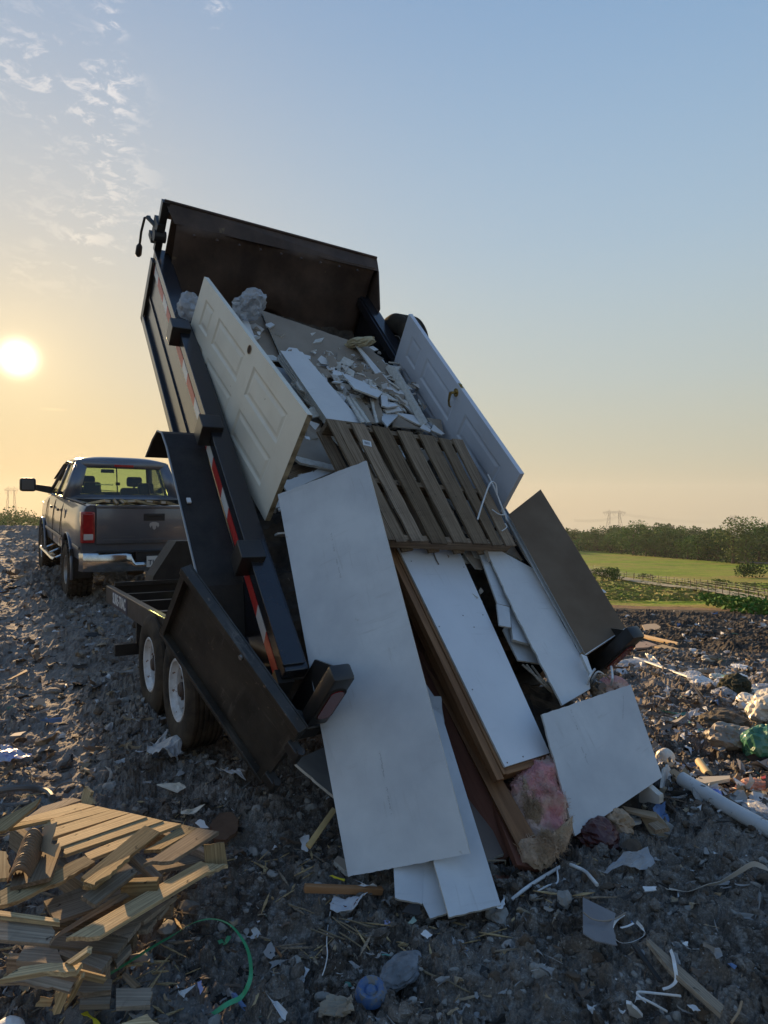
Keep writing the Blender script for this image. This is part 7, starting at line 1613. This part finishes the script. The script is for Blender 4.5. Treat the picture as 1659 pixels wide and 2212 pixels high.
# the wood behind the front row: one mass of crowns climbing the hill
rw_ = random.Random(21); V_all = []; F_all = []; off_ = 0; n_w = 0
for row, (D_, hh) in enumerate([(285, 12), (305, 15), (330, 17.5), (360, 20), (395, 22)]):
    u = 980
    while u < 2000:
        u += rw_.uniform(16, 30); x_ = (u - CU) / FPX * D_; y_ = D_ + rw_.uniform(-8, 8); g_ = gz(x_, y_)
        top_px = {0: 1150, 1: 1141, 2: 1132, 3: 1125, 4: 1119}[row] + 7 * math.sin(u * .021) + rw_.uniform(-4, 6) + (4 if 1350 < u < 1400 else 0)
        topz = EYE + (HZ - top_px) / FPX * D_; cz = topz - hh * .30; blobs = []
        for k in range(4):
            a = rw_.uniform(0, 6.28); rr_ = rw_.uniform(0, 3.6); s_ = rw_.uniform(2.4, 4.0)
            blobs.append((x_ + rr_ * math.cos(a), y_ + rr_ * math.sin(a), cz + rw_.uniform(-3.5, .6), s_, s_, s_ * .8))
        blobs.append((x_, y_, cz - 5, 4.2, 3.5, 6))
        v_, f_ = crown_np(blobs, 650, .50, rw_.randrange(9999)); V_all.append(v_); F_all.append(f_ + off_); off_ += len(v_)
mi_ = np.repeat(rng_.choice(3, len(V_all), p=[.45, .43, .12]), 650)
wo = npmesh('woodland', np.concatenate(V_all), np.concatenate(F_all), lf, mi_, smooth_=False); tag(wo, 'dense mass of wooded hillside rising behind the front trees', 'woodland', kind='stuff')
# low hedge growth that hides the feet of the trunks
V_all = []; F_all = []; off_ = 0
for u, v, k, s_ in [(a + d_, b, 0, 0) for a, b, _, _ in front for d_ in (-10, 2, 12)]:
    p = ghit(u, v - 1); v_, f_ = crown_np([(p.x, p.y + 2, gz(p.x, p.y) + 1.2, 3.4, 2.5, 2.6), (p.x + 2, p.y + 3, gz(p.x, p.y) + 3, 2.4, 2.5, 3.0)], 150, .38, int(u * 7)); V_all.append(v_); F_all.append(f_ + off_); off_ += len(v_)
tag(npmesh('undergrowth', np.concatenate(V_all), np.concatenate(F_all), lf[0], smooth_=False), 'dark undergrowth along the foot of the wood', 'undergrowth', kind='stuff')
# the misty trees and hill behind the truck at the far left
V_all = []; F_all = []; off_ = 0; cnt = 0
for D_, tp, hh in ((150, 1128, 6), (230, 1116, 9), (300, 1106, 12)):
    u = -420
    while u < 700:
        u += rw_.uniform(14, 26) * 230 / D_ * .9
        tt = tp + 7 * math.sin(u * .03 + D_) + rw_.uniform(-5, 5) - (10 if 40 < u < 75 and D_ == 300 else 0) + max(0, (u - 110) * .05)
        x_ = (u - CU) / FPX * D_; topz = EYE + (HZ - tt) / FPX * D_
        blobs = [(x_ + rw_.uniform(-3, 3), D_ + rw_.uniform(-3, 3), topz - 2.4 - rw_.uniform(0, 3), 2.6, 2.4, 2.0) for _ in range(5)] + [(x_, D_, topz - 6, 4.5, 3, 5)]
        v_, f_ = crown_np(blobs, 300, .42, rw_.randrange(9999)); V_all.append(v_); F_all.append(f_ + off_); off_ += len(v_); cnt += 1
tag(npmesh('misty_trees', np.concatenate(V_all), np.concatenate(F_all), lf[1], smooth_=False), 'misty grey-green trees on the skyline beyond the truck', 'trees', kind='stuff')
# bushes on the bank and in the meadow
def bush(label, u, v, w_, h_, seed, n_=500, mat=lf[0]):
    p = ghit(u, v); r_ = random.Random(seed); bl = [(r_.uniform(-.35, .35) * w_, r_.uniform(-.2, .2) * w_, h_ * r_.uniform(.25, .7), w_ * .24, w_ * .2, h_ * .32) for _ in range(7)]
    v_, f_ = crown_np(bl, n_, .05 * w_ ** .5 * 1.6, seed); o = npmesh('bush', v_, f_, mat, smooth_=False); o.location = (p.x, p.y, gz(p.x, p.y)); tag(o, label, 'bush'); return o
bush('dark shrubs on the bank right of the brown hollow board', *C1(500, 775), 5.0, 2.6, 1, 900)
bush('taller dark shrub at the right end of the bank shrubs', *C1(545, 770), 2.2, 2.8, 2, 500)
bush('lone round bush in the meadow at the right', *C1(1560, 752), 6.4, 3.4, 3, 1100)
for k in range(7): bush(ordn[k] + ' clump from the left of the weedy growth below the road at the far right', *C1(1330 + k * 55, 940 + k * 12), 4.2, .9, 10 + k, 420, lf[1])['group'] = 'weeds on the bank'
for k, (u_, v_) in enumerate([(480, 715), (420, 712), (540, 722), (1300, 815), (780, 760)]): bush(['pale weeds beside the fence near the board', 'pale weeds at the start of the fence', 'pale weeds under the third fence post', 'pale weeds along the road further right', 'pale weeds at the middle of the fence'][k], *C1(u_, v_), 3.5, 1.2, 30 + k, 260, lf[2])
# light poles at the wood edge
for lab, u_, v_, tp in (('left grey light pole at the edge of the wood', 424, 545, 462), ('right grey light pole before the wood', 1147, 618, 515)):
    p = ghit(*C1(u_, v_)); D_ = p.y; H_ = (v_ - tp) * .3 / FPX * D_
    r0 = thing('light_pole', lab, 'light pole', Matrix.Translation(p)); m = MB(); m.tube([(0, 0, 0), (0, 0, H_)], [.22, .15], 8); m.build('pole', P('pole_grey', (.35, .34, .32), rough=.6), r0, Matrix.Translation(p))
    m = MB(); m.box(-1.2, 1.2, -.15, .15, H_ - .35, H_ - .1); m.box(-1.3, -.8, -.25, .25, H_ - .6, H_ - .3); m.box(.8, 1.3, -.25, .25, H_ - .6, H_ - .3); m.build('lamp_head', P('pole_grey', (.35, .34, .32), rough=.6), r0, Matrix.Translation(p))
# lattice pylons
pyl = P('pylon_steel', (.17, .165, .16), rough=.8)
def pylon(label, u, vb, vt, D_, wide_px):
    base = at(u, vb, D_); H_ = (vb - vt) / FPX * D_; Wd_ = wide_px / FPX * D_; t_ = D_ * .00022
    root = thing('power_pylon', label, 'pylon', Matrix.Translation(base)); M = Matrix.Translation(base)
    for s_ in (-1, 1):
        m = MB(); x0 = s_ * Wd_ * .30; levels = [0, .25, .45, .62, .76, .86]; hw = [Wd_ * .10, Wd_ * .085, Wd_ * .07, Wd_ * .055, Wd_ * .04, Wd_ * .05]
        # two legs lean in towards the crossarm
        def P3(side_, k): return (x0 * (1 - .35 * levels[k]) + side_ * hw[k], 0, H_ * levels[k])
        for k in range(5):
            for sd in (-1, 1):
                m.tube([P3(sd, k), P3(sd, k + 1)], t_, 4); m.tube([P3(sd, k), P3(-sd, k + 1)], t_ * .7, 4)
            m.tube([P3(-1, k + 1), P3(1, k + 1)], t_ * .6, 4)
        m.build('mast', pyl, root, M)
    m = MB(); m.tube([(-Wd_ * .5, 0, H_ * .86), (Wd_ * .5, 0, H_ * .86)], t_, 4); m.tube([(-Wd_ * .38, 0, H_ * .93), (Wd_ * .38, 0, H_ * .93)], t_ * .8, 4)
    xs_ = np.linspace(-.5, .5, 11)
    for i in range(10): m.tube([(xs_[i] * Wd_, 0, H_ * .86), ((xs_[i] + .05) * Wd_, 0, H_ * .93), (xs_[i + 1] * Wd_, 0, H_ * .86)], t_ * .5, 4)
    for s_ in (-1, 1): m.tube([(s_ * Wd_ * .24, 0, H_ * .93), (s_ * Wd_ * .20, 0, H_)], t_, 4)
    m.build('crossarm', pyl, root, M); m = MB()
    for c_ in (-.38, 0, .38): m.tube([((c_ - .08) * Wd_, 0, H_ * .86), (c_ * Wd_, 0, H_ * .72), ((c_ + .08) * Wd_, 0, H_ * .86)], t_ * .8, 4)
    m.build('insulator', pyl, root, M)
pylon('large lattice power pylon on the skyline at the far left', 24, 1112, 1050, 700, 30)
pylon('power pylon crossarm rising above the wood at the right', 1327, 1150, 1101, 900, 50)
pylon('faint distant pylon above the wood at the far right', 1583, 1160, 1112, 1400, 22)
m = MB()
for k in range(3):
    for (u0, v0, D0, u1, v1, D1, sag) in ((1352, 1108 + k * 2, 900, 1240, 1122 + k * 2, 700, 4), (1352, 1110 + k * 2, 900, 1583, 1122 + k * 2, 1400, 6)):
        a_, b_ = at(u0, v0, D0), at(u1, v1, D1); m.tube([a_.lerp(b_, t_) - Zu * sag * 4 * t_ * (1 - t_) for t_ in np.linspace(0, 1, 9)], .07, 3)
tag(m.build('power_lines', pyl), 'faint power lines running from the pylon above the wood', 'power lines')
# short grass and weeds growing on the near part of the bank and field
n = 9000
r_g = rng_.random(n); gx_, gy_, gr_ = scatter_pts(n, 52, 130, 12, 42, 1.0)
hgt = rng_.uniform(.06, .24, n); a = rng_.random(n) * 6.28; w_ = rng_.uniform(.15, .45, n)
gz_ = base_h(gx_, gy_) + .12
q = np.stack([np.stack([gx_ - w_ * np.cos(a), gy_ - w_ * np.sin(a), gz_], -1), np.stack([gx_ + w_ * np.cos(a), gy_ + w_ * np.sin(a), gz_], -1), np.stack([gx_ + w_ * .6 * np.cos(a + .4), gy_ + w_ * .6 * np.sin(a), gz_ + hgt], -1), np.stack([gx_ - w_ * .7 * np.cos(a), gy_ - w_ * .6 * np.sin(a - .3), gz_ + hgt * .8], -1)], 1)
yy = gy_ + .12 * gx_; keep = yy > 66
q = q[keep]; k_ = len(q); mi_ = rng_.choice(2, k_, p=[.6, .4])
tag(npmesh('bank_grass', q.reshape(-1, 3), np.arange(k_ * 4).reshape(-1, 4), [P('grass_blades', (.10, .15, .02), (.15, .18, .04), .2, rough=.9), P('hay_blades', (.24, .19, .08), (.16, .16, .05), .2, rough=.9)], mi_, smooth_=False), 'rough grass and weeds on the bank beyond the dump', 'grass', kind='stuff')

# morning haze: one even box of thin air round everything
m = MB(); m.box(-1740, 1740, -1740, 1740, -90, 75); hz_ = m.build('haze', [], None, Matrix(), rec=True)
hm = bpy.data.materials.new('haze_air'); hm.use_nodes = True; ht = hm.node_tree; ht.nodes.clear()
ho = nd(ht, 'ShaderNodeOutputMaterial'); hv = nd(ht, 'ShaderNodeVolumePrincipled'); hv.inputs['Color'].default_value = (.93, .95, 1.0, 1); hv.inputs['Density'].default_value = .00013; hv.inputs['Anisotropy'].default_value = .3
ht.links.new(hv.outputs[0], ho.inputs['Volume']); hz_.data.materials.append(hm); tag(hz_, 'thin pale haze filling the air over the dump and the field', 'haze', kind='stuff')
C.cycles.volume_bounces = 0
